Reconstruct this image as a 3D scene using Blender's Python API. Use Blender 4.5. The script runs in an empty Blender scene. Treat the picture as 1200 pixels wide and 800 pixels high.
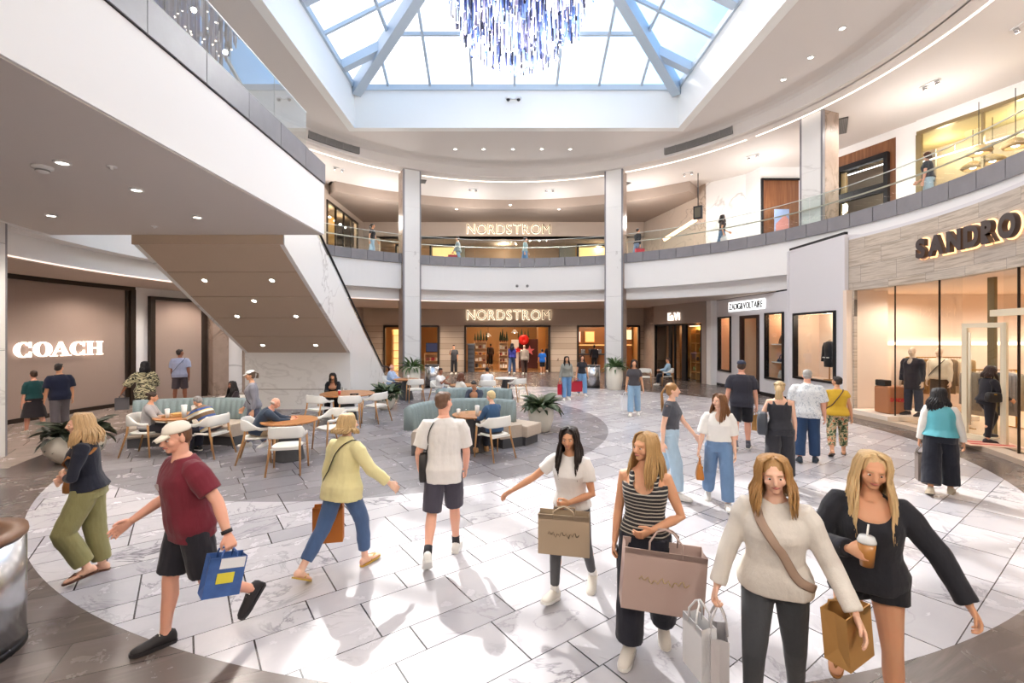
SKY, SUNE, EXPO = 1.75, 4.4, 0.28
import bpy, bmesh, math, random
from math import sin, cos, pi, radians as R, hypot, atan2, sqrt
from mathutils import Vector, Matrix, noise
random.seed(7)
SC = bpy.context.scene
COL = SC.collection
# ---------------------------------------------------------------- camera (16 mm lens, level, 2.35 m up)
F, CX, CY, H0 = 533.3, 590.0, 392.0, 2.35
cam = bpy.data.cameras.new('camera'); co = bpy.data.objects.new('camera', cam); COL.objects.link(co)
cam.lens = 16; cam.sensor_width = 36; cam.shift_x = (600-CX)/1200; cam.shift_y = (CY-400)/1200
cam.clip_start = .05; cam.clip_end = 300
co.location = (0, 0, H0); co.rotation_euler = (pi/2, 0, 0); SC.camera = co

def gp(x, y, z=0.0):
    """point at height z seen at photo pixel x, y"""
    Y = F*(H0-z)/(y-CY); return ((x-CX)/F*Y, Y)
def at(x, y, Y): return Vector(((x-CX)/F*Y, Y, H0+(CY-y)/F*Y))

# ---------------------------------------------------------------- object helpers
def tag(o, label=None, cat=None, group=None, kind=None):
    if label: o['label'] = label
    if cat: o['category'] = cat
    if group: o['group'] = group
    if kind: o['kind'] = kind
    return o
def empty(name, loc=(0, 0, 0), rz=0, label=None, cat=None, group=None):
    o = bpy.data.objects.new(name, None); COL.objects.link(o)
    o.location = loc; o.rotation_euler = (0, 0, rz); o.empty_display_size = .1
    return tag(o, label, cat, group)
def kids(o): return [c for c in ALLCH.get(o.name, [])]
ALLCH = {}
def setp(o, p):
    o.parent = p; ALLCH.setdefault(p.name, []).append(o)
def copy_tree(o, loc=None, rz=None, label=None, scale=None, parent=None):
    c = o.copy(); COL.objects.link(c)
    if parent is not None: setp(c, parent)
    for ch in kids(o): copy_tree(ch, parent=c)
    if loc is not None: c.location = loc
    if rz is not None: c.rotation_euler = (0, 0, rz)
    if scale is not None: c.scale = (scale,)*3
    if label: c['label'] = label
    return c

class MB:
    """collects shapes, then links them as ONE mesh object"""
    def __init__(s): s.v = []; s.f = []; s.sm = []
    def add(s, vs, fs, smooth=False):
        b = len(s.v); s.v += [tuple(p) for p in vs]; s.f += [[i+b for i in f] for f in fs]; s.sm += [smooth]*len(fs); return s
    def box(s, c, d, rz=0, bev=0, M=None):
        x, y, z = d[0]/2, d[1]/2, d[2]/2
        m = M or (Matrix.Translation(Vector(c)) @ Matrix.Rotation(rz, 4, 'Z'))
        if bev > 0:
            b = min(bev, x*.9, y*.9, z*.9); bm = bmesh.new()
            bmesh.ops.create_cube(bm, size=1)
            for v in bm.verts: v.co = Vector((v.co.x*2*x, v.co.y*2*y, v.co.z*2*z))
            bmesh.ops.bevel(bm, geom=bm.edges[:], offset=b, segments=2, affect='EDGES', profile=.6)
            bm.verts.index_update()
            s.add([m @ v.co for v in bm.verts], [[v.index for v in f.verts] for f in bm.faces]); bm.free(); return s
        vs = [m @ Vector((a*x, b*y, c2*z)) for a in (-1, 1) for b in (-1, 1) for c2 in (-1, 1)]
        return s.add(vs, [[0, 1, 3, 2], [4, 6, 7, 5], [0, 4, 5, 1], [2, 3, 7, 6], [0, 2, 6, 4], [1, 5, 7, 3]])
    def box2(s, a, b, bev=0):
        return s.box([(a[i]+b[i])/2 for i in range(3)], [abs(a[i]-b[i]) for i in range(3)], bev=bev)
    def prism(s, poly, z0, z1):
        n = len(poly); vs = [(p[0], p[1], z0) for p in poly]+[(p[0], p[1], z1) for p in poly]
        return s.add(vs, [list(range(n))[::-1], list(range(n, 2*n))]+[[i, (i+1) % n, n+(i+1) % n, n+i] for i in range(n)])
    def prismM(s, poly, z0, z1, M):
        n = len(poly); vs = [M @ Vector((p[0], p[1], z0)) for p in poly]+[M @ Vector((p[0], p[1], z1)) for p in poly]
        return s.add(vs, [list(range(n))[::-1], list(range(n, 2*n))]+[[i, (i+1) % n, n+(i+1) % n, n+i] for i in range(n)])
    def lathe(s, prof, c=(0, 0, 0), n=24, smooth=True, M=None):
        vs = []; fs = []
        for r, z in prof:
            for k in range(n):
                a = 2*pi*k/n; p = Vector((r*cos(a), r*sin(a), z)); p = (M @ p) if M else p+Vector(c); vs.append(p)
        for j in range(len(prof)-1):
            for k in range(n):
                fs.append([j*n+k, j*n+(k+1) % n, (j+1)*n+(k+1) % n, (j+1)*n+k])
        if len(prof) > 3 and prof[0][0] > 1e-4 and abs(prof[0][0]-prof[-1][0]) < 1e-6:   # a ring
            b_ = (len(prof)-1)*n; fs += [[b_+k, b_+(k+1) % n, (k+1) % n, k] for k in range(n)]
            return s.add(vs, fs, smooth)
        if prof[0][0] > 1e-4: fs.append(list(range(n))[::-1])
        if prof[-1][0] > 1e-4: fs.append([(len(prof)-1)*n+k for k in range(n)])
        return s.add(vs, fs, smooth)
    def cyl(s, p, q, r0, r1=None, n=12, smooth=True): return s.tube([p, q], [r0, r0 if r1 is None else r1], n, smooth)
    def tube(s, pts, rad, n=8, smooth=True, flat=1.0, up=None):
        pts = [Vector(p) for p in pts]; rad = rad if isinstance(rad, (list, tuple)) else [rad]*len(pts)
        vs = []; fs = []; prev = None
        for i, p in enumerate(pts):
            t = (pts[min(i+1, len(pts)-1)]-pts[max(i-1, 0)])
            t = t.normalized() if t.length > 1e-9 else Vector((0, 0, 1))
            if prev is None:
                u = Vector(up) if up else (Vector((0, 0, 1)) if abs(t.z) < .9 else Vector((1, 0, 0)))
            else: u = prev
            u = (u-t*u.dot(t)); u = u.normalized() if u.length > 1e-6 else t.orthogonal().normalized(); prev = u
            w = t.cross(u)
            for k in range(n):
                a = 2*pi*k/n; vs.append(p+(u*cos(a)*flat+w*sin(a))*rad[i])
        for j in range(len(pts)-1):
            for k in range(n): fs.append([j*n+k, j*n+(k+1) % n, (j+1)*n+(k+1) % n, (j+1)*n+k])
        fs.append(list(range(n))[::-1]); fs.append([(len(pts)-1)*n+k for k in range(n)])
        return s.add(vs, fs, smooth)
    def rings(s, rings, smooth=True, close=True):
        n = len(rings[0]); vs = [p for r in rings for p in r]; fs = []
        for j in range(len(rings)-1):
            for k in range(n): fs.append([j*n+k, j*n+(k+1) % n, (j+1)*n+(k+1) % n, (j+1)*n+k])
        if close: fs.append(list(range(n))[::-1]); fs.append([(len(rings)-1)*n+k for k in range(n)])
        return s.add(vs, fs, smooth)
    def ell(s, c, r, M=None, nu=14, nv=10):
        rr = []
        m = M or Matrix.Identity(4)
        for j in range(nv+1):
            t = pi*j/nv; t = min(max(t, .02), pi-.02)
            rr.append([m @ Vector((c[0]+r[0]*sin(t)*cos(2*pi*k/nu), c[1]+r[1]*sin(t)*sin(2*pi*k/nu), c[2]-r[2]*cos(t))) for k in range(nu)])
        return s.rings(rr)
    def arc(s, c, r0, r1, a0, a1, z0, z1, n=None):
        """solid ring sector r0..r1, angles a0..a1 in degrees, z0..z1 (z may be f(angle))"""
        n = n or max(4, int(abs(a1-a0)/1.5)); full = abs(abs(a1-a0)-360) < 1e-6
        f0 = z0 if callable(z0) else (lambda a: z0); f1 = z1 if callable(z1) else (lambda a: z1)
        vs = []; fs = []; m = n if full else n+1
        for i in range(m):
            d = a0+(a1-a0)*i/n; a = R(d)
            for r, z in ((r0, f0(d)), (r1, f0(d)), (r1, f1(d)), (r0, f1(d))):
                vs.append((c[0]+r*cos(a), c[1]+r*sin(a), z))
        for i in range(n):
            b = i*4; q = ((i+1) % m)*4
            for k in range(4): fs.append([b+k, q+k, q+(k+1) % 4, b+(k+1) % 4])
        if not full: fs += [[0, 1, 2, 3], [n*4+3, n*4+2, n*4+1, n*4]]
        return s.add(vs, fs)
    def sweep(s, prof, c, a0, a1, n=None):
        """profile [(r,z)..] closed, swept about c"""
        n = n or max(4, int(abs(a1-a0)/1.5)); full = abs(abs(a1-a0)-360) < 1e-6; m = n if full else n+1; k = len(prof)
        vs = []; fs = []
        for i in range(m):
            a = R(a0+(a1-a0)*i/n)
            for r, z in prof: vs.append((c[0]+r*cos(a), c[1]+r*sin(a), z))
        for i in range(n):
            for j in range(k): fs.append([i*k+j, ((i+1) % m)*k+j, ((i+1) % m)*k+(j+1) % k, i*k+(j+1) % k])
        if not full: fs += [list(range(k)), [n*k+j for j in range(k)][::-1]]
        return s.add(vs, fs)
    def mesh(s, name):
        me = bpy.data.meshes.new(name); me.from_pydata(s.v, [], s.f)
        me.polygons.foreach_set('use_smooth', s.sm); me.update()
        bm = bmesh.new(); bm.from_mesh(me); bmesh.ops.recalc_face_normals(bm, faces=bm.faces[:]); bm.to_mesh(me); bm.free()
        return me
    def build(s, name, m, parent=None, label=None, cat=None, group=None, kind=None):
        me = s.mesh(name); me.materials.append(m)
        o = bpy.data.objects.new(name, me); COL.objects.link(o)
        if parent is not None: setp(o, parent)
        return tag(o, label, cat, group, kind)
def struct(name, mb, m): return mb.build(name, m, kind='structure')

# ---------------------------------------------------------------- materials
MATS = {}
def nodes(m):
    m.use_nodes = True; nt = m.node_tree; nt.nodes.clear(); return nt
class NT:
    def __init__(s, name):
        s.m = bpy.data.materials.new(name); s.t = nodes(s.m)
        s.out = s.n('ShaderNodeOutputMaterial'); s.b = s.n('ShaderNodeBsdfPrincipled'); s.l(s.b.outputs[0], s.out.inputs[0])
    def n(s, ty, **k):
        x = s.t.nodes.new(ty)
        for a, v in k.items(): setattr(x, a, v)
        return x
    def l(s, a, b): s.t.links.new(a, b)
    def math(s, op, a, b=None, c=None):
        x = s.n('ShaderNodeMath', operation=op)
        for i, q in enumerate((a, b, c)):
            if q is None: continue
            if isinstance(q, (int, float)): x.inputs[i].default_value = q
            else: s.l(q, x.inputs[i])
        return x.outputs[0]
    def mix(s, f, a, b):
        x = s.n('ShaderNodeMix', data_type='RGBA'); x.clamp_factor = True
        for i, q in ((0, f), (6, a), (7, b)):
            if isinstance(q, (int, float)): x.inputs[i].default_value = q
            elif isinstance(q, (tuple, list)): x.inputs[i].default_value = tuple(q)+(1,) if len(q) == 3 else q
            else: s.l(q, x.inputs[i])
        return x.outputs[2]
    def ramp(s, f, stops):
        x = s.n('ShaderNodeValToRGB'); e = x.color_ramp.elements
        while len(e) < len(stops): e.new(.5)
        for i, (p, c) in enumerate(stops): e[i].position = p; e[i].color = tuple(c)+(1,) if len(c) == 3 else c
        s.l(f, x.inputs[0]); return x.outputs[0]
    def coord(s, kind='Object'): return s.n('ShaderNodeTexCoord').outputs[kind]
    def mapping(s, v, scale=(1, 1, 1), rot=(0, 0, 0), loc=(0, 0, 0)):
        x = s.n('ShaderNodeMapping'); s.l(v, x.inputs[0]); x.inputs['Scale'].default_value = scale
        x.inputs['Rotation'].default_value = rot; x.inputs['Location'].default_value = loc; return x.outputs[0]
    def noise(s, v, scale=5, detail=3, rough=.5, dist=0):
        x = s.n('ShaderNodeTexNoise'); s.l(v, x.inputs['Vector']); x.inputs['Scale'].default_value = scale
        x.inputs['Detail'].default_value = detail; x.inputs['Roughness'].default_value = rough; x.inputs['Distortion'].default_value = dist
        return x.outputs['Fac']
    def set(s, **k):
        for a, v in k.items():
            i = s.b.inputs[a.replace('_', ' ')]
            if isinstance(v, (int, float)): i.default_value = v
            elif isinstance(v, (tuple, list)): i.default_value = tuple(v)+(1,) if len(v) == 3 and len(i.default_value) == 4 else v
            else: s.l(v, i)
        return s
    def bump(s, h, strength=.3, dist=.01):
        x = s.n('ShaderNodeBump'); x.inputs['Strength'].default_value = strength; x.inputs['Distance'].default_value = dist
        s.l(h, x.inputs['Height']); s.l(x.outputs[0], s.b.inputs['Normal'])
def srgb(h):
    if isinstance(h, str):
        h = h.lstrip('#'); c = [int(h[i:i+2], 16)/255 for i in (0, 2, 4)]
    else: c = h
    return tuple(x/12.92 if x <= .04045 else ((x+.055)/1.055)**2.4 for x in c)
def mat(name, col, rough=.5, metal=0, var=.0, vscale=6, bump=0, bscale=60, spec=.5, coat=0, stretch=(1, 1, 1)):
    if name in MATS: return MATS[name]
    t = NT(name); c = srgb(col); v = t.mapping(t.coord(), stretch)
    if var: col_ = t.mix(t.noise(v, vscale, 4, .6), tuple(x*(1-var) for x in c), tuple(min(1, x*(1+var)) for x in c))
    else: col_ = c
    t.set(Base_Color=col_, Roughness=rough, Metallic=metal, Specular_IOR_Level=spec, Coat_Weight=coat)
    if bump: t.bump(t.noise(v, bscale, 3, .6), bump, .01)
    MATS[name] = t.m; return t.m
def glow(name, col, strength):
    if name in MATS: return MATS[name]
    t = NT(name); t.set(Base_Color=srgb(col), Emission_Color=srgb(col), Emission_Strength=strength, Roughness=.5); MATS[name] = t.m; return t.m
def glass(name, tint=(.96, .98, .97), refl=1.0, rough=.0):
    """thin architectural glass: clear with fresnel reflection"""
    if name in MATS: return MATS[name]
    t = NT(name); tr = t.n('ShaderNodeBsdfTransparent'); tr.inputs[0].default_value = tint+(1,)
    gl = t.n('ShaderNodeBsdfGlossy'); gl.inputs[0].default_value = (1, 1, 1, 1); gl.inputs['Roughness'].default_value = rough
    fr = t.n('ShaderNodeFresnel'); fr.inputs[0].default_value = 1.5; ge = t.n('ShaderNodeNewGeometry')
    mx = t.n('ShaderNodeMixShader'); t.l(t.math('MULTIPLY', t.math('MULTIPLY', fr.outputs[0], refl), t.math('SUBTRACT', 1, ge.outputs['Backfacing'])), mx.inputs[0])
    t.l(tr.outputs[0], mx.inputs[1]); t.l(gl.outputs[0], mx.inputs[2]); t.l(mx.outputs[0], t.out.inputs[0])
    MATS[name] = t.m; return t.m
def marble(name, base, vein, scale=.55, width=.025, rough=.25, amount=.75, mottle=.08, vs=1.0):
    if name in MATS: return MATS[name]
    t = NT(name); v = t.mapping(t.coord(), (1, 1, 1), (.4, .7, .5)); b = srgb(base); ve = srgb(vein)
    n1 = t.noise(v, scale, 5, .55, 1.2)
    line = t.math('ABSOLUTE', t.math('SUBTRACT', n1, .5))
    m1 = t.math('SUBTRACT', 1, t.math('SMOOTH_MIN', t.math('DIVIDE', line, width), 1, .3))
    n2 = t.noise(v, scale*.6, 2, .5)
    m1 = t.math('MULTIPLY', t.math('MAXIMUM', m1, 0), t.math('MULTIPLY', t.math('SUBTRACT', n2, .35), 4*amount))
    mo = t.noise(v, scale*3, 4, .6)
    c = t.mix(mo, tuple(x*(1-mottle) for x in b), tuple(min(1, x*(1+mottle)) for x in b))
    t.set(Base_Color=t.mix(m1, c, ve), Roughness=rough); MATS[name] = t.m; return t.m
def wood(name, c0, c1, scale=3, axis='x', rough=.4, plank=None):
    if name in MATS: return MATS[name]
    t = NT(name); st = {'x': (.25, 6, 6), 'y': (6, .25, 6), 'z': (6, 6, .25)}[axis]
    v = t.mapping(t.coord(), st); n = t.noise(v, scale, 4, .6, .6)
    c = t.ramp(n, [(.3, srgb(c0)), (.7, srgb(c1))])
    if plank:
        sx = t.n('ShaderNodeSeparateXYZ'); t.l(t.coord(), sx.inputs[0]); q = t.math('DIVIDE', sx.outputs[plank[0]], plank[1])
        wn = t.n('ShaderNodeTexWhiteNoise', noise_dimensions='1D'); t.l(t.math('FLOOR', q), wn.inputs['W'])
        c = t.mix(t.math('MULTIPLY', wn.outputs[0], .55), c, srgb(c0))
    t.set(Base_Color=c, Roughness=rough); MATS[name] = t.m; return t.m
# ================================================================ people
PV = Vector
def lerp(a, b, t): return a+(b-a)*t
def remesh(mb, voxel, smooth=3, noise_amp=0, seed=0, cut=None, nscale=9):
    me = bpy.data.meshes.new('t'); me.from_pydata(mb.v, [], mb.f); me.update()
    bm = bmesh.new(); bm.from_mesh(me); bmesh.ops.recalc_face_normals(bm, faces=bm.faces[:]); bm.to_mesh(me); bm.free()
    ob = bpy.data.objects.new('t', me); COL.objects.link(ob)
    m = ob.modifiers.new('r', 'REMESH'); m.mode = 'VOXEL'; m.voxel_size = voxel; m.adaptivity = 0
    if smooth: s = ob.modifiers.new('s', 'SMOOTH'); s.factor = .5; s.iterations = smooth
    dg = bpy.context.evaluated_depsgraph_get(); out = bpy.data.meshes.new_from_object(ob.evaluated_get(dg))
    bpy.data.objects.remove(ob); bpy.data.meshes.remove(me)
    if noise_amp:
        ns = [v.normal.copy() for v in out.vertices]; off = PV((seed*3.1, seed*1.7, seed))
        for v, n in zip(out.vertices, ns):
            q = v.co; a = noise.noise(PV((q.x*nscale, q.y*nscale, q.z*nscale*.55))+off)+.5*noise.noise(PV((q.x*nscale*2.3, q.y*nscale*2.3, q.z*nscale*1.6))-off)
            v.co = q+n*a*noise_amp
    if cut:
        bm = bmesh.new(); bm.from_mesh(out); dl = [v for v in bm.verts if any(c(v.co) for c in cut)]
        bmesh.ops.delete(bm, geom=dl, context='VERTS')
        for _ in range(6):   # even out the cut edge
            mv = []
            for v in bm.verts:
                if v.is_boundary:
                    nb_ = [e.other_vert(v).co for e in v.link_edges if e.is_boundary]
                    if len(nb_) == 2: mv.append((v, (nb_[0]+nb_[1]+v.co*2)/4))
            for v, c in mv: v.co = c
        bm.to_mesh(out); bm.free()
    out.polygons.foreach_set('use_smooth', [True]*len(out.polygons)); out.update(); return out
def part_mesh(name, me, m, parent):
    me.name = name; me.materials.clear(); me.materials.append(m); o = bpy.data.objects.new(name, me); COL.objects.link(o)
    if parent is not None: setp(o, parent)
    return o
# ---- materials
def skin(c):
    nm = 'skin_'+c.lstrip('#')
    if nm not in MATS:
        t = NT(nm); n = t.noise(t.coord(), 14, 3); a = srgb(c); t.set(Base_Color=t.mix(n, a, (min(1, a[0]*1.08), a[1]*.9, a[2]*.86)), Roughness=.5, Specular_IOR_Level=.35, Subsurface_Weight=.06, Subsurface_Radius=(.02, .008, .004)); MATS[nm] = t.m
    return MATS[nm]
def cloth(c, rough=.85, kind='plain', c2=None, scale=1):
    nm = f'cloth_{kind}_{str(c).lstrip("#")}_{scale}'
    if nm in MATS: return MATS[nm]
    t = NT(nm); v = t.coord(); a = srgb(c); b_ = srgb(c2 or '#ffffff'); sx = t.n('ShaderNodeSeparateXYZ'); t.l(v, sx.inputs[0])
    soft = t.mix(t.noise(v, 7, 4, .6), tuple(x*.9 for x in a), tuple(min(1, x*1.08) for x in a)); col = soft
    if kind == 'denim': col = t.mix(t.noise(t.mapping(v, (1, 1, .5)), 4.5, 4, .6), tuple(x*.72 for x in a), tuple(min(1, x*1.35) for x in a))
    elif kind == 'stripes': col = t.mix(t.math('LESS_THAN', t.math('FRACT', t.math('MULTIPLY', t.math('ADD', sx.outputs[2], t.math('MULTIPLY', t.noise(v, 6, 2), .02)), 36/scale)), .32), a, b_)
    elif kind == 'zebra':
        n = t.noise(t.mapping(v, (2.2, 2.2, 7)), 2.2/scale, 3, .5, 1.2); col = t.mix(t.math('GREATER_THAN', t.math('FRACT', t.math('MULTIPLY', n, 5)), .5), a, b_)
    elif kind == 'floral':
        n = t.noise(v, 16/scale, 3, .6, .8); n2 = t.noise(t.mapping(v, (1, 1, 1), (0, 0, 0), (3, 7, 1)), 14/scale, 2, .5, .5)
        col = t.ramp(n, [(.34, srgb('#23261f')), (.46, srgb('#566b4a')), (.54, srgb('#d8c9a4')), (.62, srgb('#cf6a3e')), (.74, srgb('#2f3a2e'))])
    elif kind == 'print':
        n = t.noise(v, 26/scale, 3, .6, 1.0); col = t.mix(t.math('GREATER_THAN', n, .56), soft, b_)
    elif kind == 'blocks':
        q = t.math('FRACT', t.math('MULTIPLY', t.math('ADD', sx.outputs[2], t.math('MULTIPLY', sx.outputs[1], .5)), 5)); col = t.ramp(q, [(0, a), (.38, a), (.4, srgb('#e6e1d2')), (.6, srgb('#e6e1d2')), (.62, srgb('#d9c27e')), (.72, srgb('#d9c27e')), (.74, b_)])
        t.t.nodes[-1]
    elif kind == 'knit': col = soft
    t.set(Base_Color=col, Roughness=rough, Specular_IOR_Level=.25, Sheen_Weight=.15)
    t.bump(t.noise(t.mapping(v, (1, 1, .45)), 26 if kind != 'knit' else 60, 3, .6), .35, .012)
    MATS[nm] = t.m; return t.m
def hairm(c):
    nm = 'hair_'+c.lstrip('#')
    if nm not in MATS:
        t = NT(nm); v = t.coord(); a = srgb(c); n = t.noise(t.mapping(v, (30, 30, 3)), 2.5, 3, .7); t.set(Base_Color=t.mix(n, tuple(x*.6 for x in a), tuple(min(1, x*1.3) for x in a)), Roughness=.45, Specular_IOR_Level=.4)
        t.bump(n, .5, .01); MATS[nm] = t.m
    return MATS[nm]
SK = dict(fair='#e9c3aa', pink='#e3b199', tan='#d6a684', olive='#c99a78', brown='#946650', dark='#644637')
shoe_sole = mat('shoe_sole', '#e8e6e0', .6)
eye_w = mat('eye_white', '#e9e4de', .25); eye_d = mat('eye_iris', '#33261f', .2); lipm = mat('lips', '#b0675c', .45)

def dirv(flex, abd, s):
    f, a = R(flex), R(abd); return PV((s*sin(a), cos(a)*sin(f), -cos(a)*cos(f)))
TORSO = {'m': [(-.10, .06, .06, 0), (-.06, .148, .10, -.01), (0, .168, .118, -.012), (.07, .158, .112, 0), (.15, .146, .105, .005), (.25, .160, .115, .005), (.35, .176, .122, .005), (.43, .176, .112, -.004), (.485, .142, .085, -.012), (.525, .082, .062, -.014), (.555, .058, .054, -.012)],
         'f': [(-.10, .06, .06, 0), (-.06, .155, .108, -.015), (0, .172, .12, -.015), (.07, .150, .105, 0), (.15, .122, .092, .003), (.24, .134, .100, .006), (.33, .150, .122, .02), (.40, .150, .108, .008), (.465, .128, .082, -.01), (.51, .070, .056, -.012), (.545, .050, .048, -.010)]}
class Fig:
    pass
def person(label, X, Y, H, heading, sex='f', fat=1.0, lean=3, curl=0, twist=0, sit=None, legs=None, arms=None, head=(0, 0, 0), skin_c='fair', hair=None, top=None, bottom=None, shoes=None, hat=None, z0=0, group=None, curlR=.35, curlL=.35, rollR=0, rollL=0, extra=None, side_lean=0):
    """legs: {'R':(thigh flex, abd, shin flex, foot pitch)}, arms: {'R':(upper flex, abd, forearm flex, abd)}; head: yaw (left +), pitch (down +), tilt"""
    s = H/1.75; T = TORSO[sex]; vox = max(.0062, min(.0115, .0011*Y)); cvox = max(.0085, min(.015, .00125*Y)); near = Y < 12
    legs = legs or {'R': (22, 3, 6, 5), 'L': (-14, 3, -38, -30)}; arms = arms or {'R': (-12, 8, 2, 4), 'L': (16, 8, 30, 4)}
    sh = .178 if sex == 'm' else .155; zs = .455 if sex == 'm' else .438
    sk = skin(SK[skin_c])
    # spine frames in unscaled units around the pelvis
    def frame(z):
        n = 12; p = PV((0, 0, 0)); q = Matrix.Identity(3); st = z/n
        for i in range(n):
            t = max(0, min(1, (i+.5)*st/.5)); ang = R(lean+curl*t); q = Matrix.Rotation(R(twist*t), 3, 'Z') @ Matrix.Rotation(-ang, 3, 'X') @ Matrix.Rotation(R(side_lean), 3, 'Y'); p = p+q @ PV((0, 0, st))
        if abs(z) < 1e-6: q = Matrix.Rotation(-R(lean), 3, 'X')
        return p, q
    FR = {}
    def S(x, y, z):
        k = round(z, 4)
        if k not in FR: FR[k] = frame(z)
        p, q = FR[k]; return p+q @ PV((x, y, 0))
    def ring(z, hw, hd, yo, n=22, e=2.35):
        o = []
        for k in range(n):
            a = 2*pi*k/n; c, d = cos(a), sin(a); o.append(S(hw*(abs(c)**(2/e))*(1 if c >= 0 else -1), yo+hd*(abs(d)**(2/e))*(1 if d >= 0 else -1), z))
        return o
    # ---- joints
    J = {}
    for sd, k in (('R', 1), ('L', -1)):
        tf, ta, sf, fp = legs[sd]; hp = PV((k*.088, 0, -.02)); kn = hp+dirv(tf, ta, k)*.43; an = kn+dirv(sf, ta*.6, k)*.41
        f = PV((k*sin(R(8)), cos(R(8)), 0)); a = R(fp); fd = PV((f.x*cos(a), f.y*cos(a), sin(a))); up = PV((-f.x*sin(a), -f.y*sin(a), cos(a)))
        J[sd] = dict(hip=hp, knee=kn, ank=an, fd=fd, up=up, side=fd.cross(up))
        uf, ua, ff, fa = arms[sd]; p, q = frame(zs); sp = p+q @ PV((k*sh*(1 if fat < 1.15 else 1.06), -.012, 0)); el = sp+dirv(uf, ua, k)*.295; wr = el+dirv(ff, fa, k)*.255
        J[sd].update(sho=sp, elb=el, wri=wr, hd=dirv(ff, fa, k))
    low = min((J[d]['ank']-J[d]['up']*.085+J[d]['fd']*o).z for d in 'RL' for o in (-.06, .17))
    pz = (sit-.0)/s+.10 if sit is not None else -low
    W = lambda p: (PV(p)+PV((0, 0, pz)))*s
    Fg = Fig(); RZ = Matrix.Rotation(R(heading), 3, 'Z'); base = PV((X, Y, z0))
    Fg.world = lambda p: base+RZ @ p
    B = MB(); wr_ = lambda L: [W(p) for p in L]
    def addtube(b, pts, rad, n=12): b.tube(wr_(pts), [r*s for r in rad], n)
    fw = lambda z: fat if -.1 <= z < .4 else 1+(fat-1)*.4
    B.rings([wr_(ring(z, hw*fw(z), hd*(fw(z) if fat <= 1 else fw(z)**1.3), yo)) for z, hw, hd, yo in T])
    lf = 1+(fat-1)*.6; mm = 1.0 if sex == 'm' else .9
    for sd, k in (('R', 1), ('L', -1)):
        j = J[sd]; h, kn, an = j['hip'], j['knee'], j['ank']; calf = kn.lerp(an, .3)+j['fd'].cross(j['side']).normalized()*0-PV((0, .012, 0))
        addtube(B, [h+PV((0, 0, .03)), h.lerp(kn, .25), h.lerp(kn, .6), kn, calf, kn.lerp(an, .65), an], [.092*lf, .088*lf, .070*lf, .054*lf, .056*lf, .042*lf, .034], 14)
        f, u, sdv = j['fd'], j['up'], j['side']; rr = []
        for x, w, hh, zz in ((-.068, .018, .02, -.055), (-.055, .032, .036, -.045), (-.01, .036, .045, -.035), (.05, .040, .036, -.048), (.11, .046, .024, -.060), (.15, .044, .018, -.066), (.18, .034, .014, -.069), (.195, .016, .009, -.072)):
            c = an+f*x+u*zz; rr.append(wr_([c+sdv*w*cos(2*pi*i/12)+u*hh*sin(2*pi*i/12) for i in range(12)]))
        B.rings(rr); addtube(B, [kn.lerp(an, .85), an, an-u*.03], [.038, .038, .042], 10)
        sp, el, w = j['sho'], j['elb'], j['wri']; af = lf*mm
        addtube(B, [sp+(sp-el).normalized()*.0+PV((-k*.05, 0, .012)), sp, sp.lerp(el, .3), sp.lerp(el, .7), el, el.lerp(w, .3), el.lerp(w, .75), w], [.05*af, .056*af, .050*af, .043*af, .040*af, .041*af, .031*af, .026*af], 12)
        # hand: palm, four fingers, thumb
        d = j['hd']; ref = PV((-k, 0, 0)); ref = Matrix.Rotation(R(rollR if k > 0 else rollL), 3, d) @ ref; n = ref-d*ref.dot(d)
        n = n.normalized() if n.length > .2 else (PV((0, -1, 0))-d*PV((0, -1, 0)).dot(d)).normalized(); th = d.cross(n)*k; cu = curlR if k > 0 else curlL
        rr = []
        for x, hw, ht in ((-.015, .024, .02), (.02, .033, .018), (.055, .042, .017), (.088, .042, .013), (.098, .036, .009)):
            c = w+d*x; rr.append(wr_([c+th*hw*cos(2*pi*i/12)+n*ht*sin(2*pi*i/12) for i in range(12)]))
        B.rings(rr); tips = []
        for i, (o, L) in enumerate(((.034, .074), (.0115, .083), (-.0115, .077), (-.034, .060))):
            p = w+d*.088+th*o; pts = [p-d*.02, p]; ang = 0
            dd = (d+th*o*1.6).normalized()
            for seg, fr in enumerate((.45, .32, .23)):
                ang += cu*R([62, 80, 55][seg]); p = p+(dd*cos(ang)+n*sin(ang))*L*fr; pts.append(p)
            addtube(B, pts, [.0095, .0098, .0092, .0085, .0062], 8); tips.append(p)
        p = w+d*.02+th*.028; t1 = p+(d*.72+th*.62+n*.25).normalized()*.042; t2 = t1+(d*.9+th*(.35-.5*cu)+n*(.2+.7*cu)).normalized()*.032; t3 = t2+(d*.95+n*(.2+.8*cu)).normalized()*.022
        addtube(B, [w+d*.01+th*.012, p, t1, t2, t3], [.015, .0145, .0115, .010, .007], 8)
        J[sd]['grip'] = W(w+d*.085+n*.03); J[sd]['palm'] = n; J[sd]['thumb'] = th; J[sd]['wW'] = W(w); J[sd]['eW'] = W(el); J[sd]['sW'] = W(sp)
    # head
    zt_ = T[-1][0]; np_, nq = frame(zt_); yaw, pit, tilt = head
    hq = nq @ Matrix.Rotation(R(yaw), 3, 'Z') @ Matrix.Rotation(-R(pit-lean*.7-curl*.8), 3, 'X') @ Matrix.Rotation(R(tilt), 3, 'Y')
    nb = np_+nq @ PV((0, .012, .03)); hs = .98 if sex == 'm' else .94
    HM = lambda p: W(nb+hq @ (PV(p)*hs))
    HW = Matrix.Translation(W(nb)) @ (hq*s*hs).to_4x4()
    nr = .056 if sex == 'm' else .047
    addtube(B, [np_-PV((0, 0, .06)), np_, nb+hq @ PV((0, -.012, .05)), nb+hq @ PV((0, -.01, .09))], [nr*1.2, nr, nr, nr*1.0], 14)
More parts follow.
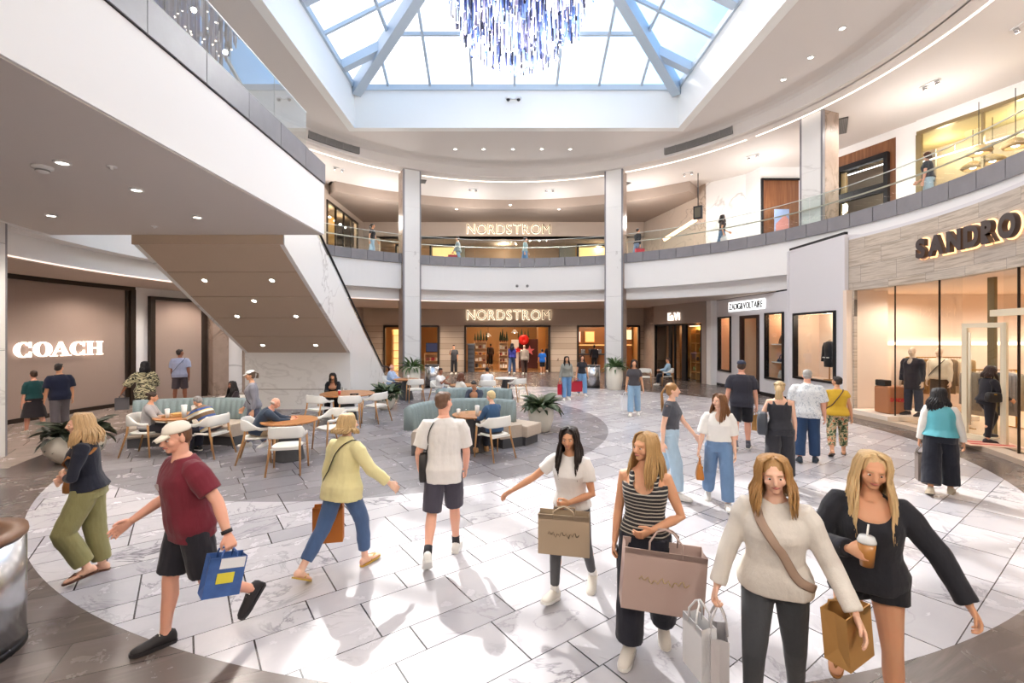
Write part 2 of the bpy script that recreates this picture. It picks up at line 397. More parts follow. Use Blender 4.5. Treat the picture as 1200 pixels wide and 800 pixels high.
    def hell(b, c, r): b.ell(c, r, HW)
    hell(B, (0, -.014, .138), (.074, .094, .084)); hell(B, (0, .026, .098), (.062, .066, .085)); hell(B, (0, .036, .052), (.048 if sex == 'm' else .044, .05, .046)); hell(B, (0, .066, .026), (.027, .022, .021))
    hell(B, (0, .070, .134), (.048, .024 if sex == 'm' else .021, .022))
    for k in (-1, 1): hell(B, (k*.036, .062, .086), (.026, .024, .026)); hell(B, (k*.072, -.006, .098), (.010, .020, .031))
    B.tube([HM((0, .085, .128)), HM((0, .1, .105)), HM((0, .112, .085)), HM((0, .094, .076))], [.009*s, .011*s, .0145*s, .010*s], 8); hell(B, (0, .076, .056), (.028, .016, .018))
    root = part_mesh('person', remesh(B, vox, 2), sk, None); root.location = base; root.rotation_euler = (0, 0, R(heading)); tag(root, label, 'person', group)
    if near:
        for k in (-1, 1):
            b = MB(); b.ell((k*.030, .0785, .112), (.0115, .0095, .0058), HW, 10, 8); e = b.build('eye', eye_w, root)
            b = MB(); b.ell((k*.030, .0855, .112), (.0062, .0035, .0060), HW, 8, 6); b.build('iris', eye_d, e)
            b = MB(); eb = .0036 if sex == 'm' else .0024; b.tube([HM((k*.014, .0935, .1345)), HM((k*.031, .0935, .1385)), HM((k*.050, .079, .134))], [eb*.8*s, eb*s, eb*.6*s], 6); b.build('eyebrow', hairm((hair or {}).get('c', '#4a3728')), root)
        b = MB(); b.tube([HM((-.024, .0825, .055)), HM((-.01, .0955, .057)), HM((0, .0985, .0555)), HM((.01, .0955, .057)), HM((.024, .0825, .055))], [.002*s, .0058*s, .0066*s, .0058*s, .002*s], 8); b.build('lips', lipm, root)
    # hair
    if hair:
        make_hair(root, hair, HW, s, near, vox, hat)
    if hat:
        b = MB(); hc = hat.get('c', '#ffffff'); rr = []
        for z, f in ((.158, .97), (.175, .98), (.203, .88), (.224, .62), (.233, .3), (.235, .04)):
            rr.append([HW @ PV((.085*f*cos(a), -.014+.103*f*sin(a), z)) for a in [2*pi*k/24 for k in range(24)]])
        b.rings(rr); cap = b.build('cap', cloth(hc), root); b = MB(); rr = []
        fl = -1 if hat.get('back') else 1
        for t in range(6):
            f = t/5; rr.append([HW @ PV((.066*(1-f*f*.55)*x, -.012+fl*(.080+.085*f), .163-.024*f-.02*x*x*(1)+o)) for x, o in ((-1, 0), (-.5, .003), (0, .004), (.5, .003), (1, 0), (.5, -.004), (0, -.003), (-.5, -.004))])
        b.rings(rr); b.build('brim', cloth(hat.get('c2', hc)), cap)
    # clothes -------------------------------------------------------------------------------------
    def Tat(z):
        for a, c in zip(T[:-1], T[1:]):
            if a[0] <= z <= c[0]:
                t = (z-a[0])/(c[0]-a[0]); return [lerp(a[i], c[i], t) for i in range(4)]
        return list(T[0] if z < T[0][0] else T[-1])
    def trings(z0_, z1_, ease, flare=0, top_ease=None, n=12):
        out = []
        for i in range(n+1):
            z = z0_+(z1_-z0_)*i/n; _, hw, hd, yo = Tat(max(z, -.055))
            e = ease if top_ease is None else lerp(ease, top_ease, i/n); fl = flare*max(0, 1-i/n*1.6)
            f = fw(z); out.append(wr_(ring(z, hw*f+e+fl, hd*(f if fat <= 1 else f**1.3)+e+fl*.8, yo)))
        return out
    seed = (X*7+Y*3) % 50
    na = .008*s if Y < 8 else (.005 if Y < 14 else .003)
    if bottom:
        k_ = bottom.get('k', 'trousers'); b = MB(); hem = bottom.get('hem', 1.93); e0 = bottom.get('ease', .012); wh = bottom.get('w', .062); rise = bottom.get('rise', .1)
        cut = None
        if k_ == 'skirt':
            b.rings(trings(-.02, rise, e0)); z1 = -.43*hem; rr = []
            for i in range(9):
                t = i/8; c = (J['R']['hip']+J['L']['hip'])/2; kc = (J['R']['knee']+J['L']['knee'])/2; p = PV((0, 0, rise)).lerp(PV((kc.x, kc.y*.8, z1)), t); rx = lerp(.15, wh, t); ry = lerp(.11, wh*.8+abs(J['R']['knee'].y-J['L']['knee'].y)*.25, t)
                rr.append(wr_([p+PV((rx*cos(a), ry*sin(a), 0)) for a in [2*pi*q/26 for q in range(26)]]))
            b.rings(rr)
        else:
            b.rings(trings(-.095, rise, e0, 0, min(e0, .004) if (top or {}).get('hem', -.04) < .05 else e0, n=8))
            for sd in 'RL':
                j = J[sd]; pts = []; rad = []
                for t in [0, .2, .5, .8, 1.0, 1.12, 1.35, 1.6, 1.8, 1.95]:
                    if t > hem: t = hem
                    p = j['hip'].lerp(j['knee'], t) if t <= 1 else j['knee'].lerp(j['ank'], t-1)
                    if t == 0: p = p+PV((0, 0, .02))
                    base_r = (lerp(.092, .072, t/.6) if t < .6 else lerp(.072, .056, (t-.6)/.4))*lf if t <= 1 else lerp(.056, .036, t-1)
                    g = min(1, t/hem); r = base_r+e0 if bottom.get('tight') else max(base_r+e0*.8, lerp(.095*lf+e0, wh, g**.8))
                    pts.append(p); rad.append(r)
                    if t == hem: break
                addtube(b, pts, rad, 16)
        nm = {'skirt': 'skirt', 'shorts': 'shorts', 'jeans': 'jeans', 'leggings': 'leggings'}.get(k_, 'trousers')
        o = part_mesh(nm, remesh(b, cvox, 2, na if not bottom.get('tight') else na*.4, seed), bottom['m'], root)
        if k_ in ('jeans', 'trousers', 'shorts') and near and bottom.get('belt'):
            bb = MB(); bb.rings([wr_(ring(z, Tat(z)[1]*fat+e0+.006, Tat(z)[2]*fat+e0+.006, Tat(z)[3])) for z in (rise-.045, rise-.012)]); bb.build('belt', mat('belt_leather', '#3a2a20', .5), root)
    if top:
        k_ = top.get('k', 'tee'); ez = top.get('ease', .018)+(.008 if top.get('hem', -.04) < .05 else 0); z0_ = top.get('hem', -.04); sl = top.get('sleeve', .62); b = MB(); cut = []
        if k_ == 'tank':
            b.rings(trings(z0_, .40, ez, top.get('flare', 0)))
            for k in (-1, 1): b.tube([W(S(k*.085, .115, .36)), W(S(k*.085, .105, .42)), W(S(k*.09, .04, .49 if sex == 'm' else .472)), W(S(k*.09, -.04, .485 if sex == 'm' else .468)), W(S(k*.085, -.095, .40)), W(S(k*.08, -.1, .33))], [.03*s, .024*s, .02*s, .02*s, .026*s, .03*s], 8)
            cz = W(S(0, .14, .43)); cut.append(lambda c: (c-cz).length < .075*s)
        else:
            zt2 = .535 if sex == 'm' else .515
            if top.get('high'): zt2 += .03
            b.rings(trings(z0_, zt2, ez, top.get('flare', 0), .012, 14))
            for sd, k in (('R', 1), ('L', -1)):
                j = J[sd]; sp, el, w = j['sho'], j['elb'], j['wri']; aw = top.get('aw', .066 if sl < 1 else .058)*lf*(1 if sex == 'm' else .93)
                r0 = (.066 if sex == 'm' else .061)*lf; pts = [sp+PV((-k*.06, 0, .006)), sp+PV((-k*.012, 0, .002)), sp.lerp(el, .22)]; rad = [r0*.95, r0+ez*.25, lerp(r0+ez*.25, aw+ez*.2, .6)]
                for t in (.5, .8, 1.0, 1.2, 1.5, 1.8, 1.97):
                    tt = min(t, sl); p = sp.lerp(el, tt) if tt <= 1 else el.lerp(w, tt-1)
                    if (p-pts[-1]).length < .012: break
                    pts.append(p); rad.append(lerp(aw, top.get('cuff', aw*.98 if sl < 1.2 else .042), min(1, tt/sl)))
                    if t >= sl: break
                addtube(b, pts, rad, 14)
            nk = top.get('neck', 'crew'); yv = {'crew': None, 'v': ((0, .12, .47), .085), 'scoop': ((0, .10, .49), .105), 'open': ((0, .13, .40), .12)}[nk]
            if yv:
                c0 = W(S(*yv[0])); rr0 = yv[1]*s; cut.append(lambda c: (PV((c.x*(1.7 if nk == 'v' else 1), c.y, c.z))-PV((c0.x*(1.7 if nk == 'v' else 1), c0.y, c0.z))).length < rr0)
            if nk == 'crew': c1 = W(S(0, -.0, zt2+.035)); cut.append(lambda c: (c-c1).length < .062*s)
        nm = top.get('name', {'tee': 't_shirt', 'long': 'sweater', 'shirt': 'shirt', 'jacket': 'jacket', 'tank': 'tank_top', 'blouse': 'blouse'}.get(k_, 'shirt'))
        tp = part_mesh(nm, remesh(b, cvox, 2, na*top.get('wr', 1), seed+9, cut), top['m'], root)
        if top.get('collar') and near:
            bb = MB(); bb.rings([wr_(ring(z, w_, d_, -.012)) for z, w_, d_ in ((.505, .085, .075), (.535, .078, .07), (.55, .074, .066), (.54, .066, .058))], close=False); bb.build('collar', top['m'], tp)
    sh_ = shoes or {'k': 'sneaker', 'c': '#e9e6df'}
    for sd in 'RL':
        j = J[sd]; f, u, sdv, an = j['fd'], j['up'], j['side'], j['ank']
        if sh_['k'] in ('sandal', 'flipflop'):
            b = MB(); rr = []
            for x, w in ((-.075, .02), (-.06, .034), (0, .037), (.06, .042), (.12, .048), (.165, .042), (.195, .028), (.208, .01)):
                c = an+f*x-u*.086; rr.append(wr_([c+sdv*w+u*.008, c-sdv*w+u*.008, c-sdv*w-u*.007, c+sdv*w-u*.007]))
            b.rings(rr, smooth=False); o = b.build('sandal', mat('sandal_'+sh_['c'].lstrip('#'), sh_['c'], .4), root)
            b = MB()
            for k in (-1, 1): b.tube(wr_([an+f*.155-u*.055, an+f*.10+sdv*k*.022-u*.028, an+f*.045+sdv*k*.042-u*.065]), [.006*s]*3, 6)
            b.build('strap', mat('sandal_'+sh_['c'].lstrip('#'), sh_['c'], .4), o)
        else:
            b = MB(); rr = []
            for x, w, hh, zz in ((-.078, .022, .03, -.052), (-.066, .038, .048, -.040), (-.02, .042, .06, -.026), (.04, .045, .052, -.038), (.10, .050, .036, -.052), (.155, .048, .028, -.060), (.195, .036, .022, -.064), (.212, .016, .014, -.068)):
                c = an+f*x+u*zz; rr.append(wr_([c+sdv*w*cos(2*pi*i/14)+u*max(-.044-zz, hh*sin(2*pi*i/14)) if False else c+sdv*w*cos(2*pi*i/14)+u*max(-.083-zz, hh*sin(2*pi*i/14)) for i in range(14)]))
            b.rings(rr)
            if sh_['k'] == 'boot': b.tube(wr_([an-u*.02, an, an+(j['knee']-an)*.18]), [.045*s, .044*s, .046*s], 12)
            o = b.build('shoe', mat('shoe_'+sh_['c'].lstrip('#'), sh_['c'], .6), root)
            b = MB(); rr = []
            for x, w in ((-.082, .022), (-.068, .040), (0, .043), (.06, .046), (.12, .052), (.165, .049), (.20, .036), (.217, .014)):
                c = an+f*x-u*.078; rr.append(wr_([c+sdv*w+u*.012, c-sdv*w+u*.012, c-sdv*w-u*.012, c+sdv*w-u*.012]))
            b.rings(rr, smooth=False); b.build('sole', mat('shoe_'+sh_.get('sole', '#e8e6e0').lstrip('#'), sh_.get('sole', '#e8e6e0'), .6), o)
            if near and sh_['k'] == 'sneaker':
                b = MB()
                for q in range(4): b.tube(wr_([an+f*(.04+.024*q)+sdv*.026+u*(.012-.016*q-.01), an+f*(.04+.024*q)+u*(.018-.015*q-.006), an+f*(.04+.024*q)-sdv*.026+u*(.012-.016*q-.01)]), [.0045*s]*3, 5)
                b.build('laces', white_p, o)
            if sh_.get('sock'): b = MB(); addtube(b, [an-u*.01, an.lerp(j['knee'], .2)], [.043, .042], 12); b.build('sock', mat('sock_'+sh_['sock'].lstrip('#'), sh_['sock'], .9), root)
    Fg.root = root; Fg.J = J; Fg.S = lambda x, y, z: W(S(x, y, z)); Fg.HW = HW; Fg.s = s; Fg.heading = heading; Fg.Tat = Tat; Fg.fat = fat
    Fg.hand = lambda sd: Fg.world(J[sd]['grip'])
    return Fg
white_p = mat('lace_white', '#f1efea', .8)
def make_hair(root, hair, HW, s, near, vox, hat):
    m = hairm(hair['c']); k = hair.get('k', 'short'); rnd = random.Random(hash(hair['c']+k) % 999 if False else len(hair['c'])*7+len(k)*3+int(HW[2][3]*1000) % 97); b = MB()
    hv = max(.009, vox)
    puff = hair.get('puff', 1)
    if k == 'bald':
        for q in (-1, 1): b.ell((q*.062, -.04, .10), (.022, .05, .035), HW)
        b.ell((0, -.088, .10), (.06, .022, .04), HW)
        part_mesh('hair', remesh(b, hv, 2, .003, 3), m, root); return
    z_top = .138
    if k in ('short', 'crop'):
        b.ell((0, -.028, .150 if not hat else .135), (.080*puff, .092*puff, .085*puff), HW); b.ell((0, -.05, .10), (.076*puff, .062*puff, .06), HW); hat or b.ell((0, .03, .19), (.064, .05, .038), HW)
        part_mesh('hair', remesh(b, hv, 2, .006, 5, nscale=22), m, root); return
    # cap of hair for longer styles, then locks
    b.ell((0, -.024, .147), (.084*puff, .098*puff, .089*puff), HW); b.ell((0, -.05, .09), (.078*puff, .062*puff, .075), HW)
    cap = part_mesh('hair', remesh(b, hv, 2, .004, 5, nscale=22), m, root); b = MB()
    HQ = HW.to_3x3().normalized(); inv = HQ.inverted(); down = (inv @ PV((0, 0, -1))).normalized()
    if k in ('long', 'bob', 'wavy'):
        L = hair.get('L', .34); n = 150 if near else 40; fr = hair.get('front', 48)
        for i in range(n):
            az = R(90+fr+(360-2*fr)*(i+rnd.random())/n); c, d = cos(az), sin(az)
            px_ = .09+rnd.uniform(-.004, .012); py_ = .105+rnd.uniform(-.004, .012)
            top = PV((.02*c+rnd.uniform(-.01, .01), .02+.02*d, .232)); mid = PV((px_*.80*c, -.018+py_*.82*d, .205)); p2 = PV((px_*c, -.02+py_*d, .14)); p3 = PV((px_*1.02*c, -.025+py_*d, .07))
            ll = L*rnd.uniform(.8, 1.05); w = hair.get('wave', .012); ph = rnd.random()*6
            pts = [top, mid, p2, p3]; p = p3
            for q in range(6):
                t = (q+1)/6; out = PV((c*.010*(1-t), d*.012*(1-t)+(-.006 if d < 0 else .006), 0)); p = p+down*ll/6+out+PV((sin(ph+t*7)*w*.4, cos(ph+t*6)*w*.4, 0)); pts.append(p)
            rr = [q*(.72 if near else 1) for q in (.010, .016, .018, .018, .018, .017, .016, .014, .011, .004)]
            b.tube([HW @ q for q in pts], [r*s*(1.25 if not near else 1) for r in rr], 6, flat=.55)
    elif k in ('pony', 'bun'):
        L = hair.get('L', .3)
        for i in range(26):
            az = R(10+340*i/26+90); st = PV((.08*cos(az), -.02+.095*sin(az), .15)); en = PV((rnd.uniform(-.015, .015), -.118, .15+rnd.uniform(-.012, .012)))
            mid = PV((.088*cos(az)*.9, -.035+.085*sin(az)*.6-.02, .185)); b.tube([HW @ q for q in (st, mid, en)], [.012*s, .013*s, .012*s], 6, flat=.5)
        if k == 'bun': b.ell((0, -.13, .155), (.045, .04, .045), HW)
        else:
            for i in range(22):
                p = PV((rnd.uniform(-.018, .018), -.12, .15)); pts = [p]; a = rnd.random()*6
                for q in range(7):
                    t = (q+1)/7; p = p+down*L/7*rnd.uniform(.9, 1.05)+PV((cos(a)*.006, (-.028 if q < 2 else .004)+sin(a)*.004, .012 if q == 0 else 0)); pts.append(p)
                b.tube([HW @ q for q in pts], [.012*s, .014*s, .015*s, .014*s, .013*s, .012*s, .009*s, .003*s], 6, flat=.6)
    b.build('hair_locks', m, cap)
# ---- carried things (top-level)
def shopping_bag(at_, w, h, d, rz, m, label, handle=.14, tilt=0, hm=None, roll=0, name='shopping_bag', text=None):
    """at_ = where the handles are held"""
    o = bpy.data.objects.new(name, None); COL.objects.link(o); o.location = at_; o.rotation_euler = (R(tilt), R(roll), R(rz)); tag(o, label, 'bag')
    b = MB(); t = -handle; bt = t-h
    vs = [(-w/2, -d/2, t), (w/2, -d/2, t), (w/2, d/2, t), (-w/2, d/2, t), (-w/2, -d/2, bt), (w/2, -d/2, bt), (w/2, d/2, bt), (-w/2, d/2, bt), (-w/2+.012, 0, t), (w/2-.012, 0, t), (-w/2+.02, 0, bt+h*.3), (w/2-.02, 0, bt+h*.3), (w/2, -d/2, bt+h*.25), (w/2, d/2, bt+h*.25), (-w/2, -d/2, bt+h*.25), (-w/2, d/2, bt+h*.25)]
    fs = [[4, 5, 12, 14], [14, 12, 1, 0], [6, 7, 15, 13], [13, 15, 3, 2], [4, 7, 6, 5], [14, 0, 8, 10], [10, 8, 3, 15], [4, 14, 10], [4, 10, 7], [7, 10, 15], [1, 12, 11, 9], [9, 11, 13, 2], [12, 5, 11], [11, 5, 6], [11, 6, 13]]
    b.add(vs, fs); b.box((0, -d/2+.003, t-.02), (w, .006, .04)); b.box((0, d/2-.003, t-.02), (w, .006, .04)); b.build('bag_body', m, o)
    for k in (-1, 1):
        b = MB(); b.tube([(-w*.2, k*d/2*.96, t-.03), (-w*.2, k*d/2*.85, t+handle*.45), (-w*.1, k*d*.12, -.012), (0, k*.006, 0), (w*.1, k*d*.12, -.012), (w*.2, k*d/2*.85, t+handle*.45), (w*.2, k*d/2*.96, t-.03)], .007, 6); b.build('handle', hm or m, o)
    if text:
        b = MB(); rnd = random.Random(5)
        pts = [(-w*.3+w*.6*i/24, -d/2-.003, t-h*.48+.018*sin(i*1.9)+.01*sin(i*.7)) for i in range(25)]; b.tube(pts, .0032, 4); b.build('script_mark', text, o)
    return o
def strap(fg, pts, r, m, label, name='bag_strap', flat=.25, bag=None, cat='bag'):
    """crossbody or shoulder bag: strap through body-frame points, with an optional bag body (w,h,d,z offset)"""
    from mathutils.bvhtree import BVHTree
    vs = []; fs = []
    for c in fg.root.children:
        if c.type == 'MESH' and len(c.data.vertices) > 400 and c.name.split('.')[0] not in ('hair', 'hair_locks'): n_ = len(vs); vs += [v.co for v in c.data.vertices]; fs += [[i+n_ for i in f.vertices] for f in c.data.polygons]
    bv = BVHTree.FromPolygons(vs, fs); dense = []
    for a_, b_ in zip(pts[:-1], pts[1:]): dense += [a_.lerp(b_, i/6) for i in range(6)]
    dense.append(pts[-1]); out_ = []
    for p in dense:
        loc, nn_, i_, d_ = bv.find_nearest(p, .25); out_.append(loc+nn_*.008 if loc is not None else p)
    for _ in range(2): out_ = [out_[0]]+[(out_[i-1]+out_[i]*2+out_[i+1])/4 for i in range(1, len(out_)-1)]+[out_[-1]]
    pts = [(lambda l_: l_[0]+l_[1]*.009 if l_[0] is not None else p)(bv.find_nearest(p, .25)) for p in out_]
    W_ = [fg.world(p) for p in pts]; o = bpy.data.objects.new(name, None); COL.objects.link(o); o.location = W_[-1]; o.rotation_euler = (0, 0, R(fg.heading)); tag(o, label, cat)
    q = Matrix.Rotation(-R(fg.heading), 3, 'Z'); L = [q @ (p-W_[-1]) for p in W_]; b = MB(); b.tube(L, r, 8, flat=flat, up=(0, 0, 1)); b.build('strap', m, o)
    if bag:
        w, h, d, bm_, off = bag; b = MB(); rr = []
        for z, f in ((0, .7), (-.02, .92), (-h*.5, 1.03), (-h*.9, 1.0), (-h, .8)): rr.append([PV(off)+PV((d/2*f*max(-1, min(1, 1.3*cos(a))), w/2*f*max(-1, min(1, 1.3*sin(a))), z)) for a in [2*pi*k/20 for k in range(20)]])
        b.rings(rr); b.build('bag_body', bm_, o)
        b = MB(); b.box((off[0]+.0, off[1], off[2]-h*.18), (d*1.06, .05, .03), bev=.006); b.build('clasp', mat('brass', '#b58a3c', .3, .9), o)
    return o
# ================================================================ palette
white = mat('white_paint', '#f0efee', .55)
ceilw = mat('ceiling_paint', '#dcd6d1', .8)
ceil_tan = mat('ceiling_tan', '#a8988c', .8)
curbw = mat('skylight_white', '#efefec', .5)
steel_blue = mat('skylight_frame', '#b9c6d2', .45)
stone_grey = mat('curb_stone', '#838186', .4, var=.18, vscale=3)
stone_brown = marble('brown_stone', '#a08d80', '#6e5c50', 1.2, .05, .4, .8, .2)
wmarble = marble('white_marble', '#ecebe9', '#a19c9a', .26, .012, .25, .55, .025)
bmarble = marble('beige_marble', '#c9b8a8', '#7d6a5c', .3, .015, .3, .7, .05)
taupe = mat('taupe_panel', '#bfab96', .45)
taupe_wall = mat('taupe_wall', '#bfae9f', .6, var=.03, vscale=30)
dark_bronze = mat('dark_bronze', '#3a2f27', .35, .4)
black = mat('black_metal', '#17161a', .4, .3)
chrome = mat('stainless', '#c9c9cb', .25, 1.0)
grill = mat('vent_grey', '#8d8b89', .6)
clear = glass('clear_glass')
rail_glass = glass('rail_glass', (.93, .965, .955), 1.0)
skyglass = glass('skylight_glass', (.97, .985, 1), .6)
led = glow('led_warm', '#fff0e2', 2.2)
bulb = glow('downlight_bulb', '#fff4e6', 12)
warmwall = mat('shop_cream', '#e8cdb4', .6)
C1 = (.43, 11.8); C2 = (-3.3, 12.4)

# ================================================================ floor
def floor_material():
    t = NT('mall_floor'); sx = t.n('ShaderNodeSeparateXYZ'); P = t.coord(); t.l(P, sx.inputs[0]); X, Y = sx.outputs[0], sx.outputs[1]
    def lin(a, b): return t.math('ADD', t.math('MULTIPLY', X, a), t.math('MULTIPLY', Y, b))
    def dist(c):
        return t.math('SQRT', t.math('ADD', t.math('POWER', t.math('SUBTRACT', X, c[0]), 2), t.math('POWER', t.math('SUBTRACT', Y, c[1]), 2)))
    a = R(35); u = lin(cos(a), sin(a)); v = lin(-sin(a), cos(a))
    def wn(w):
        x = t.n('ShaderNodeTexWhiteNoise', noise_dimensions='1D'); t.l(w, x.inputs['W']); return x.outputs[0]
    def tiles(u, v, per, split, L, g1, g2):
        q = t.math('DIVIDE', v, per); fr = t.math('FRACT', q); hi = t.math('GREATER_THAN', fr, split)
        row = t.math('ADD', t.math('MULTIPLY', t.math('FLOOR', q), 2), hi)
        d = t.math('MINIMUM', t.math('MINIMUM', fr, t.math('SUBTRACT', 1, fr)), t.math('ABSOLUTE', t.math('SUBTRACT', fr, split)))
        d = t.math('MULTIPLY', d, per)
        uu = t.math('DIVIDE', t.math('ADD', u, t.math('MULTIPLY', wn(row), 3.1)), L); fu = t.math('FRACT', uu)
        du = t.math('MULTIPLY', t.math('MINIMUM', fu, t.math('SUBTRACT', 1, fu)), L)
        g = t.math('MAXIMUM', t.math('LESS_THAN', d, g1), t.math('LESS_THAN', du, g2))
        tid = t.math('ADD', t.math('FLOOR', uu), t.math('MULTIPLY', row, 57.3))
        return g, wn(tid), tid
    g, tone, tid = tiles(u, v, .86, .62, .82, .004, .0065)
    cm = t.n('ShaderNodeCombineXYZ'); t.l(t.math('MULTIPLY', tone, 90), cm.inputs[2]); t.l(X, cm.inputs[0]); t.l(Y, cm.inputs[1])
    n1 = t.noise(cm.outputs[0], 1.1, 6, .6, 1.4); line = t.math('ABSOLUTE', t.math('SUBTRACT', n1, .5))
    vein = t.math('SUBTRACT', 1, t.math('MINIMUM', t.math('DIVIDE', line, .022), 1))
    vein = t.math('MULTIPLY', vein, t.math('MULTIPLY', t.math('MAXIMUM', t.math('SUBTRACT', t.noise(cm.outputs[0], .9, 2), .46), 0), 4.5))
    cloud = t.noise(cm.outputs[0], 2.6, 5, .65, .6)
    wb = t.mix(tone, srgb('#afadb2'), srgb('#cdcacd'))
    wb = t.mix(t.math('MULTIPLY', t.math('SUBTRACT', cloud, .4), .9), wb, srgb('#9f9da6'))
    whitec = t.mix(g, t.mix(vein, wb, srgb('#77747a')), srgb('#26252a'))
    # grey marble disc under the seating
    gb = t.mix(tone, srgb('#7f7c81'), srgb('#a3a0a3'))
    gb = t.mix(t.math('MULTIPLY', cloud, .8), gb, srgb('#6f6b70'))
    greyc = t.mix(g, t.mix(t.math('MULTIPLY', vein, .12), gb, srgb('#c9c6c6')), srgb('#4b484b'))
    # brown plank marble around the rotunda
    b = R(24); g3, tone3, tid3 = tiles(lin(cos(b), sin(b)), lin(-sin(b), cos(b)), .9, .5, 1.9, .003, .003)
    cm3 = t.n('ShaderNodeCombineXYZ'); t.l(t.math('MULTIPLY', tone3, 40), cm3.inputs[2]); t.l(lin(cos(b)*.6, sin(b)*.6), cm3.inputs[0]); t.l(lin(-sin(b)*3, cos(b)*3), cm3.inputs[1])
    bn = t.noise(cm3.outputs[0], 1.4, 6, .65, .8)
    brown = t.mix(tone3, srgb('#4c4340'), srgb('#6e635e'))
    brown = t.mix(t.math('MULTIPLY', t.math('MAXIMUM', t.math('SUBTRACT', bn, .5), 0), 1.2), brown, srgb('#988b84'))
    brown = t.mix(g3, brown, srgb('#2c2624'))
    beige = t.mix(cloud, srgb('#8d8078'), srgb('#b3a59b'))
    beige = t.mix(g, beige, srgb('#6b5f58'))
    d1, d2 = dist(C1), dist(C2)
    in1 = t.math('LESS_THAN', d1, 8.87); in2 = t.math('LESS_THAN', d2, 6.0)
    band = t.math('LESS_THAN', d1, 9.9)
    far = t.math('MULTIPLY', t.math('LESS_THAN', X, -5), t.math('GREATER_THAN', Y, 8))
    outc = t.mix(far, brown, beige)
    outc = t.mix(band, outc, brown)
    leftdisc = t.math('MULTIPLY', t.math('LESS_THAN', X, -6.2), t.math('GREATER_THAN', Y, 7.9))
    c = t.mix(in1, outc, whitec); c = t.mix(t.math('MAXIMUM', in2, t.math('MULTIPLY', leftdisc, in1)), c, greyc)
    t.set(Base_Color=c, Roughness=t.math('ADD', .2, t.math('MULTIPLY', cloud, .12)), Specular_IOR_Level=.55)
    rough_brown = t.math('MULTIPLY', t.math('SUBTRACT', 1, in1), -.1)
    return t.m
b = MB(); b.box2((-20, -9, -.2), (22, 42, 0)); struct('floor', b, floor_material())

# ================================================================ ceiling with the square skylight well
SX0, SX1, SY0, SY1, ZC, ZK = -5.8, 6.8, 5.1, 17.7, 10.4, 12.05
def ceiling():
    b = MB(); n = 96; ro = 10.35
    poly = []
    for k in range(n):
        a = 2*pi*k/n+pi/4; o = (C1[0]+ro*cos(a), C1[1]+ro*sin(a))
        q = (k/n*4+.0); sidx = int(q); fr = q-sidx
        e_ = .05; cs = [(SX1+e_, SY1+e_), (SX0-e_, SY1+e_), (SX0-e_, SY0-e_), (SX1+e_, SY0-e_)]
        p0, p1 = cs[sidx % 4], cs[(sidx+1) % 4]; i = (p0[0]+(p1[0]-p0[0])*fr, p0[1]+(p1[1]-p0[1])*fr)
        poly.append((i, o))
    vs = []; fs = []
    for i, o in poly: vs += [(i[0], i[1], ZC), (o[0], o[1], ZC), (o[0], o[1], ZC+.3), (i[0], i[1], ZC+.3)]
    for k in range(n):
        a, c = 4*k, 4*((k+1) % n)
        for j in range(4): fs.append([a+j, c+j, c+(j+1) % 4, a+(j+1) % 4])
    b.add(vs, fs); struct('ceiling', b, ceilw)
ceiling()
# curved bulkhead with a soft cove, then the gallery soffit behind it
b = MB(); pr = [(9.3, ZC), (9.62, ZC-.02), (9.8, ZC-.07), (9.9, ZC-.14), (10.0, ZC-.5), (10.25, ZC-.5), (10.25, ZC+.2), (9.3, ZC+.2)]
b.sweep(pr, C1, 0, 360); o = struct('trim_bulkhead', b, ceilw)
b = MB(); b.arc(C1, 10.2, 13.9, 0, 360, 9.9, 10.3); b.arc(C1, 13.9, 20, 130, 411, 9.9, 10.3); struct('ceiling_gallery', b, ceilw)
b = MB(); b.arc(C1, 13.7, 22, 50.5, 129.5, 9.4, 9.9); struct('ceiling_hall', b, ceil_tan)
b = MB()
for a0, a1 in ((-20, 31), (33, 61.4), (66.2, 113.6), (118.4, 172)): b.arc(C1, 10.68, 10.74, a0, a1, 9.885, 9.915)
b.build('light_strip', led, label='long curved warm light line in the upper gallery soffit', cat='light strip')
# skylight well walls
b = MB()
for (x0, y0, x1, y1) in ((SX0-.3, SY1, SX1+.3, SY1+.3), (SX0-.3, SY0-.3, SX1+.3, SY0), (SX0-.3, SY0, SX0, SY1), (SX1, SY0, SX1+.3, SY1)):
    b.box2((x0, y0, ZC-.01), (x1, y1, ZK))
struct('trim_skylight_well', b, curbw)
# hipped glass roof
AP = Vector(((SX0+SX1)/2, (SY0+SY1)/2, 15.2)); CN = [Vector((SX0, SY1, ZK)), Vector((SX1, SY1, ZK)), Vector((SX1, SY0, ZK)), Vector((SX0, SY0, ZK))]
sky = empty('skylight', (AP.x, AP.y, ZK), 0, 'square hipped glass skylight with pale blue steel frame over the rotunda', 'skylight')
def wpart(name, mb, m, root):   # mesh given in world space, parented to a root
    mb.v = [tuple(Vector(p)-root.location) for p in mb.v]; return mb.build(name, m, root)
def beam(b, p, q, w, h, up=(0, 0, 1)):
    p, q = Vector(p), Vector(q); t = (q-p).normalized(); u = Vector(up); sd = t.cross(u).normalized(); u = sd.cross(t)
    vs = [e+sd*x+u*z for e in (p, q) for x, z in ((-w/2, -h), (w/2, -h), (w/2, 0), (-w/2, 0))]
    b.add(vs, [[0, 1, 2, 3], [7, 6, 5, 4], [0, 4, 5, 1], [1, 5, 6, 2], [2, 6, 7, 3], [3, 7, 4, 0]])
for k in range(4):
    b = MB(); beam(b, CN[k], AP, .34, .5); wpart('hip_beam', b, steel_blue, sky)
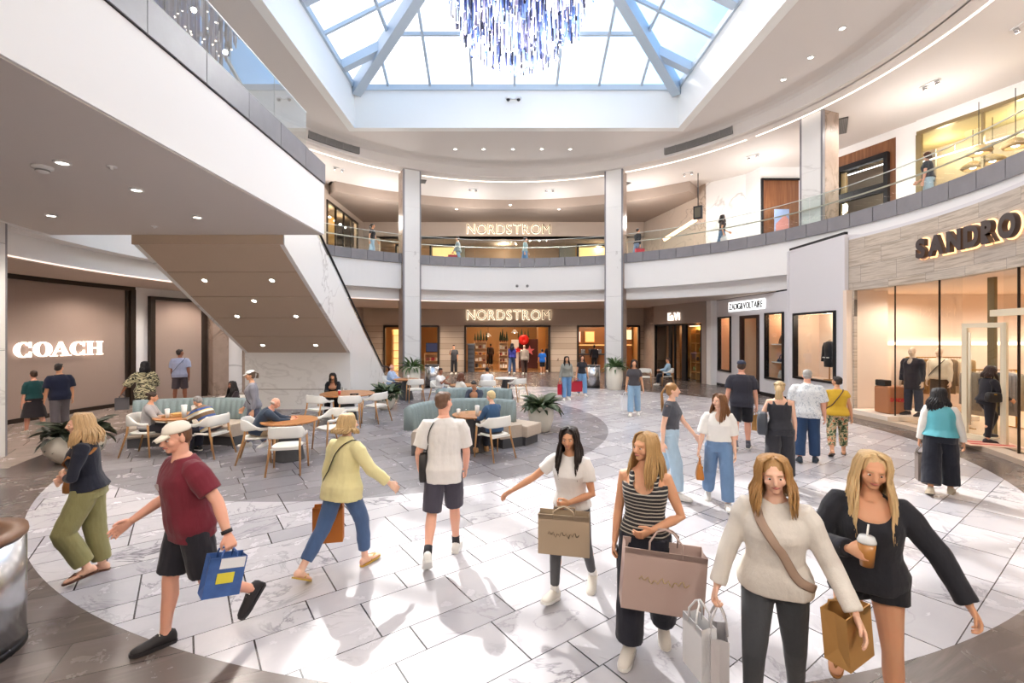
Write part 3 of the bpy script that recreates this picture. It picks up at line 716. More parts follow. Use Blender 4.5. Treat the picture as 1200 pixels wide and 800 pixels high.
for k in range(4):
    A, B = CN[k], CN[(k+1) % 4]; e = (B-A); side = k in (1, 3)
    b = MB(); b.add([A, B, AP], [[0, 1, 2]]); wpart('glass_slope', b, skyglass, sky)
    b = MB(); beam(b, A, B, .16, .22); wpart('sill_beam', b, steel_blue, sky)
    ts = [i/7.8+.0385*2.6 for i in range(7)]; ts = [(.105+.1298*i) for i in range(7)]
    for t in ts:
        p = A+e*t; f = 2*min(t, 1-t); q = (A+B)/2 + (AP-(A+B)/2)*f; q = Vector((p.x+(q-(A+B)/2).x, p.y+(q-(A+B)/2).y, ZK+(AP.z-ZK)*f))
        b = MB(); beam(b, p, q, .3 if side and ts.index(t) % 2 == 0 else .09, .3 if side and ts.index(t) % 2 == 0 else .12); wpart('rafter', b, steel_blue, sky)
    for f in (.28, .6):
        b = MB(); beam(b, A+(AP-A)*f, B+(AP-B)*f, .09, .12); wpart('purlin', b, steel_blue, sky)

# ================================================================ upper floor ring: slab, fascias, stone curb, glass balustrade
b = MB()
for a0, a1 in ((-100, 61.2), (61.2, 118.8), (118.8, 190), (190, 260)): b.arc(C1, 10.5, 17, a0, a1, 4.48, 5.7)
b.arc(C1, 10.75, 17, 0, 360, 5.7, 5.9)
struct('floor_gallery', b, white)
b = MB(); b.arc(C1, 10.9, 17, 0, 360, 3.98, 4.48); struct('ceiling_ground', b, white)
b = MB(); b.arc(C1, 11.0, 17.4, -100, 260, 3.95, 3.985); struct('ceiling_ground_soffit', b, mat('soffit_beige', '#cbbdb1', .7))
b = MB()
for a0, a1 in ((61, 61.3), (66.2, 113.8), (118.2, 207)): b.arc(C1, 10.885, 10.915, a0, a1, 3.965, 3.99)
b.build('light_strip', glow('led_soft', '#ffe6d6', 1.1), label='thin warm light line along the lower edge of the ground floor soffit', cat='light strip')
b = MB()
k = -60.0
while k < 172:
    b.arc(C1, 10.42, 10.78, k+.05, k+3.95, 5.65, 6.08, 3); k += 4
struct('trim_curb', b, stone_grey)
rail = empty('glass_balustrade', (C1[0], C1[1], 6.08), 0, 'curved frameless glass balustrade on stone curb around the upper gallery', 'balustrade')
k = -52.0
while k < 170:
    b = MB(); b.arc(C1, 10.575, 10.59, k+.08, k+7.92, 6.08, 6.98, 5); wpart('glass_pane', b, rail_glass, rail); k += 8
b = MB(); b.arc(C1, 10.57, 10.6, -52, 170, 6.98, 7.0); wpart('top_edge', b, mat('glass_edge', '#d4dad6', .3), rail)
b = MB(); b.arc(C1, 10.7, 10.74, -52, 170, 6.62, 6.66); wpart('handrail', b, mat('rail_steel', '#c8c2b8', .3, .9), rail)

# columns, turned to face the middle of the rotunda
def column(name, cx, cy, z0, z1, w=.84, label=None, side=stone_brown):
    a = atan2(cy-C1[1], cx-C1[0])
    r = empty(name, (cx, cy, z0), a, label, 'column'); h = z1-z0
    b = MB(); b.box((.06, 0, h/2), (w-.12, w, h), bev=.01); b.build('side_cladding', side, r)
    b = MB()
    zz = 0
    while zz < h-.01:
        hh = min(2.05, h-zz); b.box((-w/2+.06, 0, zz+hh/2), (.13, w-.14, hh-.006)); zz += hh
    b.build('marble_face', wmarble, r)
    b = MB()
    for s in (-1, 1): b.box((-w/2+.055, s*(w/2-.035), h/2), (.11, .07, h))
    b.build('edge_strip', stone_grey, r)
    return r
column('marble_column', -4.38, 21.25, 0, 9.9, label='tall white marble column left of the far entrance')
column('marble_column', 5.24, 21.25, 0, 9.9, label='tall white marble column right of the far entrance')
column('marble_column', 10.92, 15.75, 5.9, 9.9, .8, label='white marble column with brown stone side on the upper gallery at right')
column('stone_column', -9.9, 8.3, 0, 4.5, .85, label='grey stone column at the left edge under the bridge', side=stone_grey)

# ================================================================ bridge on the left and its balustrade
BX, BY = -3.94, 10.0
b = MB(); b.box2((-11.2, -6, 4.55), (BX, BY, 5.65)); b.box2((-11.2, -6, 5.65), (BX-.3, BY-.05, 5.9)); struct('floor_bridge', b, white)
b = MB(); b.box2((-11.2, -6, 4.535), (BX-.03, BY-.02, 4.56)); struct('ceiling_bridge', b, ceilw)
b = MB()
for y in range(-6, 10): b.box2((BX-.3, y+.006, 5.66), (BX+.03, y+.994, 6.08))
b.box2((BX-1, BY-.28, 5.66), (BX-.3, BY+.02, 6.08))
struct('trim_bridge_curb', b, stone_grey)
b = MB(); b.box2((BX-.02, -6, 5.645), (BX+.005, BY, 5.66)); struct('trim_shadow_gap', b, black)
br = empty('glass_balustrade', (BX-.12, 2, 6.08), 0, 'straight glass balustrade on grey stone curb along the white bridge', 'balustrade')
y = 9.35
while y > -4:
    b = MB(); b.box2((BX-.13, y-1.29, 6.05), (BX-.11, y-.008, 6.9)); wpart('glass_pane', b, glass('bridge_glass', (.93, .965, .955), 2.6), br); y -= 1.3
b = MB(); b.box2((BX-.135, -4, 6.9), (BX-.105, 9.35, 6.92)); wpart('top_edge', b, mat('glass_edge', '', .2), br)

# ================================================================ outer shell behind everything (mall hall walls)
b = MB(); b.arc(C1, 17, 17.3, -100, 28, 0, 10.3); b.arc(C1, 17, 17.3, 150, 260, 0, 10.3); struct('wall_outer', b, taupe_wall)
b = MB(); b.box2((-20, -9.3, 0), (22, -9, 10.4)); struct('wall_back', b, white)
b = MB(); b.arc(C1, 10.2, 20, -150, -30, 10.3, 10.5); struct('ceiling_entry', b, ceilw)

b = MB(); b.box2((21, -9, -.2), (21.2, 42, 11)); b.box2((-20.2, -9, -.2), (-20, 42, 11)); b.box2((-20, 42, 0), (21, 42.2, 11)); struct('wall_shell', b, taupe_wall)
b = MB(); b.box2((-20, 20.5, 10.45), (21, 42, 10.6)); b.arc(C1, 19, 30, -60, 240, 10.31, 10.45); struct('ceiling_shell', b, ceil_tan)
# ================================================================ lettering
def glyph(ch, size, extrude, bold=0.0):
    cu = bpy.data.curves.new('glyph', 'FONT'); cu.body = ch; cu.size = size; cu.extrude = extrude; cu.offset = bold
    cu.align_x = 'LEFT'; ob = bpy.data.objects.new('glyph', cu); COL.objects.link(ob)
    dg = bpy.context.evaluated_depsgraph_get(); me = bpy.data.meshes.new_from_object(ob.evaluated_get(dg))
    bpy.data.objects.remove(ob); bpy.data.curves.remove(cu)
    xs = [v.co.x for v in me.vertices]; ys = [v.co.y for v in me.vertices]
    return me, min(xs), max(xs), min(ys), max(ys)
def word(root, txt, width, height, m, depth=.05, bold=0.0, place=None, back=None, gap=.14, name='letter'):
    """letters standing upright in root's local x-z plane (front to -y), each one its own part"""
    gs = []; x = 0
    for ch in txt:
        if ch == ' ': x += .35; gs.append(None); continue
        g = glyph(ch, 1, .5, bold); gs.append((ch, g, x)); x += g[2]-g[1]+gap
    tot = x-gap; sx = width/tot; hy = max(g[1][4] for g in gs if g)-min(g[1][3] for g in gs if g); y0 = min(g[1][3] for g in gs if g); sy = height/hy
    for q in gs:
        if not q: continue
        ch, (me, a, b_, c, d), px = q
        cxm = (px+(b_-a)/2)*sx-width/2
        M = place(cxm) if place else Matrix.Translation((cxm, 0, 0))
        vs = [M @ Vector(((v.co.x-(a+b_)/2)*sx, -v.co.z*depth*2*.5, (v.co.y-y0)*sy-height/2)) for v in me.vertices]
        mb = MB(); mb.add(vs, [list(p.vertices) for p in me.polygons]); o = mb.build(name, m, root)
        if back:
            ob2 = glyph(ch, 1, .5, bold+back[1]*(.45 if ch == 'M' else 1)); m2 = ob2[0]
            vs = [M @ Vector(((v.co.x-(a+b_)/2)*sx, -v.co.z*.02+depth*.5+.012, (v.co.y-y0)*sy-height/2)) for v in m2.vertices]
            mb = MB(); mb.add(vs, [list(p.vertices) for p in m2.polygons]); mb.build('halo', back[0], o)

# ================================================================ walls with openings
def wall(name, p0, p1, z0, z1, th, holes, m, side=1, kind='structure', parent=None):
    """upright wall p0->p1; thickness goes to the left of the direction (side=1) or right; holes (u0,u1,za,zb) in metres"""
    p0, p1 = Vector(p0), Vector(p1); d = (p1-p0); L = d.length; d = d/L; n = Vector((-d.y, d.x))*side
    us = sorted({0, L, *[h[0] for h in holes], *[h[1] for h in holes]}); b = MB()
    def blk(a, c, za, zb):
        if c-a < 1e-4 or zb-za < 1e-4: return
        q = [p0+d*a, p0+d*c, p0+d*c+n*th, p0+d*a+n*th]; b.prism([(v.x, v.y) for v in q], za, zb)
    for a, c in zip(us[:-1], us[1:]):
        hs = [h for h in holes if h[0] <= a+1e-5 and h[1] >= c-1e-5]
        if hs: blk(a, c, z0, hs[0][2]); blk(a, c, hs[0][3], z1)
        else: blk(a, c, z0, z1)
    return b.build(name, m, parent, kind=kind if parent is None else None)
def frame_loc(p0, p1, u, z=0, off=0):
    """matrix with x along the wall p0->p1 at u, -y towards the viewer side (right of direction), z up"""
    p0, p1 = Vector(p0), Vector(p1); d = (p1-p0).normalized(); n = Vector((-d.y, d.x)); o = p0+d*u-n*off
    return Matrix(((d.x, n.x, 0, o.x), (d.y, n.y, 0, o.y), (0, 0, 1, z), (0, 0, 0, 1)))
def hit(p0, p1, px):
    """u along p0->p1 where pixel column px meets the wall"""
    k = (px-CX)/F; d = Vector(p1)-Vector(p0); L = d.length
    t = (k*p0[1]-p0[0])/(d.x-k*d.y); return t*L, p0[1]+d.y*t
def zat(py, Y): return H0+(CY-py)/F*Y
def window(name, label, p0, p1, u0, u1, z0, z1, depth, fm, inner, cat='shop window', fw=.07, gl=True, base=None, light=None):
    """recessed lit display window: frame, glass, and a lined niche behind the wall"""
    M = frame_loc(p0, p1, (u0+u1)/2, 0); r = bpy.data.objects.new(name, None); COL.objects.link(r); r.matrix_world = M; tag(r, label, cat)
    w = u1-u0; h = z1-z0; b = MB()
    for s in (-1, 1): b.box((s*(w/2-fw/2), .02, (z0+z1)/2), (fw, .16, h))
    for z in (z0+fw/2, z1-fw/2): b.box((0, .02, z), (w-2*fw, .16, fw))
    b.build('frame', fm, r)
    b = MB(); t = .04
    b.box((0, depth, (z0+z1)/2), (w, t, h)); b.box((-w/2+t/2, depth/2+.06, (z0+z1)/2), (t, depth-.1, h)); b.box((w/2-t/2, depth/2+.06, (z0+z1)/2), (t, depth-.1, h))
    b.box((0, depth/2+.06, z0+t/2), (w-2*t, depth-.1, t)); b.box((0, depth/2+.06, z1-t/2), (w-2*t, depth-.1, t)); b.build('niche', inner, r)
    if light:
        b = MB(); b.box((0, .22, z1-.055), (w*.7, .05, .02)); b.build('strip_lamp', light, r)
    if gl:
        b = MB(); b.box((0, .01, (z0+z1)/2), (w-2*fw, .012, h-2*fw)); b.build('pane', clear, r)
    return r, M

# ---------------------------------------------------------------- far department store
NY = 28.5; NL, NR = (-8.8, NY), (8.8, NY)
stripe = NT('striped_stone'); sx = stripe.n('ShaderNodeSeparateXYZ'); stripe.l(stripe.coord(), sx.inputs[0])
q = stripe.math('DIVIDE', sx.outputs[2], .36); wn = stripe.n('ShaderNodeTexWhiteNoise', noise_dimensions='1D'); stripe.l(stripe.math('FLOOR', q), wn.inputs['W'])
ln = stripe.math('LESS_THAN', stripe.math('FRACT', q), .05)
stripe.set(Base_Color=stripe.mix(ln, stripe.mix(wn.outputs[0], srgb('#ab9885'), srgb('#c2b09e')), srgb('#6f6052')), Roughness=.3); stripe = stripe.m
wall('wall_far', NL, NR, 0, 2.95, .4, [(1.3, 4.75, 0, 2.9), (6.35, 11.75, 0, 2.9), (13.4, 17.3, 0, 2.9)], stripe)
wall('wall_far_header', NL, NR, 2.95, 4.2, .4, [], taupe_wall)
wall('wall_far_upper', NL, NR, 5.9, 9.6, .4, [(1.0, 16.6, 5.9, 8.42)], taupe_wall)
b = MB()
for x0, x1 in ((-7.5, -4.05), (-2.45, 2.95), (4.6, 8.5)):
    for x in (x0, x1-.14 if x1 < 3.5 and x1 > 0 else x1-.08): b.box2((x, NY-.1, 0), (x+.12, NY+.1, 2.9))
    b.box2((x0, NY-.1, 2.82), (x1, NY+.1, 2.94))
b.build('door_frame', dark_bronze, label='dark bronze frames around the far store entrance and side windows', cat='frame', kind='structure')
warm_in = mat('store_warm_wall', '#c79a63', .6); floor_in = mat('store_floor', '#a97b4c', .18, var=.15, vscale=2)
b = MB(); b.box2((-9, NY+.4, 0), (9, 41, .02)); struct('floor_store', b, floor_in)
b = MB(); b.box2((-9, NY+.4, 3.4), (9, 41, 3.5)); struct('ceiling_store', b, mat('store_ceiling', '#d8bf9f', .8))
b = MB(); b.box2((-9.1, 41, 0), (9.1, 41.2, 3.5)); b.box2((-9.2, NY+.4, 0), (-9, 41, 3.5)); b.box2((9, NY+.4, 0), (9.2, 41, 3.5))
b.box2((-3.6, NY+.4, 0), (-3.4, 34, 3.4)); b.box2((3.6, NY+.4, 0), (3.8, 36, 3.4)); struct('wall_store', b, warm_in)
b = MB(); b.box2((3.05, NY+.6, 0), (3.55, NY+1.4, 3.3)); b.box2((2.4, 31.5, 0), (2.9, 33, 3.3)); b.build('pier', mat('golden_wood', '#b98445', .35), label='golden timber pier just inside the far store entrance', cat='pier', kind='structure')
for z, nm, lb in ((3.58, 'store_sign', 'outlined white glowing NORDSTROM letters above the ground floor entrance'), (8.95, 'store_sign', 'outlined white glowing NORDSTROM letters on the upper gallery wall')):
    r = empty(nm, (.33, NY-.12, z), 0, lb, 'sign')
    word(r, 'NORDSTROM', 5.2, .6, mat('letter_bronze', '#6a5340', .4), .06, -.012, back=(glow('neon_white', '#fff1d6', 2.2), .022), gap=.17)
# upper floor store front: timber panelled back wall and lit rooms
b = MB(); b.box2((-8.8, 32, 5.9), (8.8, 32.2, 8.6)); struct('wall_upper_back', b, mat('upper_panel', '#a78561', .45, var=.12, vscale=1.5, stretch=(.2, 1, 6)))
b = MB(); b.box2((-8.8, NY, 8.42), (8.8, 32, 8.5)); struct('ceiling_upper_store', b, mat('soffit_beige', '', .7))
b = MB(); b.box2((-8.8, 23, 5.85), (9.5, 32.2, 5.9)); struct('floor_upper_far', b, mat('upper_floor', '#8d7c6d', .25))
for x0, x1, lb in ((-7.2, -5.9, 'dark framed yellow lit shop window at left end of the upper far wall'), (-4.9, -3.0, 'yellow lit shop window left of the upper timber panels'), (5.0, 7.6, 'yellow lit shop window right of the upper timber panels')):
    r = empty('shop_window', ((x0+x1)/2, 30.6, 5.9), 0, lb, 'shop window'); w = x1-x0
    b = MB()
    for s in (-1, 1): b.box((s*(w/2), 0, 1.2), (.12, .2, 2.4))
    b.box((0, 0, 2.45), (w+.12, .2, .12)); b.build('frame', black, r)
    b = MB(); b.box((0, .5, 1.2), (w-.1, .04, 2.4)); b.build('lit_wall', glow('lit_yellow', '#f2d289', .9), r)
    b = MB()
    for s in range(3): b.box((0, .3, .6+.5*s), (w*.8, .3, .03))
    b.build('shelf', mat('golden_wood', '', .35), r)
for x0, x1 in ((-2.7, 3.8),):
    b = MB(); b.box2((x0-.9, 31.6, 5.9), (x0, 31.9, 8.4)); b.box2((x1+.1, 31.6, 5.9), (x1+1.2, 31.9, 8.4)); b.build('wall_panel', mat('grey_panel', '#8a8a80', .4), label='grey green panels either side of the upper timber wall', cat='panel', kind='structure')
# store fittings seen through the entrance
def gondola(x, y, w, h, label, m, n=5):
    r = empty('display_shelf', (x, y, 0), 0, label, 'shelf'); b = MB(); b.box((0, .15, h/2), (w, .04, h))
    for s in (-1, 1): b.box((s*w/2, 0, h/2), (.04, .34, h))
    b.build('carcass', m, r)
    for k in range(n):
        b = MB(); b.box((0, 0, .15+k*(h-.2)/(n-1)), (w-.05, .32, .03)); b.build('shelf', m, r)
    for k in range(n-1):
        for j in range(3):
            c = random.choice(['#f4efe6', '#7a3b2c', '#2d2a28', '#c98f3e', '#d9d2c5', '#a3282c']); b = MB(); hh = random.uniform(.12, .25)
            b.box((-w/2+w*(j+.6)/3.2, -.04, .165+k*(h-.2)/(n-1)+hh/2), (w*.2, .2, hh), bev=.01)
            b.build('boxed_goods', mat('goods_'+c[1:], c, .5), r)
lightwood = mat('light_wood', '#d7b489', .45)
gondola(-1.55, 30.5, .8, 1.9, 'pale shelf of goods just inside the entrance at left', lightwood)
gondola(.0, 30.3, .55, 1.85, 'slim pale shelf of goods in the middle of the entrance', lightwood)
pine = mat('pine_green', '#2f3a26', .8, var=.3, vscale=9)
def pine_tree(x, y, z, h, label):
    b = MB(); b.lathe([(.02, 0), (.05, .02), (.05, .12), (.02, .12)], n=8); r = empty('small_pine', (x, y, z), 0, label, 'tree', 'little pine trees on the store shelves')
    b.build('pot', mat('goods_7a3b2c', '#7a3b2c', .5), r)
    b = MB(); pr = []
    for k in range(5): pr += [(h*.155*(1-k/5.5), .1+h*.9*k/5), (h*.12*(1-k/5.5), .1+h*.9*(k+.8)/5)]
    b.lathe(pr+[(.001, h)], n=9, smooth=False); b.build('foliage', pine, r)
for i in range(5): pine_tree(-1.9+i*.19, 30.5, 1.9, .5+.15*(i % 3), 'little dark pine tree on the pale shelf inside the entrance at left')
for i in range(4): pine_tree(-.2+i*.14, 30.3, 1.86, .5+.18*((i+1) % 3), 'little dark pine tree on the pale shelf at the middle of the entrance')
for i in range(4): pine_tree(1.05+i*.22, 31.6, 2.05, .5+.2*(i % 2), 'little dark pine tree above the star display inside the entrance')
r = empty('display_stand', (-2.05, 28.9, 0), 0, 'dark grey column stand at the left side of the entrance', 'stand')
b = MB(); b.box((0, 0, .85), (.42, .42, 1.7), bev=.02); b.build('column', mat('dark_grey', '#4b4c52', .6), r); b = MB(); b.box((0, 0, 1.74), (.5, .5, .08)); b.build('cap', mat('grey_cap', '#7b7c80', .6), r)
b = MB()
for k in range(5): b.box((0, -.215, .3+.28*k), (.34, .01, .12))
b.build('slat', mat('dark_slat', '#33343a', .6), r)
r = empty('display_wall', (1.75, 31.7, 0), 0, 'dark red display wall with star and red disc inside the entrance', 'display'); b = MB(); b.box((0, .1, 1.02), (1.5, .1, 2.04)); b.build('panel', mat('maroon_panel', '#5a2a25', .5), r)
b = MB(); b.lathe([(.001, -.03), (.34, -.03), (.36, 0), (.34, .03), (.001, .03)], M=Matrix.Translation((-.35, -.3, 2.0)) @ Matrix.Rotation(pi/2, 4, 'X'), n=28); b.build('red_disc', mat('red_disc', '#d8201f', .4), r)
b = MB(); st = [((.36 if k % 2 == 0 else .15)*sin(pi*k/5), (.36 if k % 2 == 0 else .15)*cos(pi*k/5)) for k in range(10)]
b.prismM(st, -.04, .04, Matrix.Translation((.05, -.35, 1.25)) @ Matrix.Rotation(pi/2, 4, 'X')); b.build('pink_star', mat('pink_star', '#e0707c', .4), r)
b = MB(); b.prismM(st, -.04, .04, Matrix.Translation((-.75, -.35, 1.3)) @ Matrix.Rotation(pi/2, 4, 'X') @ Matrix.Scale(.7, 4)); b.build('red_star', mat('red_disc', '', .4), r)
b = MB(); b.box((-.95, -.1, 1.0), (.5, .3, 2.0)); b.build('white_pillar', white, r)
for px, py, lb in ((572, 394, 'white cone pendant lamp at left inside the entrance'), (603, 390, 'white cone pendant lamp at right inside the entrance')):
    p = at(px, py, 32.5); r = empty('pendant_lamp', p, 0, lb, 'lamp'); b = MB(); b.lathe([(.06, .25), (.1, .2), (.26, 0), (.24, 0), (.08, .2), (.05, .24)], n=18); b.build('shade', white, r)
    b = MB(); b.cyl((0, 0, .24), (0, 0, 3.4-p.z), .012); b.build('cord', black, r); b = MB(); b.ell((0, 0, .06), (.08, .08, .08)); b.build('bulb', bulb, r)
# left and right side rooms of the far store
r = empty('wall_screen', (-4.75, 30.2, 1.5), 0, 'dark blue wall screen in the far store window left of the entrance', 'screen'); b = MB(); b.box((0, 0, 0), (.8, .06, .62), bev=.01); b.build('bezel', black, r); b = MB(); b.box((0, -.034, 0), (.72, .006, .54)); b.build('display', glow('screen_navy', '#27304f', .5), r)
gondola(-4.7, 30.4, 1.1, 1.1, 'pale low shelf under the dark blue screen', lightwood, 3)
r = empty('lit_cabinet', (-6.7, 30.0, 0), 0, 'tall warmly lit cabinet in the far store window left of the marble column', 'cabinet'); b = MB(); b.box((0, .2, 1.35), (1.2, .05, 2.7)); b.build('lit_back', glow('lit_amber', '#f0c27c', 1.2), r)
b = MB()
for s in (-1, 0, 1): b.box((s*.6, 0, 1.35), (.06, .45, 2.7))
b.build('upright', mat('golden_wood', '', .35), r); b = MB()
for k in range(5): b.box((0, 0, .3+k*.5), (1.2, .4, .03))
b.build('shelf', mat('golden_wood', '', .35), r)
# coffee counter in the right hand room
r = empty('counter', (6.3, 30.6, 0), 0, 'timber coffee counter in the far store window right of the entrance', 'counter'); b = MB(); b.box((0, 0, .5), (3.6, .7, 1.0), bev=.02); b.build('body', mat('counter_wood', '#8a5c38', .4), r); b = MB(); b.box((0, 0, 1.03), (3.7, .8, .06), bev=.01); b.build('worktop', mat('dark_slat', '', .4), r)
for k in range(6):
    b = MB(); b.box((-1.5+k*.55, .1, 1.06+.16), (.3, .3, .32), bev=.03); b.build('machine', chrome if k % 2 else mat('dark_grey', '', .6), r)
for k in range(2):
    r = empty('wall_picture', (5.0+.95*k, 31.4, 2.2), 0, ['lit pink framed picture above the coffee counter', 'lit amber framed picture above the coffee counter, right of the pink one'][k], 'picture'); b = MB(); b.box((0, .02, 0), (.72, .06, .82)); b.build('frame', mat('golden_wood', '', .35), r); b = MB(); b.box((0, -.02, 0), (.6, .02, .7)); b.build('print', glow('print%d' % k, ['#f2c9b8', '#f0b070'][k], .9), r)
b = MB(); b.box2((4.2, 31.5, 0), (8.9, 31.6, 3.3)); struct('wall_counter', b, mat('counter_wood', '', .4))
r = empty('menu_screen', (7.75, 29.6, 2.35), R(-6), 'pale blue and yellow menu screen right of the marble column', 'screen'); b = MB(); b.box((0, .03, 0), (1.2, .06, .7)); b.build('bezel', black, r)
b = MB(); b.box((-.28, -.01, 0), (.58, .02, .62)); b.build('blue_half', glow('menu_blue', '#a9b7e8', 1.1), r); b = MB(); b.box((.3, -.01, 0), (.54, .02, .62)); b.build('yellow_half', glow('menu_yellow', '#e8dcae', 1.1), r)
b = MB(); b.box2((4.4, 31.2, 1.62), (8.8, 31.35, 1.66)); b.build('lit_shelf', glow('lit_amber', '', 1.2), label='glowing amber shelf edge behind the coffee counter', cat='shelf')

# ---------------------------------------------------------------- left: dark framed hoarding with the COACH sign
b = MB(); b.arc(C1, 13.4, 13.6, 164.9, 205, 0, 3.9); hoarding = mat('hoarding_taupe', '#a8958a', .6, var=.03, vscale=30); o = struct('wall_left', b, hoarding)
b = MB(); b.arc(C1, 13.3, 13.5, 164.6, 205, 3.82, 3.97); b.arc(C1, 13.28, 13.5, 164.6, 165.3, 0, 3.85); b.arc(C1, 13.34, 13.5, 165.3, 165.75, 0, 3.85); b.arc(C1, 13.36, 13.45, 164.9, 205, 0, .12)
b.build('trim_left_frame', dark_bronze, kind='structure')
b = MB(); b.arc(C1, 13.3, 13.6, 162.9, 164.6, 0, 3.97); b.arc(C1, 13.3, 13.6, 150, 162.9, 3.66, 3.97); struct('wall_left_pier', b, white)
b = MB(); b.arc(C1, 13.2, 13.5, 154.9, 162.2, 0, 3.6); struct('wall_left_panel', b, hoarding)
b = MB(); b.arc(C1, 13.15, 13.5, 154.4, 162.9, 3.56, 3.68); b.arc(C1, 13.15, 13.5, 162.2, 162.9, 0, 3.6); b.arc(C1, 13.15, 13.5, 154.2, 155, 0, 3.6); b.build('trim_left_panel_frame', dark_bronze, kind='structure')
b = MB(); b.arc(C1, 12.9, 13.5, 151.2, 153.9, 0, 3.97); struct('pillar_brown', b, stone_brown)
b = MB(); b.arc(C1, 13.0, 13.5, 148.6, 151.2, 0, 3.97); struct('pillar_marble', b, wmarble)
b = MB(); b.arc(C1, 12.9, 13.5, 147.6, 148.6, 0, 3.97); struct('pillar_brown_edge', b, stone_brown)
LW = [(-11.0, 18.9), (-9.8, 20.6), (-8.8, 22.2), (-8.8, 28.7)]
for i, nm in enumerate(('wall_left_back', 'wall_left_turn', 'wall_left_hall')):
    wall(nm, LW[i], LW[i+1], 0, 4.0, .2, [], taupe_wall)
    wall(nm+'_upper', LW[i], LW[i+1], 5.9, 9.9, .2, [(.4, 5.2, 5.9, 9.05)] if i == 2 else [], taupe_wall)
b = MB(); b.box2((-10.2, 22.5, 5.9), (-10.1, 27.6, 9.3)); b.build('wall_gold_room', mat('gold_wall', '#b58b4a', .5), kind='structure')
r = empty('shop_window', (-8.8, 25, 5.9), 0, 'dark framed gold lit shop window at the far left of the upper gallery', 'shop window'); b = MB()
for y in (-2.35, -1.2, 0, 1.2, 2.35): b.box((.02, y, 1.58), (.1, .07, 3.15))
b.box((.02, 0, 3.12), (.1, 4.8, .1)); b.build('frame', dark_bronze, r); b = MB(); b.box((0, 0, 1.57), (.015, 4.7, 3.1)); b.build('pane', clear, r)
b = MB()
for k in range(6): b.ell((-.6, -2+k*.8, 2.8), (.07, .07, .05))
b.build('lamp_row', bulb, r)
# COACH letters: broad slab-serif forms
def coach_letter(kind):
    def ellipse(a, b_, n=40, t0=0, t1=360): return [(a*cos(R(t0+(t1-t0)*k/n)), b_*sin(R(t0+(t1-t0)*k/n))) for k in range(n+1)]
    polys = []
    if kind in 'OC':
        o = ellipse(.62, .5, 40, 38, 322) if kind == 'C' else ellipse(.62, .5, 48)
        i = ellipse(.28, .43, 40, 38, 322) if kind == 'C' else ellipse(.28, .43, 48)
        for k in range(len(o)-1): polys.append([o[k], o[k+1], i[k+1], i[k]])
        if kind == 'C':
            polys += [[(.40, .12), (.48, .12), (.48, .5), (.40, .5)], [(.40, -.5), (.48, -.5), (.48, -.12), (.40, -.12)], [(.2, .33), (.42, .18), (.42, .38), (.25, .45)], [(.2, -.33), (.42, -.18), (.42, -.38), (.25, -.45)]]
    elif kind == 'A':
        polys += [[(-.5, -.42), (-.38, -.42), (.08, .5), (-.04, .5)], [(-.04, .5), (.08, .5), (.56, -.42), (.2, -.42)], [(-.28, -.2), (.2, -.2), (.2, -.1), (-.24, -.1)], [(-.66, -.5), (-.22, -.5), (-.22, -.42), (-.66, -.42)], [(.02, -.5), (.72, -.5), (.72, -.42), (.02, -.42)]]
    elif kind == 'H':
        for s in (-1, 1):
            polys += [[(s*.36-.13, -.5), (s*.36+.13, -.5), (s*.36+.13, .5), (s*.36-.13, .5)]]
            for e in (-.5, .42): polys.append([(s*.36-.24, e), (s*.36+.24, e), (s*.36+.24, e+.08), (s*.36-.24, e+.08)])
        polys.append([(-.3, -.05), (.3, -.05), (.3, .05), (-.3, .05)])
    return polys
a0 = R(180-2.6); cs = empty('store_sign', (C1[0], C1[1], 1.97), 0, 'white glowing COACH letters on the taupe wall at left', 'sign')
gl_w = glow('sign_white', '#fff4ea', 1.15)
# letters run from photo x 15 to 119 along the curved wall
def ring_at(px, r):
    k = (px-CX)/F; A = k*k+1; B = -2*(k*C1[0]+C1[1]); Cc = C1[0]**2+C1[1]**2-r*r
    Y = (-B+sqrt(B*B-4*A*Cc))/(2*A); return (k*Y, Y), math.degrees(atan2(Y-C1[1], k*Y-C1[0]))
for ch, px0, px1 in (('C', 15, 35), ('O', 38, 59.5), ('A', 58, 82), ('C', 81.5, 98), ('H', 100.5, 119.5)):
    (xa, ya), aa = ring_at(px0, 13.34); (xb, yb), ab = ring_at(px1, 13.34); w = hypot(xb-xa, yb-ya); hgt = .42
    nx, ny = (xb-xa)/w, (yb-ya)/w; pol = coach_letter(ch); mx = max(abs(p[0]) for q in pol for p in q)*2; lo = min(p[0] for q in pol for p in q); hi = max(p[0] for q in pol for p in q)
    b = MB()
    for q in pol:
        base = []
        for dpt in (.0, .06):
            for (x, z) in q:
                t = (x-lo)/(hi-lo)*w; base.append((xa+nx*t+ny*dpt-C1[0], ya+ny*t-nx*dpt-C1[1], z*hgt-.03))
        n = len(q); b.add(base, [list(range(n)), list(range(n, 2*n))[::-1]]+[[i, n+i, n+(i+1) % n, (i+1) % n] for i in range(n)])
    b.build('letter', gl_w, cs)

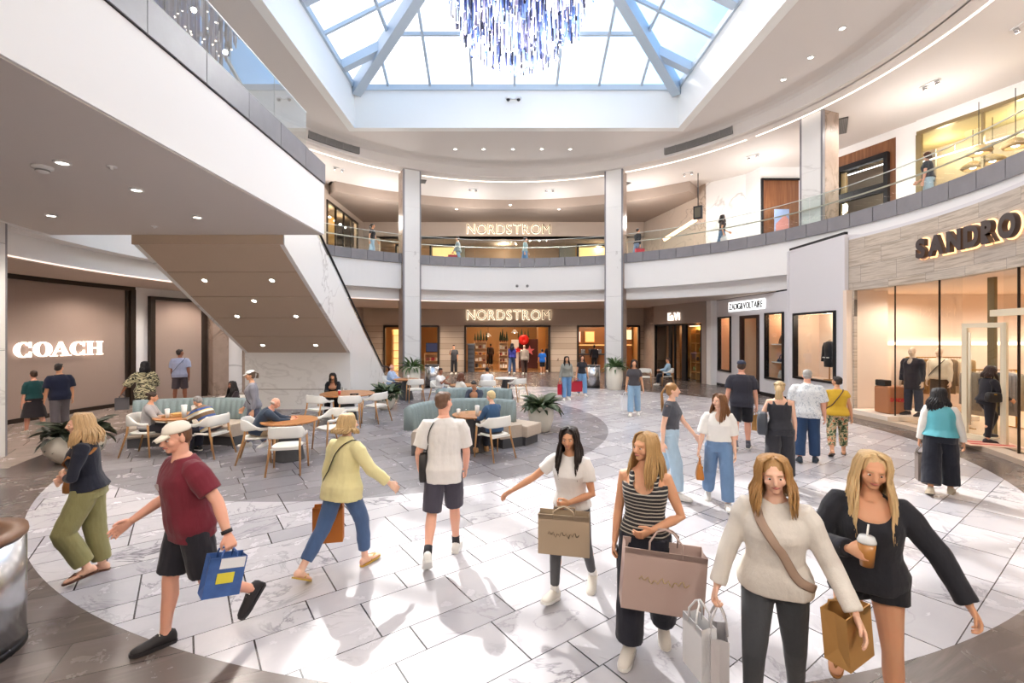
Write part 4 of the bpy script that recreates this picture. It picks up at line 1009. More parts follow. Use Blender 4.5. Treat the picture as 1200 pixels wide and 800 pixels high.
# ---------------------------------------------------------------- right: slanted shop front beyond the pilaster, white boutique front, SANDRO
EP0, EP1 = (8.45, 25.6), (9.64, 21.7)
wall('wall_corner', (8.8, 28.6), EP0, 0, 4.0, .2, [], stone_brown)
mauve = mat('mauve_wall', '#a2948b', .6)
ua, ub = hit(EP0, EP1, 767)[0], hit(EP0, EP1, 822)[0]
wall('wall_slanted', EP0, EP1, 0, 4.0, .2, [(ua, ub, 0, 2.92)], mauve)
r = empty('shop_front', (0, 0, 0), 0, 'black framed glazed shop front of the slanted mauve wall with open door', 'shop front'); r.matrix_world = frame_loc(EP0, EP1, ua)
W = ub-ua; b = MB()
for u, w in ((.04, .08), (W*.36, .2), (W*.46, .06), (W*.66, .3), (W-.04, .08)): b.box((u, .05, 1.45), (w, .12, 2.9))
b.box((W/2, .05, 2.86), (W, .12, .08)); b.build('frame', black, r); b = MB(); b.box((W/2, .06, 1.42), (W-.1, .012, 2.8)); b.build('pane', clear, r)
b = MB(); b.box((W/2, 1.6, 1.5), (W+1.5, .1, 3)); b.build('back_wall', mat('gold_wall', '', .5), r); b = MB(); b.box((W/2, .85, 3.0), (W+1.2, 1.5, .06)); b.build('shop_ceiling', mat('soffit_beige', '', .7), r)
b = MB(); b.box((W*.2, .9, 1.45), (W*.3, .5, 2.9)); b.build('dark_display', mat('counter_wood', '', .4), r)
b = MB()
for k in range(5): b.box((W*.72, 1.1, .4+k*.5), (W*.5, .4, .04))
for k in range(4): b.box((W*.5+k*.4, 1.1, 1.3), (.04, .4, 2.6))
b.build('shelf', mat('golden_wood', '', .35), r); b = MB(); b.box((W*.7, 1.0, 2.8), (W*.5, .06, .03)); b.build('strip_lamp', led, r)
for k in range(5):
    b = MB(); b.ell((W*.55+k*.22, 1.0, .58+.5*(k % 4)), (.08, .08, .12)); b.build('goods', mat('goods_2d2a28', '#2d2a28', .5) if k % 2 else mat('goods_green', '#7c8a4b', .5), r)
Ml = frame_loc(EP0, EP1, hit(EP0, EP1, 790.5)[0], 3.3, .06)
r = bpy.data.objects.new('store_sign', None); COL.objects.link(r); r.matrix_world = Ml; tag(r, 'small white glowing sign letters on the slanted mauve wall', 'sign')
word(r, 'EaVi', .95, .42, glow('sign_white', '', 2), .05, .03, gap=.05)
b = MB(); b.box((9.83, 21.5, 2), (.3, .5, 4)); struct('pilaster', b, white)
ZP0, ZP1 = (9.95, 21.3), (10.2, 15.9); zmat = mat('white_panel', '#dedcdf', .5); HL = []; zw = []
for a, c in ((842, 857), (868, 890), (897, 919)):
    u0, Ya = hit(ZP0, ZP1, a); u1, Yb = hit(ZP0, ZP1, c); zw.append((u0, u1, Ya, Yb))
hol = [(zw[0][0], zw[0][1], .69, 3.16), (zw[1][0], zw[1][1], 0, 3.14), (zw[2][0], zw[2][1], .66, 3.18)]
wall('wall_right', ZP0, ZP1, .12, 3.93, .15, hol, zmat)
b = MB(); wall('trim_right_base', ZP0, ZP1, 0, .12, .12, [(zw[1][0], zw[1][1], 0, .12)], black); wall('trim_right_gap', ZP0, ZP1, 3.93, 3.985, .12, [], black)
peach = mat('peach_wall', '#eac2a0', .6); stripl = glow('niche_lamp', '#ffe2bf', 5)
w1, M1 = window('display_window', 'narrow lit peach display window left of the boutique door', ZP0, ZP1, zw[0][0], zw[0][1], .69, 3.16, .9, black, peach, light=stripl)
w2, M2 = window('shop_door', 'dark framed glass boutique door in the white front', ZP0, ZP1, zw[1][0], zw[1][1], 0.0, 3.14, 1.6, mat('dark_red_frame', '#33211e', .4), peach, 'door', .12, light=stripl)
b = MB(); b.box((.3, .3, .95), (.5, .06, 1.9), bev=.02); b.ell((.3, .3, 1.75), (.25, .03, .4)); b.build('mirror', mat('golden_wood', '', .35), w2)
w3, M3 = window('display_window', 'lit display window with handbags right of the boutique door', ZP0, ZP1, zw[2][0], zw[2][1], .66, 3.18, .8, black, peach, light=stripl)
b = MB(); b.box((0, .45, 1.98), (zw[2][1]-zw[2][0]-.1, .5, .03)); b.build('shelf', white, w3); b = MB(); b.box((0, .45, 1.3), (zw[2][1]-zw[2][0]-.1, .5, .03)); b.build('shelf', white, w3)
def handbag(M, loc, w, h, m, label, name='handbag', cat='handbag'):
    r = bpy.data.objects.new(name, None); COL.objects.link(r); r.matrix_world = M @ Matrix.Translation(loc); tag(r, label, cat)
    b = MB(); rr = []
    for z, f, g in ((0, 1, 1), (.03, 1.04, 1.1), (h*.6, .92, .8), (h, .78, .35)):
        rr.append([Vector((w/2*f*max(-1, min(1, 1.35*cos(a))), w*.2*g*max(-1, min(1, 1.35*sin(a))), z)) for a in [2*pi*k/20 for k in range(20)]])
    b.rings(rr); b.build('body', m, r)
    b = MB(); b.tube([(w*.25*cos(pi*k/10), 0, h*.95+w*.42*sin(pi*k/10)) for k in range(11)], .012, 6); b.build('handle', m, r)
    b = MB(); b.box((0, -w*.12, h*.72), (w*.16, .03, .03), bev=.005); b.build('clasp', mat('brass', '#b58a3c', .3, .9), r); return r
handbag(M3, (0, .4, 2.0), .5, .32, mat('bag_brown', '#5b4130', .5), 'brown handbag on the upper shelf of the handbag window')
for k in range(2): handbag(M3, (-.22+.42*k, .4, 1.32), .34, .12, mat('bag_black', '#221e1d', .5), ['small black bag at left on the middle shelf of the handbag window', 'small black bag at right on the middle shelf of the handbag window'][k])
handbag(M3, (0, .35, .71), .46, .3, mat('bag_silver', '#b9b6b4', .35), 'silver handbag on the bottom of the handbag window')
handbag(M1, (0, .4, .75), .3, .16, mat('bag_silver', '', .35), 'small pale bag on the floor of the narrow peach window')
us, Ys = hit(ZP0, ZP1, 874.5); r = bpy.data.objects.new('store_sign', None); COL.objects.link(r); r.matrix_world = frame_loc(ZP0, ZP1, us, 3.56, .05); tag(r, 'white backlit sign with bold black letters on the white boutique front', 'sign')
b = MB(); b.box((0, .02, 0), (2.55, .05, .4)); b.build('light_box', glow('sign_box', '#ffffff', 1.1), r)
word(r, 'ZADIG&VOLTAIRE', 2.4, .27, black, .04, .008, gap=.06)
# white box bay with one large window
BP0, BP1 = (10.02, 15.95), (9.98, 13.32); wa, wb = hit(BP0, BP1, 930.5), hit(BP0, BP1, 980)
wall('wall_right_bay', BP0, BP1, 0, 5.28, .12, [(wa[0], wb[0], .86, 3.08)], zmat)
b = MB(); b.box2((10.0, 15.95, 0), (10.9, 16.05, 5.28)); b.box2((10.0, 13.3, 5.2), (10.95, 15.95, 5.28)); struct('wall_right_bay_end', b, zmat)
wall('trim_bay_shadow_line', BP0, BP1, 5.28, 5.36, .1, [], black)  # black strip standing in for the shadow line along the bay top
w4, M4 = window('display_window', 'large black framed window with a dark suit in the white bay', BP0, BP1, wa[0], wb[0], .86, 3.08, .85, black, mat('peach_pale', '#edd6c4', .6), light=stripl)

# SANDRO: travertine band on the ring, glass front and lit room
trav = NT('travertine'); v = trav.coord(); sx = trav.n('ShaderNodeSeparateXYZ'); trav.l(v, sx.inputs[0])
ang = trav.math('ARCTAN2', sx.outputs[1], sx.outputs[0]); al = trav.math('MULTIPLY', ang, 9.8)
cmb = trav.n('ShaderNodeCombineXYZ'); trav.l(trav.math('MULTIPLY', al, .55), cmb.inputs[0]); trav.l(trav.math('MULTIPLY', sx.outputs[2], 9), cmb.inputs[1])
rowf = trav.math('DIVIDE', sx.outputs[2], .48); rid = trav.n('ShaderNodeTexWhiteNoise', noise_dimensions='1D'); trav.l(trav.math('FLOOR', rowf), rid.inputs['W'])
colf = trav.math('ADD', trav.math('DIVIDE', al, 1.1), trav.math('MULTIPLY', rid.outputs[0], 3)); cid = trav.n('ShaderNodeTexWhiteNoise', noise_dimensions='1D'); trav.l(trav.math('ADD', trav.math('FLOOR', colf), trav.math('MULTIPLY', trav.math('FLOOR', rowf), 31.7)), cid.inputs['W'])
trav.l(trav.math('MULTIPLY', cid.outputs[0], 50), cmb.inputs[2])
n = trav.noise(cmb.outputs[0], 1.6, 6, .65, .5); col = trav.ramp(n, [(.2, srgb('#7d7267')), (.42, srgb('#b5a694')), (.55, srgb('#d3c6b6')), (.66, srgb('#b8a995')), (.8, srgb('#8d8882'))])
jt = trav.math('MAXIMUM', trav.math('LESS_THAN', trav.math('FRACT', rowf), .012), trav.math('LESS_THAN', trav.math('FRACT', colf), .006))
trav.set(Base_Color=trav.mix(jt, trav.mix(trav.math('MULTIPLY', cid.outputs[0], .35), col, srgb('#a39d98')), srgb('#6f665e')), Roughness=.5); trav = trav.m
def ringbuild(name, mb, m, **k):
    mb.v = [(p[0]-C1[0], p[1]-C1[1], p[2]) for p in mb.v]; o = mb.build(name, m, **k); o.location = (C1[0], C1[1], 0); return o
aP, aG = ring_at(988, 9.8)[1], ring_at(1001, 9.8)[1]
b = MB(); b.arc(C1, 9.8, 10.3, -60, aP, 3.63, 5.12); b.arc(C1, 9.8, 9.9, aG, aP, 0, 3.63); ringbuild('wall_travertine', b, trav, kind='structure')
b = MB(); b.arc(C1, 9.8, 10.5, -60, aP, 5.12, 5.2); ringbuild('trim_travertine_cap', b, zmat, kind='structure')
b = MB(); b.arc(C1, 9.58, 9.98, -60, aP, 0, .1); ringbuild('trim_sill', b, mat('sill_stone', '#c8b4a0', .4), kind='structure')
r = empty('shop_front', (C1[0], C1[1], 0), 0, 'frameless glass front with slim dark joints below the travertine band', 'shop front')
seams = [1001, 1049, 1101, 1128]; aa = [ring_at(p, 9.86)[1] for p in seams]+[ring_at(1176, 9.86)[1], ring_at(1194, 9.86)[1], -40]
for k in range(len(aa)-1):
    if k == 3: continue
    b = MB(); b.arc(C1, 9.855, 9.867, aa[k+1]+.04, aa[k]-.04, .1, 3.63); wpart('glass_pane', b, glass('shop_glass', (.97, .97, .96), .45), r)
for k, w in ((1, .014), (2, .035), (5, .05)):
    b = MB(); b.arc(C1, 9.84, 9.88, aa[k]-w, aa[k]+w, .1, 3.63, 2); wpart('joint', b, mat('dark_bronze', '', .35), r)
# bronze mullion, transom and the cream framed open door
cream = mat('cream_metal', '#e9dcc0', .35); b = MB(); b.arc(C1, 10.5, 10.56, ring_at(1165, 10.5)[1], ring_at(1157, 10.5)[1], .1, 3.63, 3); wpart('mullion', b, mat('olive_bronze', '#8d7c5a', .35, .4), r)
b = MB(); b.arc(C1, 9.8, 9.92, -40, ring_at(1164, 9.86)[1], 2.72, 2.85); wpart('transom', b, cream, r)
pA, pB = ring_at(1128, 9.86)[0], ring_at(1176, 9.86)[0]
d = empty('glass_door', (pA[0], pA[1], .1), 0, 'open glass door with cream metal frame and tall pull handle', 'door')
dv = Vector((pB[0]-pA[0]+.35, pB[1]-pA[1]+.25, 0)); L = dv.length; M = Matrix.Rotation(atan2(dv.y, dv.x), 4, 'Z')
b = MB()
for x in (.05, L-.05): b.box((0, 0, 0), (.1, .06, 2.5), M=M @ Matrix.Translation((x, 0, 1.25)))
for z in (.05, 2.45): b.box((0, 0, 0), (L-.2, .06, .1), M=M @ Matrix.Translation((L/2, 0, z)))
b.build('frame', cream, d); b = MB(); b.box((0, 0, 0), (L-.2, .012, 2.3), M=M @ Matrix.Translation((L/2, 0, 1.25))); b.build('pane', clear, d)
b = MB(); b.cyl(M @ Vector((.2, -.08, .3)), M @ Vector((.2, -.08, 2.3)), .025); b.build('pull_handle', cream, d)
# lit room
sand = mat('shop_sand', '#eedccb', .6); room = mat('shop_floor', '#d9bd9e', .25)
b = MB(); b.prism([(C1[0]+9.9*cos(R(a)), C1[1]+9.9*sin(R(a))) for a in range(8, -46, -3)]+[(19, 4), (19, 14.4), (11, 14.4), (11, 13.35)], 0.0, .1); struct('floor_shop', b, room)
b = MB(); b.prism([(C1[0]+9.95*cos(R(a)), C1[1]+9.95*sin(R(a))) for a in range(8, -46, -3)]+[(19, 4), (19, 14.4), (11, 14.4), (11, 13.35)], 3.62, 3.7); struct('ceiling_shop', b, mat('shop_ceiling', '#efdcc8', .7))
b = MB(); b.box2((9.95, 13.2, .1), (11.15, 13.34, 3.64)); b.box2((11.03, 13.34, .1), (11.15, 14.4, 3.64)); b.box2((11.15, 14.3, .1), (19, 14.42, 3.64)); b.box2((18.9, 3, .1), (19, 14.4, 3.64)); struct('wall_shop', b, sand)
b = MB(); b.box2((11.25, 14.2, 2.03), (18.8, 14.3, 2.12)); b.build('light_strip', glow('strip_peach', '#ffe9cf', 2.5), label='glowing shelf strip along the back wall of the fashion shop', cat='light strip')
r = empty('plinth', (11.2, 12.5, .1), 0, 'low white display plinth behind the shop glass', 'plinth'); b = MB(); b.box((0, 0, .06), (2.4, 1.3, .12), bev=.01); b.build('top', mat('plinth_white', '#efe2d3', .5), r)
r = empty('leather_trunk', (10.58, 12.4, .22), R(4), 'tan leather trunk with red lettering on the plinth', 'trunk'); b = MB(); b.box((0, 0, .37), (.62, .46, .74), bev=.06); b.build('body', mat('tan_leather', '#b0734a', .5, var=.06), r)
b = MB(); b.box((-.2, .05, .82), (.2, .3, .16), bev=.02); b.build('clutch', mat('bag_black', '', .5), r)
def word_in(root, txt, w, h, m, M): word(root, txt, w, h, m, .012, .03, place=lambda x: M @ Matrix.Translation((x, 0, 0)), gap=.05)
word_in(r, 'SANDRO', .5, .11, mat('red_letter', '#c3201f', .5), Matrix.Translation((-.02, -.238, .38)) @ Matrix.Rotation(R(3), 4, 'Y'))
sg = empty('store_sign', (C1[0], C1[1], 4.43), 0, 'bold black SANDRO letters with warm halo on the travertine band', 'sign')
am = (ring_at(1078, 9.78)[1]+ring_at(1198, 9.78)[1])/2; span = R(ring_at(1078, 9.78)[1]-ring_at(1198, 9.78)[1])*9.74
def ringplace(x):
    a = R(am)-x/9.74; return Matrix.Translation((9.72*cos(a), 9.72*sin(a), 0)) @ Matrix.Rotation(a-pi/2, 4, 'Z')
word(sg, 'SANDRO', span, .48, mat('letter_dark', '#3a2c2b', .4), .09, .055, place=ringplace, back=(glow('halo_warm', '#ffc98f', 1.6), .05), gap=.13)

# ---------------------------------------------------------------- upper right shop fronts
def useg(nm, p0, p1, m, z0=5.9, z1=9.92, holes=[]): return wall(nm, p0, p1, z0, z1, .2, holes, m)
U = [(8.8, 28.7), (10.1, 22.7), (11.4, 21.4), (11.6, 20.5), (13.3, 20.5), (13.5, 19.2), (14.4, 16.7), (14.65, 16.1), (16.6, 10.5), (17.2, 5)]
useg('wall_upper_brown', U[0], U[1], bmarble); useg('wall_upper_marble', U[1], U[2], wmarble); useg('wall_upper_jamb', U[2], U[3], white)
useg('wall_upper_timber', U[3], U[4], white, 9.35); plank = wood('walnut_planks', '#6b4027', '#9a6a45', 2.5, 'z', .4, (0, .16)); planky = wood('walnut_planks_side', '#6b4027', '#9a6a45', 2.5, 'z', .4, (1, .16))
useg('wall_upper_planks', U[3], U[4], plank, 5.9, 9.3); useg('wall_upper_side', U[4], U[5], white)
hl = [(.55, 2.45, 5.9, 9.1)]; useg('wall_upper_walnut', U[5], U[6], planky, 5.9, 9.6, hl); useg('wall_upper_walnut_header', U[5], U[6], white, 9.6); useg('wall_upper_pier', U[6], U[7], white)
b = MB(); b.box2((11.58, 20.38, 9.28), (13.4, 20.46, 9.36)); b.box2((11.56, 20.36, 5.9), (11.64, 20.46, 9.36)); b.build('trim_timber_edge', black, kind='structure')
r = empty('shop_front', (0, 0, 0), 0, 'black framed opening in the walnut wall of the upper gallery', 'shop front'); r.matrix_world = frame_loc(U[5], U[6], 1.5, 5.9)
b = MB()
for x in (-.9, .9): b.box((x, -.05, 1.6), (.14, .2, 3.2))
for z in (1.95, 3.14): b.box((0, -.05, z), (1.9, .2, .2 if z > 3 else .34))
b.build('frame', black, r); b = MB(); b.box((.0, 1.2, 1.6), (3.5, .05, 3.2)); b.build('back_wall', taupe_wall, r); b = MB(); b.box((-.75, .1, 1.5), (.25, .1, 3)); b.build('brass_jamb', mat('brass_soft', '#c9ab7b', .4), r); b = MB(); b.box((0, .0, 1.6), (1.7, .012, 3.0)); b.build('pane', clear, r)
b = MB(); b.box((0, .3, 2.95), (1.6, .04, .03)); b.build('strip_lamp', glow('led_cool', '#ffffff', 4), r)
GP0, GP1 = U[7], U[8]; r = empty('shop_front', (0, 0, 0), 0, 'tall glass shop front with round golden lamps on the upper gallery at right', 'shop front'); r.matrix_world = frame_loc(GP0, GP1, 0, 5.9); L = (Vector(GP1)-Vector(GP0)).length
gg = mat('olive_bronze', '', .35); b = MB()
for u in (.05, 1.75, 3.5, 5.2): b.box((u, 0, 1.75), (.06 if u > .1 else .16, .1, 3.5))
b.box((L/2, 0, 3.55), (L, .14, .12)); b.build('frame', gg, r); b = MB(); b.box((L/2, .02, 1.75), (L, .012, 3.5)); b.build('pane', clear, r); b = MB(); b.box((L/2, -.02, 3.82), (L, .1, .42)); b.build('header', white, r)
b = MB(); b.box((L/2, 3.0, 1.9), (L+2, .1, 3.9)); b.build('back_wall', mat('olive_wall', '#8f7f52', .5), r); b = MB(); b.box((L/2, 1.5, 3.6), (L+2, 3, .08)); b.build('shop_ceiling', mat('olive_ceiling', '#b7aa84', .6), r)
b = MB(); b.box((L/2, .3, 2.6), (L, .05, .04)); b.build('light_line', led, r)
disc = mat('rattan', '#c9a97a', .7, var=.25, vscale=30); rim_g = mat('gold_rim', '#8d7350', .5)
for k, (u, z, rr) in enumerate(((.9, 2.1, .18), (1.5, 2.0, .22), (2.2, 2.15, .28), (2.9, 2.0, .26), (3.7, 2.1, .3))):
    b = MB(); b.lathe([(.001, 0), (rr, 0), (rr, .04), (.001, .05)], M=Matrix.Translation((u, 2.85, z)) @ Matrix.Rotation(pi/2, 4, 'X'), n=24); b.build('wall_basket', disc, r)
for k, (px, py) in enumerate(((1147, 178), (1163, 188), (1140, 196), (1190, 170))):
    p = at(px, py, [14.0, 14.9, 15.8, 13.2][k]); l = empty('pendant_lamp', p, 0, ['round woven pendant lamp, upper left of the cluster behind the upper glass', 'round woven pendant lamp, middle of the cluster behind the upper glass', 'round woven pendant lamp lowest in the cluster behind the upper glass', 'round woven pendant lamp at the right edge behind the upper glass'][k], 'lamp')
    b = MB(); b.lathe([(.08, .2), (.25, .1), (.32, .0), (.25, -.08), (.23, -.07), (.29, .0), (.23, .08), (.07, .18)], n=24); b.build('shade', disc, l); b = MB(); b.ell((0, 0, .02), (.1, .1, .08)); b.build('bulb', bulb, l); b = MB(); b.cyl((0, 0, .18), (0, 0, 9.5-p.z), .01, n=6); b.build('cord', black, l)
for k in range(4):
    u = .7+k*.75; r2 = bpy.data.objects.new('clothes_rail', None); COL.objects.link(r2); r2.matrix_world = frame_loc(GP0, GP1, u, 5.9, -1.2); tag(r2, ['dark jackets on a stand at the left end behind the upper glass', 'dark jackets on a stand left of the woven lamps', 'dark jackets on a stand under the woven lamps', 'dark jackets on a stand right of the lowest woven lamp'][k], 'clothes rail')
    b = MB(); b.cyl((-.25, 0, 0), (-.25, 0, 1.45), .015); b.cyl((.25, 0, 0), (.25, 0, 1.45), .015); b.cyl((-.25, 0, 1.45), (.25, 0, 1.45), .015); b.build('rail', mat('brass', '', .3), r2)
    for j in range(4):
        b = MB(); b.tube([(-.18+j*.12, 0, 1.42), (-.18+j*.12, 0, 1.3), (-.18+j*.12, 0, .6)], [.03, .2, .24], 8, flat=.25, up=(1, 0, 0)); b.build('jacket', mat(['bag_black', 'dark_grey', 'goods_2d2a28', 'bag_brown'][(j+k) % 4], '', .5), r2)
b = MB(); b.arc(C1, 10.95, 20, -40, 52, 5.86, 5.905); struct('floor_upper_right', b, mat('upper_floor', '', .25))
# slanting lit wall line, hanging speaker box and plant on the upper gallery
p, q = at(778, 281, 22.8), at(816, 257, 21.6); b = MB(); b.tube([p, q], .09, 6); b.build('light_strip', glow('cove_orange', '#ffc695', 4), label='slanting glowing orange light line on the brown marble upper wall', cat='light strip')
p = at(818, 249, 21.3); r = empty('hanging_sign', p, R(-40), 'small black hanging sign box beside the white marble upper wall', 'sign'); b = MB(); b.box((0, 0, 0), (.4, .14, .62), bev=.02); b.build('box', black, r); b = MB(); b.box((0, -.075, 0), (.26, .01, .45)); b.build('face', mat('sign_face', '#4b4538', .4), r); b = MB(); b.cyl((0, 0, .3), (0, 0, 9.9-p.z), .02); b.build('rod', black, r)
r = empty('wall_poster', at(916, 260, 19.9), R(0), 'blue and pink poster stand by the planks on the upper gallery', 'poster'); b = MB(); b.box((0, 0, 0), (.62, .06, 1.1)); b.build('panel', mat('poster_blue', '#8fa2c8', .4), r); b = MB(); b.prismM([(-.28, -.5), (.28, -.5), (.28, .1), (.1, .3), (-.28, -.1)], 0, .012, Matrix.Translation((0, -.035, 0)) @ Matrix.Rotation(pi/2, 4, 'X')); b.build('pink_shape', mat('poster_pink', '#c98a84', .4), r)
# ================================================================ escalator pair coming down from the bridge
EX0, EX1 = -8.05, -4.93
def zt(Y): return 4.88-.634*(Y-11.9)
esc = empty('escalator', (-6.5, 14.35, 0), 0, 'pair of escalators with white marble sides and brown soffit running down from the bridge', 'escalator')
def yz_panel(x0, x1, pts):
    n = len(pts); vs = [(x0, p[0], p[1]) for p in pts]+[(x1, p[0], p[1]) for p in pts]; b = MB()
    b.add(vs, [list(range(n)), list(range(n, 2*n))[::-1]]+[[i, (i+1) % n, n+(i+1) % n, n+i] for i in range(n)]); return b
side = [(9.98, 4.36), (14.35, 1.78), (14.35, 0), (19.4, 0), (19.4, .42), (18.9, .46), (11.2, zt(11.2)), (9.98, 5.66)]
wpart('side_panel', yz_panel(EX1, EX1+.1, side), wmarble, esc); wpart('side_panel', yz_panel(EX0-.1, EX0, side), wmarble, esc)
b = MB(); b.box2((EX0, 14.35, 0), (EX1, 14.5, 1.8)); wpart('base_wall', b, wmarble, esc)
b = MB(); b.box2((EX0-.1, 14.33, .62), (EX1, 14.36, .64)); wpart('base_groove', b, mat('groove', '#9b948d', .5), esc)
b = MB(); N = 5
for k in range(N):
    f0, f1 = k/N+.004, (k+1)/N-.004; q = [(10+4.35*f0, 4.36-2.58*f0), (10+4.35*f1, 4.36-2.58*f1)]
    b.add([(EX0, q[0][0], q[0][1]), (EX1, q[0][0], q[0][1]), (EX1, q[1][0], q[1][1]), (EX0, q[1][0], q[1][1]), (EX0, q[0][0], q[0][1]+.15), (EX1, q[0][0], q[0][1]+.15), (EX1, q[1][0], q[1][1]+.15), (EX0, q[1][0], q[1][1]+.15)], [[0, 1, 2, 3], [7, 6, 5, 4], [0, 4, 5, 1], [1, 5, 6, 2], [2, 6, 7, 3], [3, 7, 4, 0]])
wpart('soffit', b, taupe, esc)
b = yz_panel(EX0+.02, EX1-.02, [(10, 4.5), (14.4, 1.9), (14.4, 1.98), (10, 4.6)]); wpart('soffit_backing', b, dark_bronze, esc)
b = MB(); b.box2((EX0-.1, 9.97, 4.33), (EX1+.1, 10.02, 4.56)); wpart('top_edge', b, taupe, esc)
for px, py in ((240, 328), (319, 328), (298, 352), (278, 370), (347, 370), (308, 404), (370, 404)):
    Y = 12.0   # intersect view ray with soffit plane z = 4.36-.593*(Y-10)
    k = (CY-py)/F; Y = (4.36+5.93-H0)/(k+.593); p = at(px, py, Y); nrm = Vector((0, -.51, -.86)); b = MB(); M = Matrix.Translation(p+nrm*.012) @ Vector((0, 0, 1)).rotation_difference(nrm).to_matrix().to_4x4()
    b.lathe([(.001, 0), (.055, 0), (.055, .006), (.001, .006)], M=M, n=16); wpart('downlight', b, bulb, esc)
    b = MB(); b.lathe([(.056, -.01), (.085, -.01), (.085, .006), (.056, .006)], M=M, n=16); wpart('downlight_ring', b, mat('ring_taupe', '#cbbfae', .4), esc)
def rail_path(x):
    pts = [(x, 10.3, 6.85), (x, 11.0, 6.75), (x, 11.6, 6.35-.81)]
    pts = [(x, 10.2, 5.9+.9), (x, 10.9, 5.9+.72)]+[(x, Y, zt(Y)+.5) for Y in (12.0, 14, 16, 18, 18.7)]+[(x, 19.2, 1.0), (x, 19.6, .98), (x, 19.85, .84), (x, 19.9, .62), (x, 19.7, .46), (x, 19.2, .42)]
    return pts
for x in (EX1-.06, (EX0+EX1)/2+.2, (EX0+EX1)/2-.2, EX0+.06):
    b = MB(); b.tube(rail_path(x), .035, 8); wpart('handrail', b, black, esc)
    b = yz_panel(x-.008, x+.008, [(10.9, 5.6), (11.9, zt(11.9)), (18.9, zt(18.9)), (19.5, .45), (19.5, .95), (18.7, zt(18.7)+.47), (12, zt(12)+.47), (10.9, 6.6)]); wpart('glass_side', b, rail_glass, esc)
    b = yz_panel(x-.03, x+.03, [(11.2, zt(11.2)-.02), (18.9, zt(18.9)-.02), (18.9, zt(18.9)+.05), (11.2, zt(11.2)+.05)]); wpart('brass_skirt', b, mat('brass_soft', '#c9ab7b', .4), esc)
for x0, x1 in ((EX0+.2, -6.75), (-6.25, EX1-.2)):
    b = MB()
    for k in range(26):
        Y = 10.6+k*.33; z = max(0.03, zt(Y)-.42); b.box2((x0, Y, z-.25 if z > .3 else 0), (x1, Y+.34, z))
    wpart('steps', b, mat('step_metal', '#6b6a6c', .4, .6), esc)

# ================================================================ chandelier
ch = empty('chandelier', (.43, 11.3, 9), 0, 'big hanging bowl of blue, grey and white glass rods below the skylight', 'chandelier')
cols = [mat('rod_'+c[1:], c, .2, .1) for c in ('#26305f', '#4b66a8', '#8fa8d8', '#c9cfe2', '#8b86a6', '#1d1f33', '#e6e6ee')]
b0 = MB(); b0.lathe([(.001, 0), (2.0, 0), (2.0, .12), (.001, .12)], c=(0, 0, 4.6), n=40); b0.build('canopy_plate', steel_blue, ch)
rods = []; rnd = random.Random(3)
for k in range(330):
    r = 1.85*sqrt((k+.5)/330); a = k*2.39996; x, y = r*cos(a), r*sin(a)
    zb = 8.9+.75*(r/1.0)**1.15*.72+max(0, r-1.45)*1.6+rnd.uniform(-.12, .12)
    z = zb
    while z < 11.6:
        h = rnd.uniform(.3, .75); rods.append((z, x, y, h, rnd.choice(cols), rnd.uniform(.014, .03))); z += h+rnd.uniform(.02, .12)
rods.sort(key=lambda q: q[0]); rest = {}
for i, (z, x, y, h, m, r) in enumerate(rods):
    if i < 100:
        b = MB(); b.cyl((x, y, z-9), (x, y, z+h-9), r, n=6); b.build('glass_rod', m, ch)
    else:
        rest.setdefault(m.name, [m, MB()])[1].cyl((x, y, z-9), (x, y, z+h-9), r, n=6)
me = MB(); mats = []; idx = []
for m, q in rest.values():
    idx += [len(mats)]*len(q.f); mats.append(m); me.add(q.v, q.f, True)
o = me.build('glass_rods', mats[0], ch, kind='stuff')
for m in mats[1:]: o.data.materials.append(m)
o.data.polygons.foreach_set('material_index', idx)
b = MB()
for k in range(90):
    z, x, y, h, m, r = rods[rnd.randrange(120, 600)]; b.ell((x, y, z-9), (.022, .022, .022), nu=6, nv=4)
b.build('light_points', glow('rod_light', '#fff2e0', 8), ch, kind='stuff')
b = MB()
for k in range(0, 330, 3):
    r = 1.85*sqrt((k+.5)/330); a = k*2.39996; b.cyl((r*cos(a), r*sin(a), 2.6), (r*cos(a), r*sin(a), 4.6), .006, n=4)
b.build('wires', chrome, ch, kind='stuff')

# ================================================================ ceiling fittings
def downlight(p, label, group='recessed ceiling downlights', r=.09, root=[None]):
    if root[0] is None:
        o = empty('downlight', p, 0, label, 'downlight', group); b = MB(); b.lathe([(r*.72, -.02), (r, -.02), (r*1.05, .0), (r*.72, .0)], n=18); b.build('trim_ring', white, o)
        b = MB(); b.lathe([(.001, -.012), (r*.7, -.012), (r*.7, -.002), (.001, -.002)], n=16); b.build('lamp', bulb, o); root[0] = o; return o
    return copy_tree(root[0], p, 0, label)
nm = ['leftmost', 'second from left', 'middle', 'fourth from left', 'rightmost']
for i, x in enumerate((533.6, 566.6, 601, 635, 668)):
    q = gp(x, 174.5, 10.4); downlight((q[0], q[1], 10.4), f'{nm[i]} of five small downlights in the ceiling beyond the skylight')
for (x, y), l in zip(((918, 93), (950, 67), (987, 33)), ('lowest of three downlights in the ceiling right of the skylight', 'middle of three downlights in the ceiling right of the skylight', 'highest of three downlights in the ceiling right of the skylight')):
    q = gp(x, y, 10.4); downlight((q[0], q[1], 10.4), l)
for (x, y), l in zip(((73, 190), (60, 252), (231, 254), (160, 222)), ('nearest downlight under the bridge, by the smoke detector', 'downlight under the bridge near the stone column', 'downlight under the bridge near its white edge', 'small downlight in the middle of the bridge soffit')):
    q = gp(x, y, 4.535); downlight((q[0], q[1], 4.535), l)
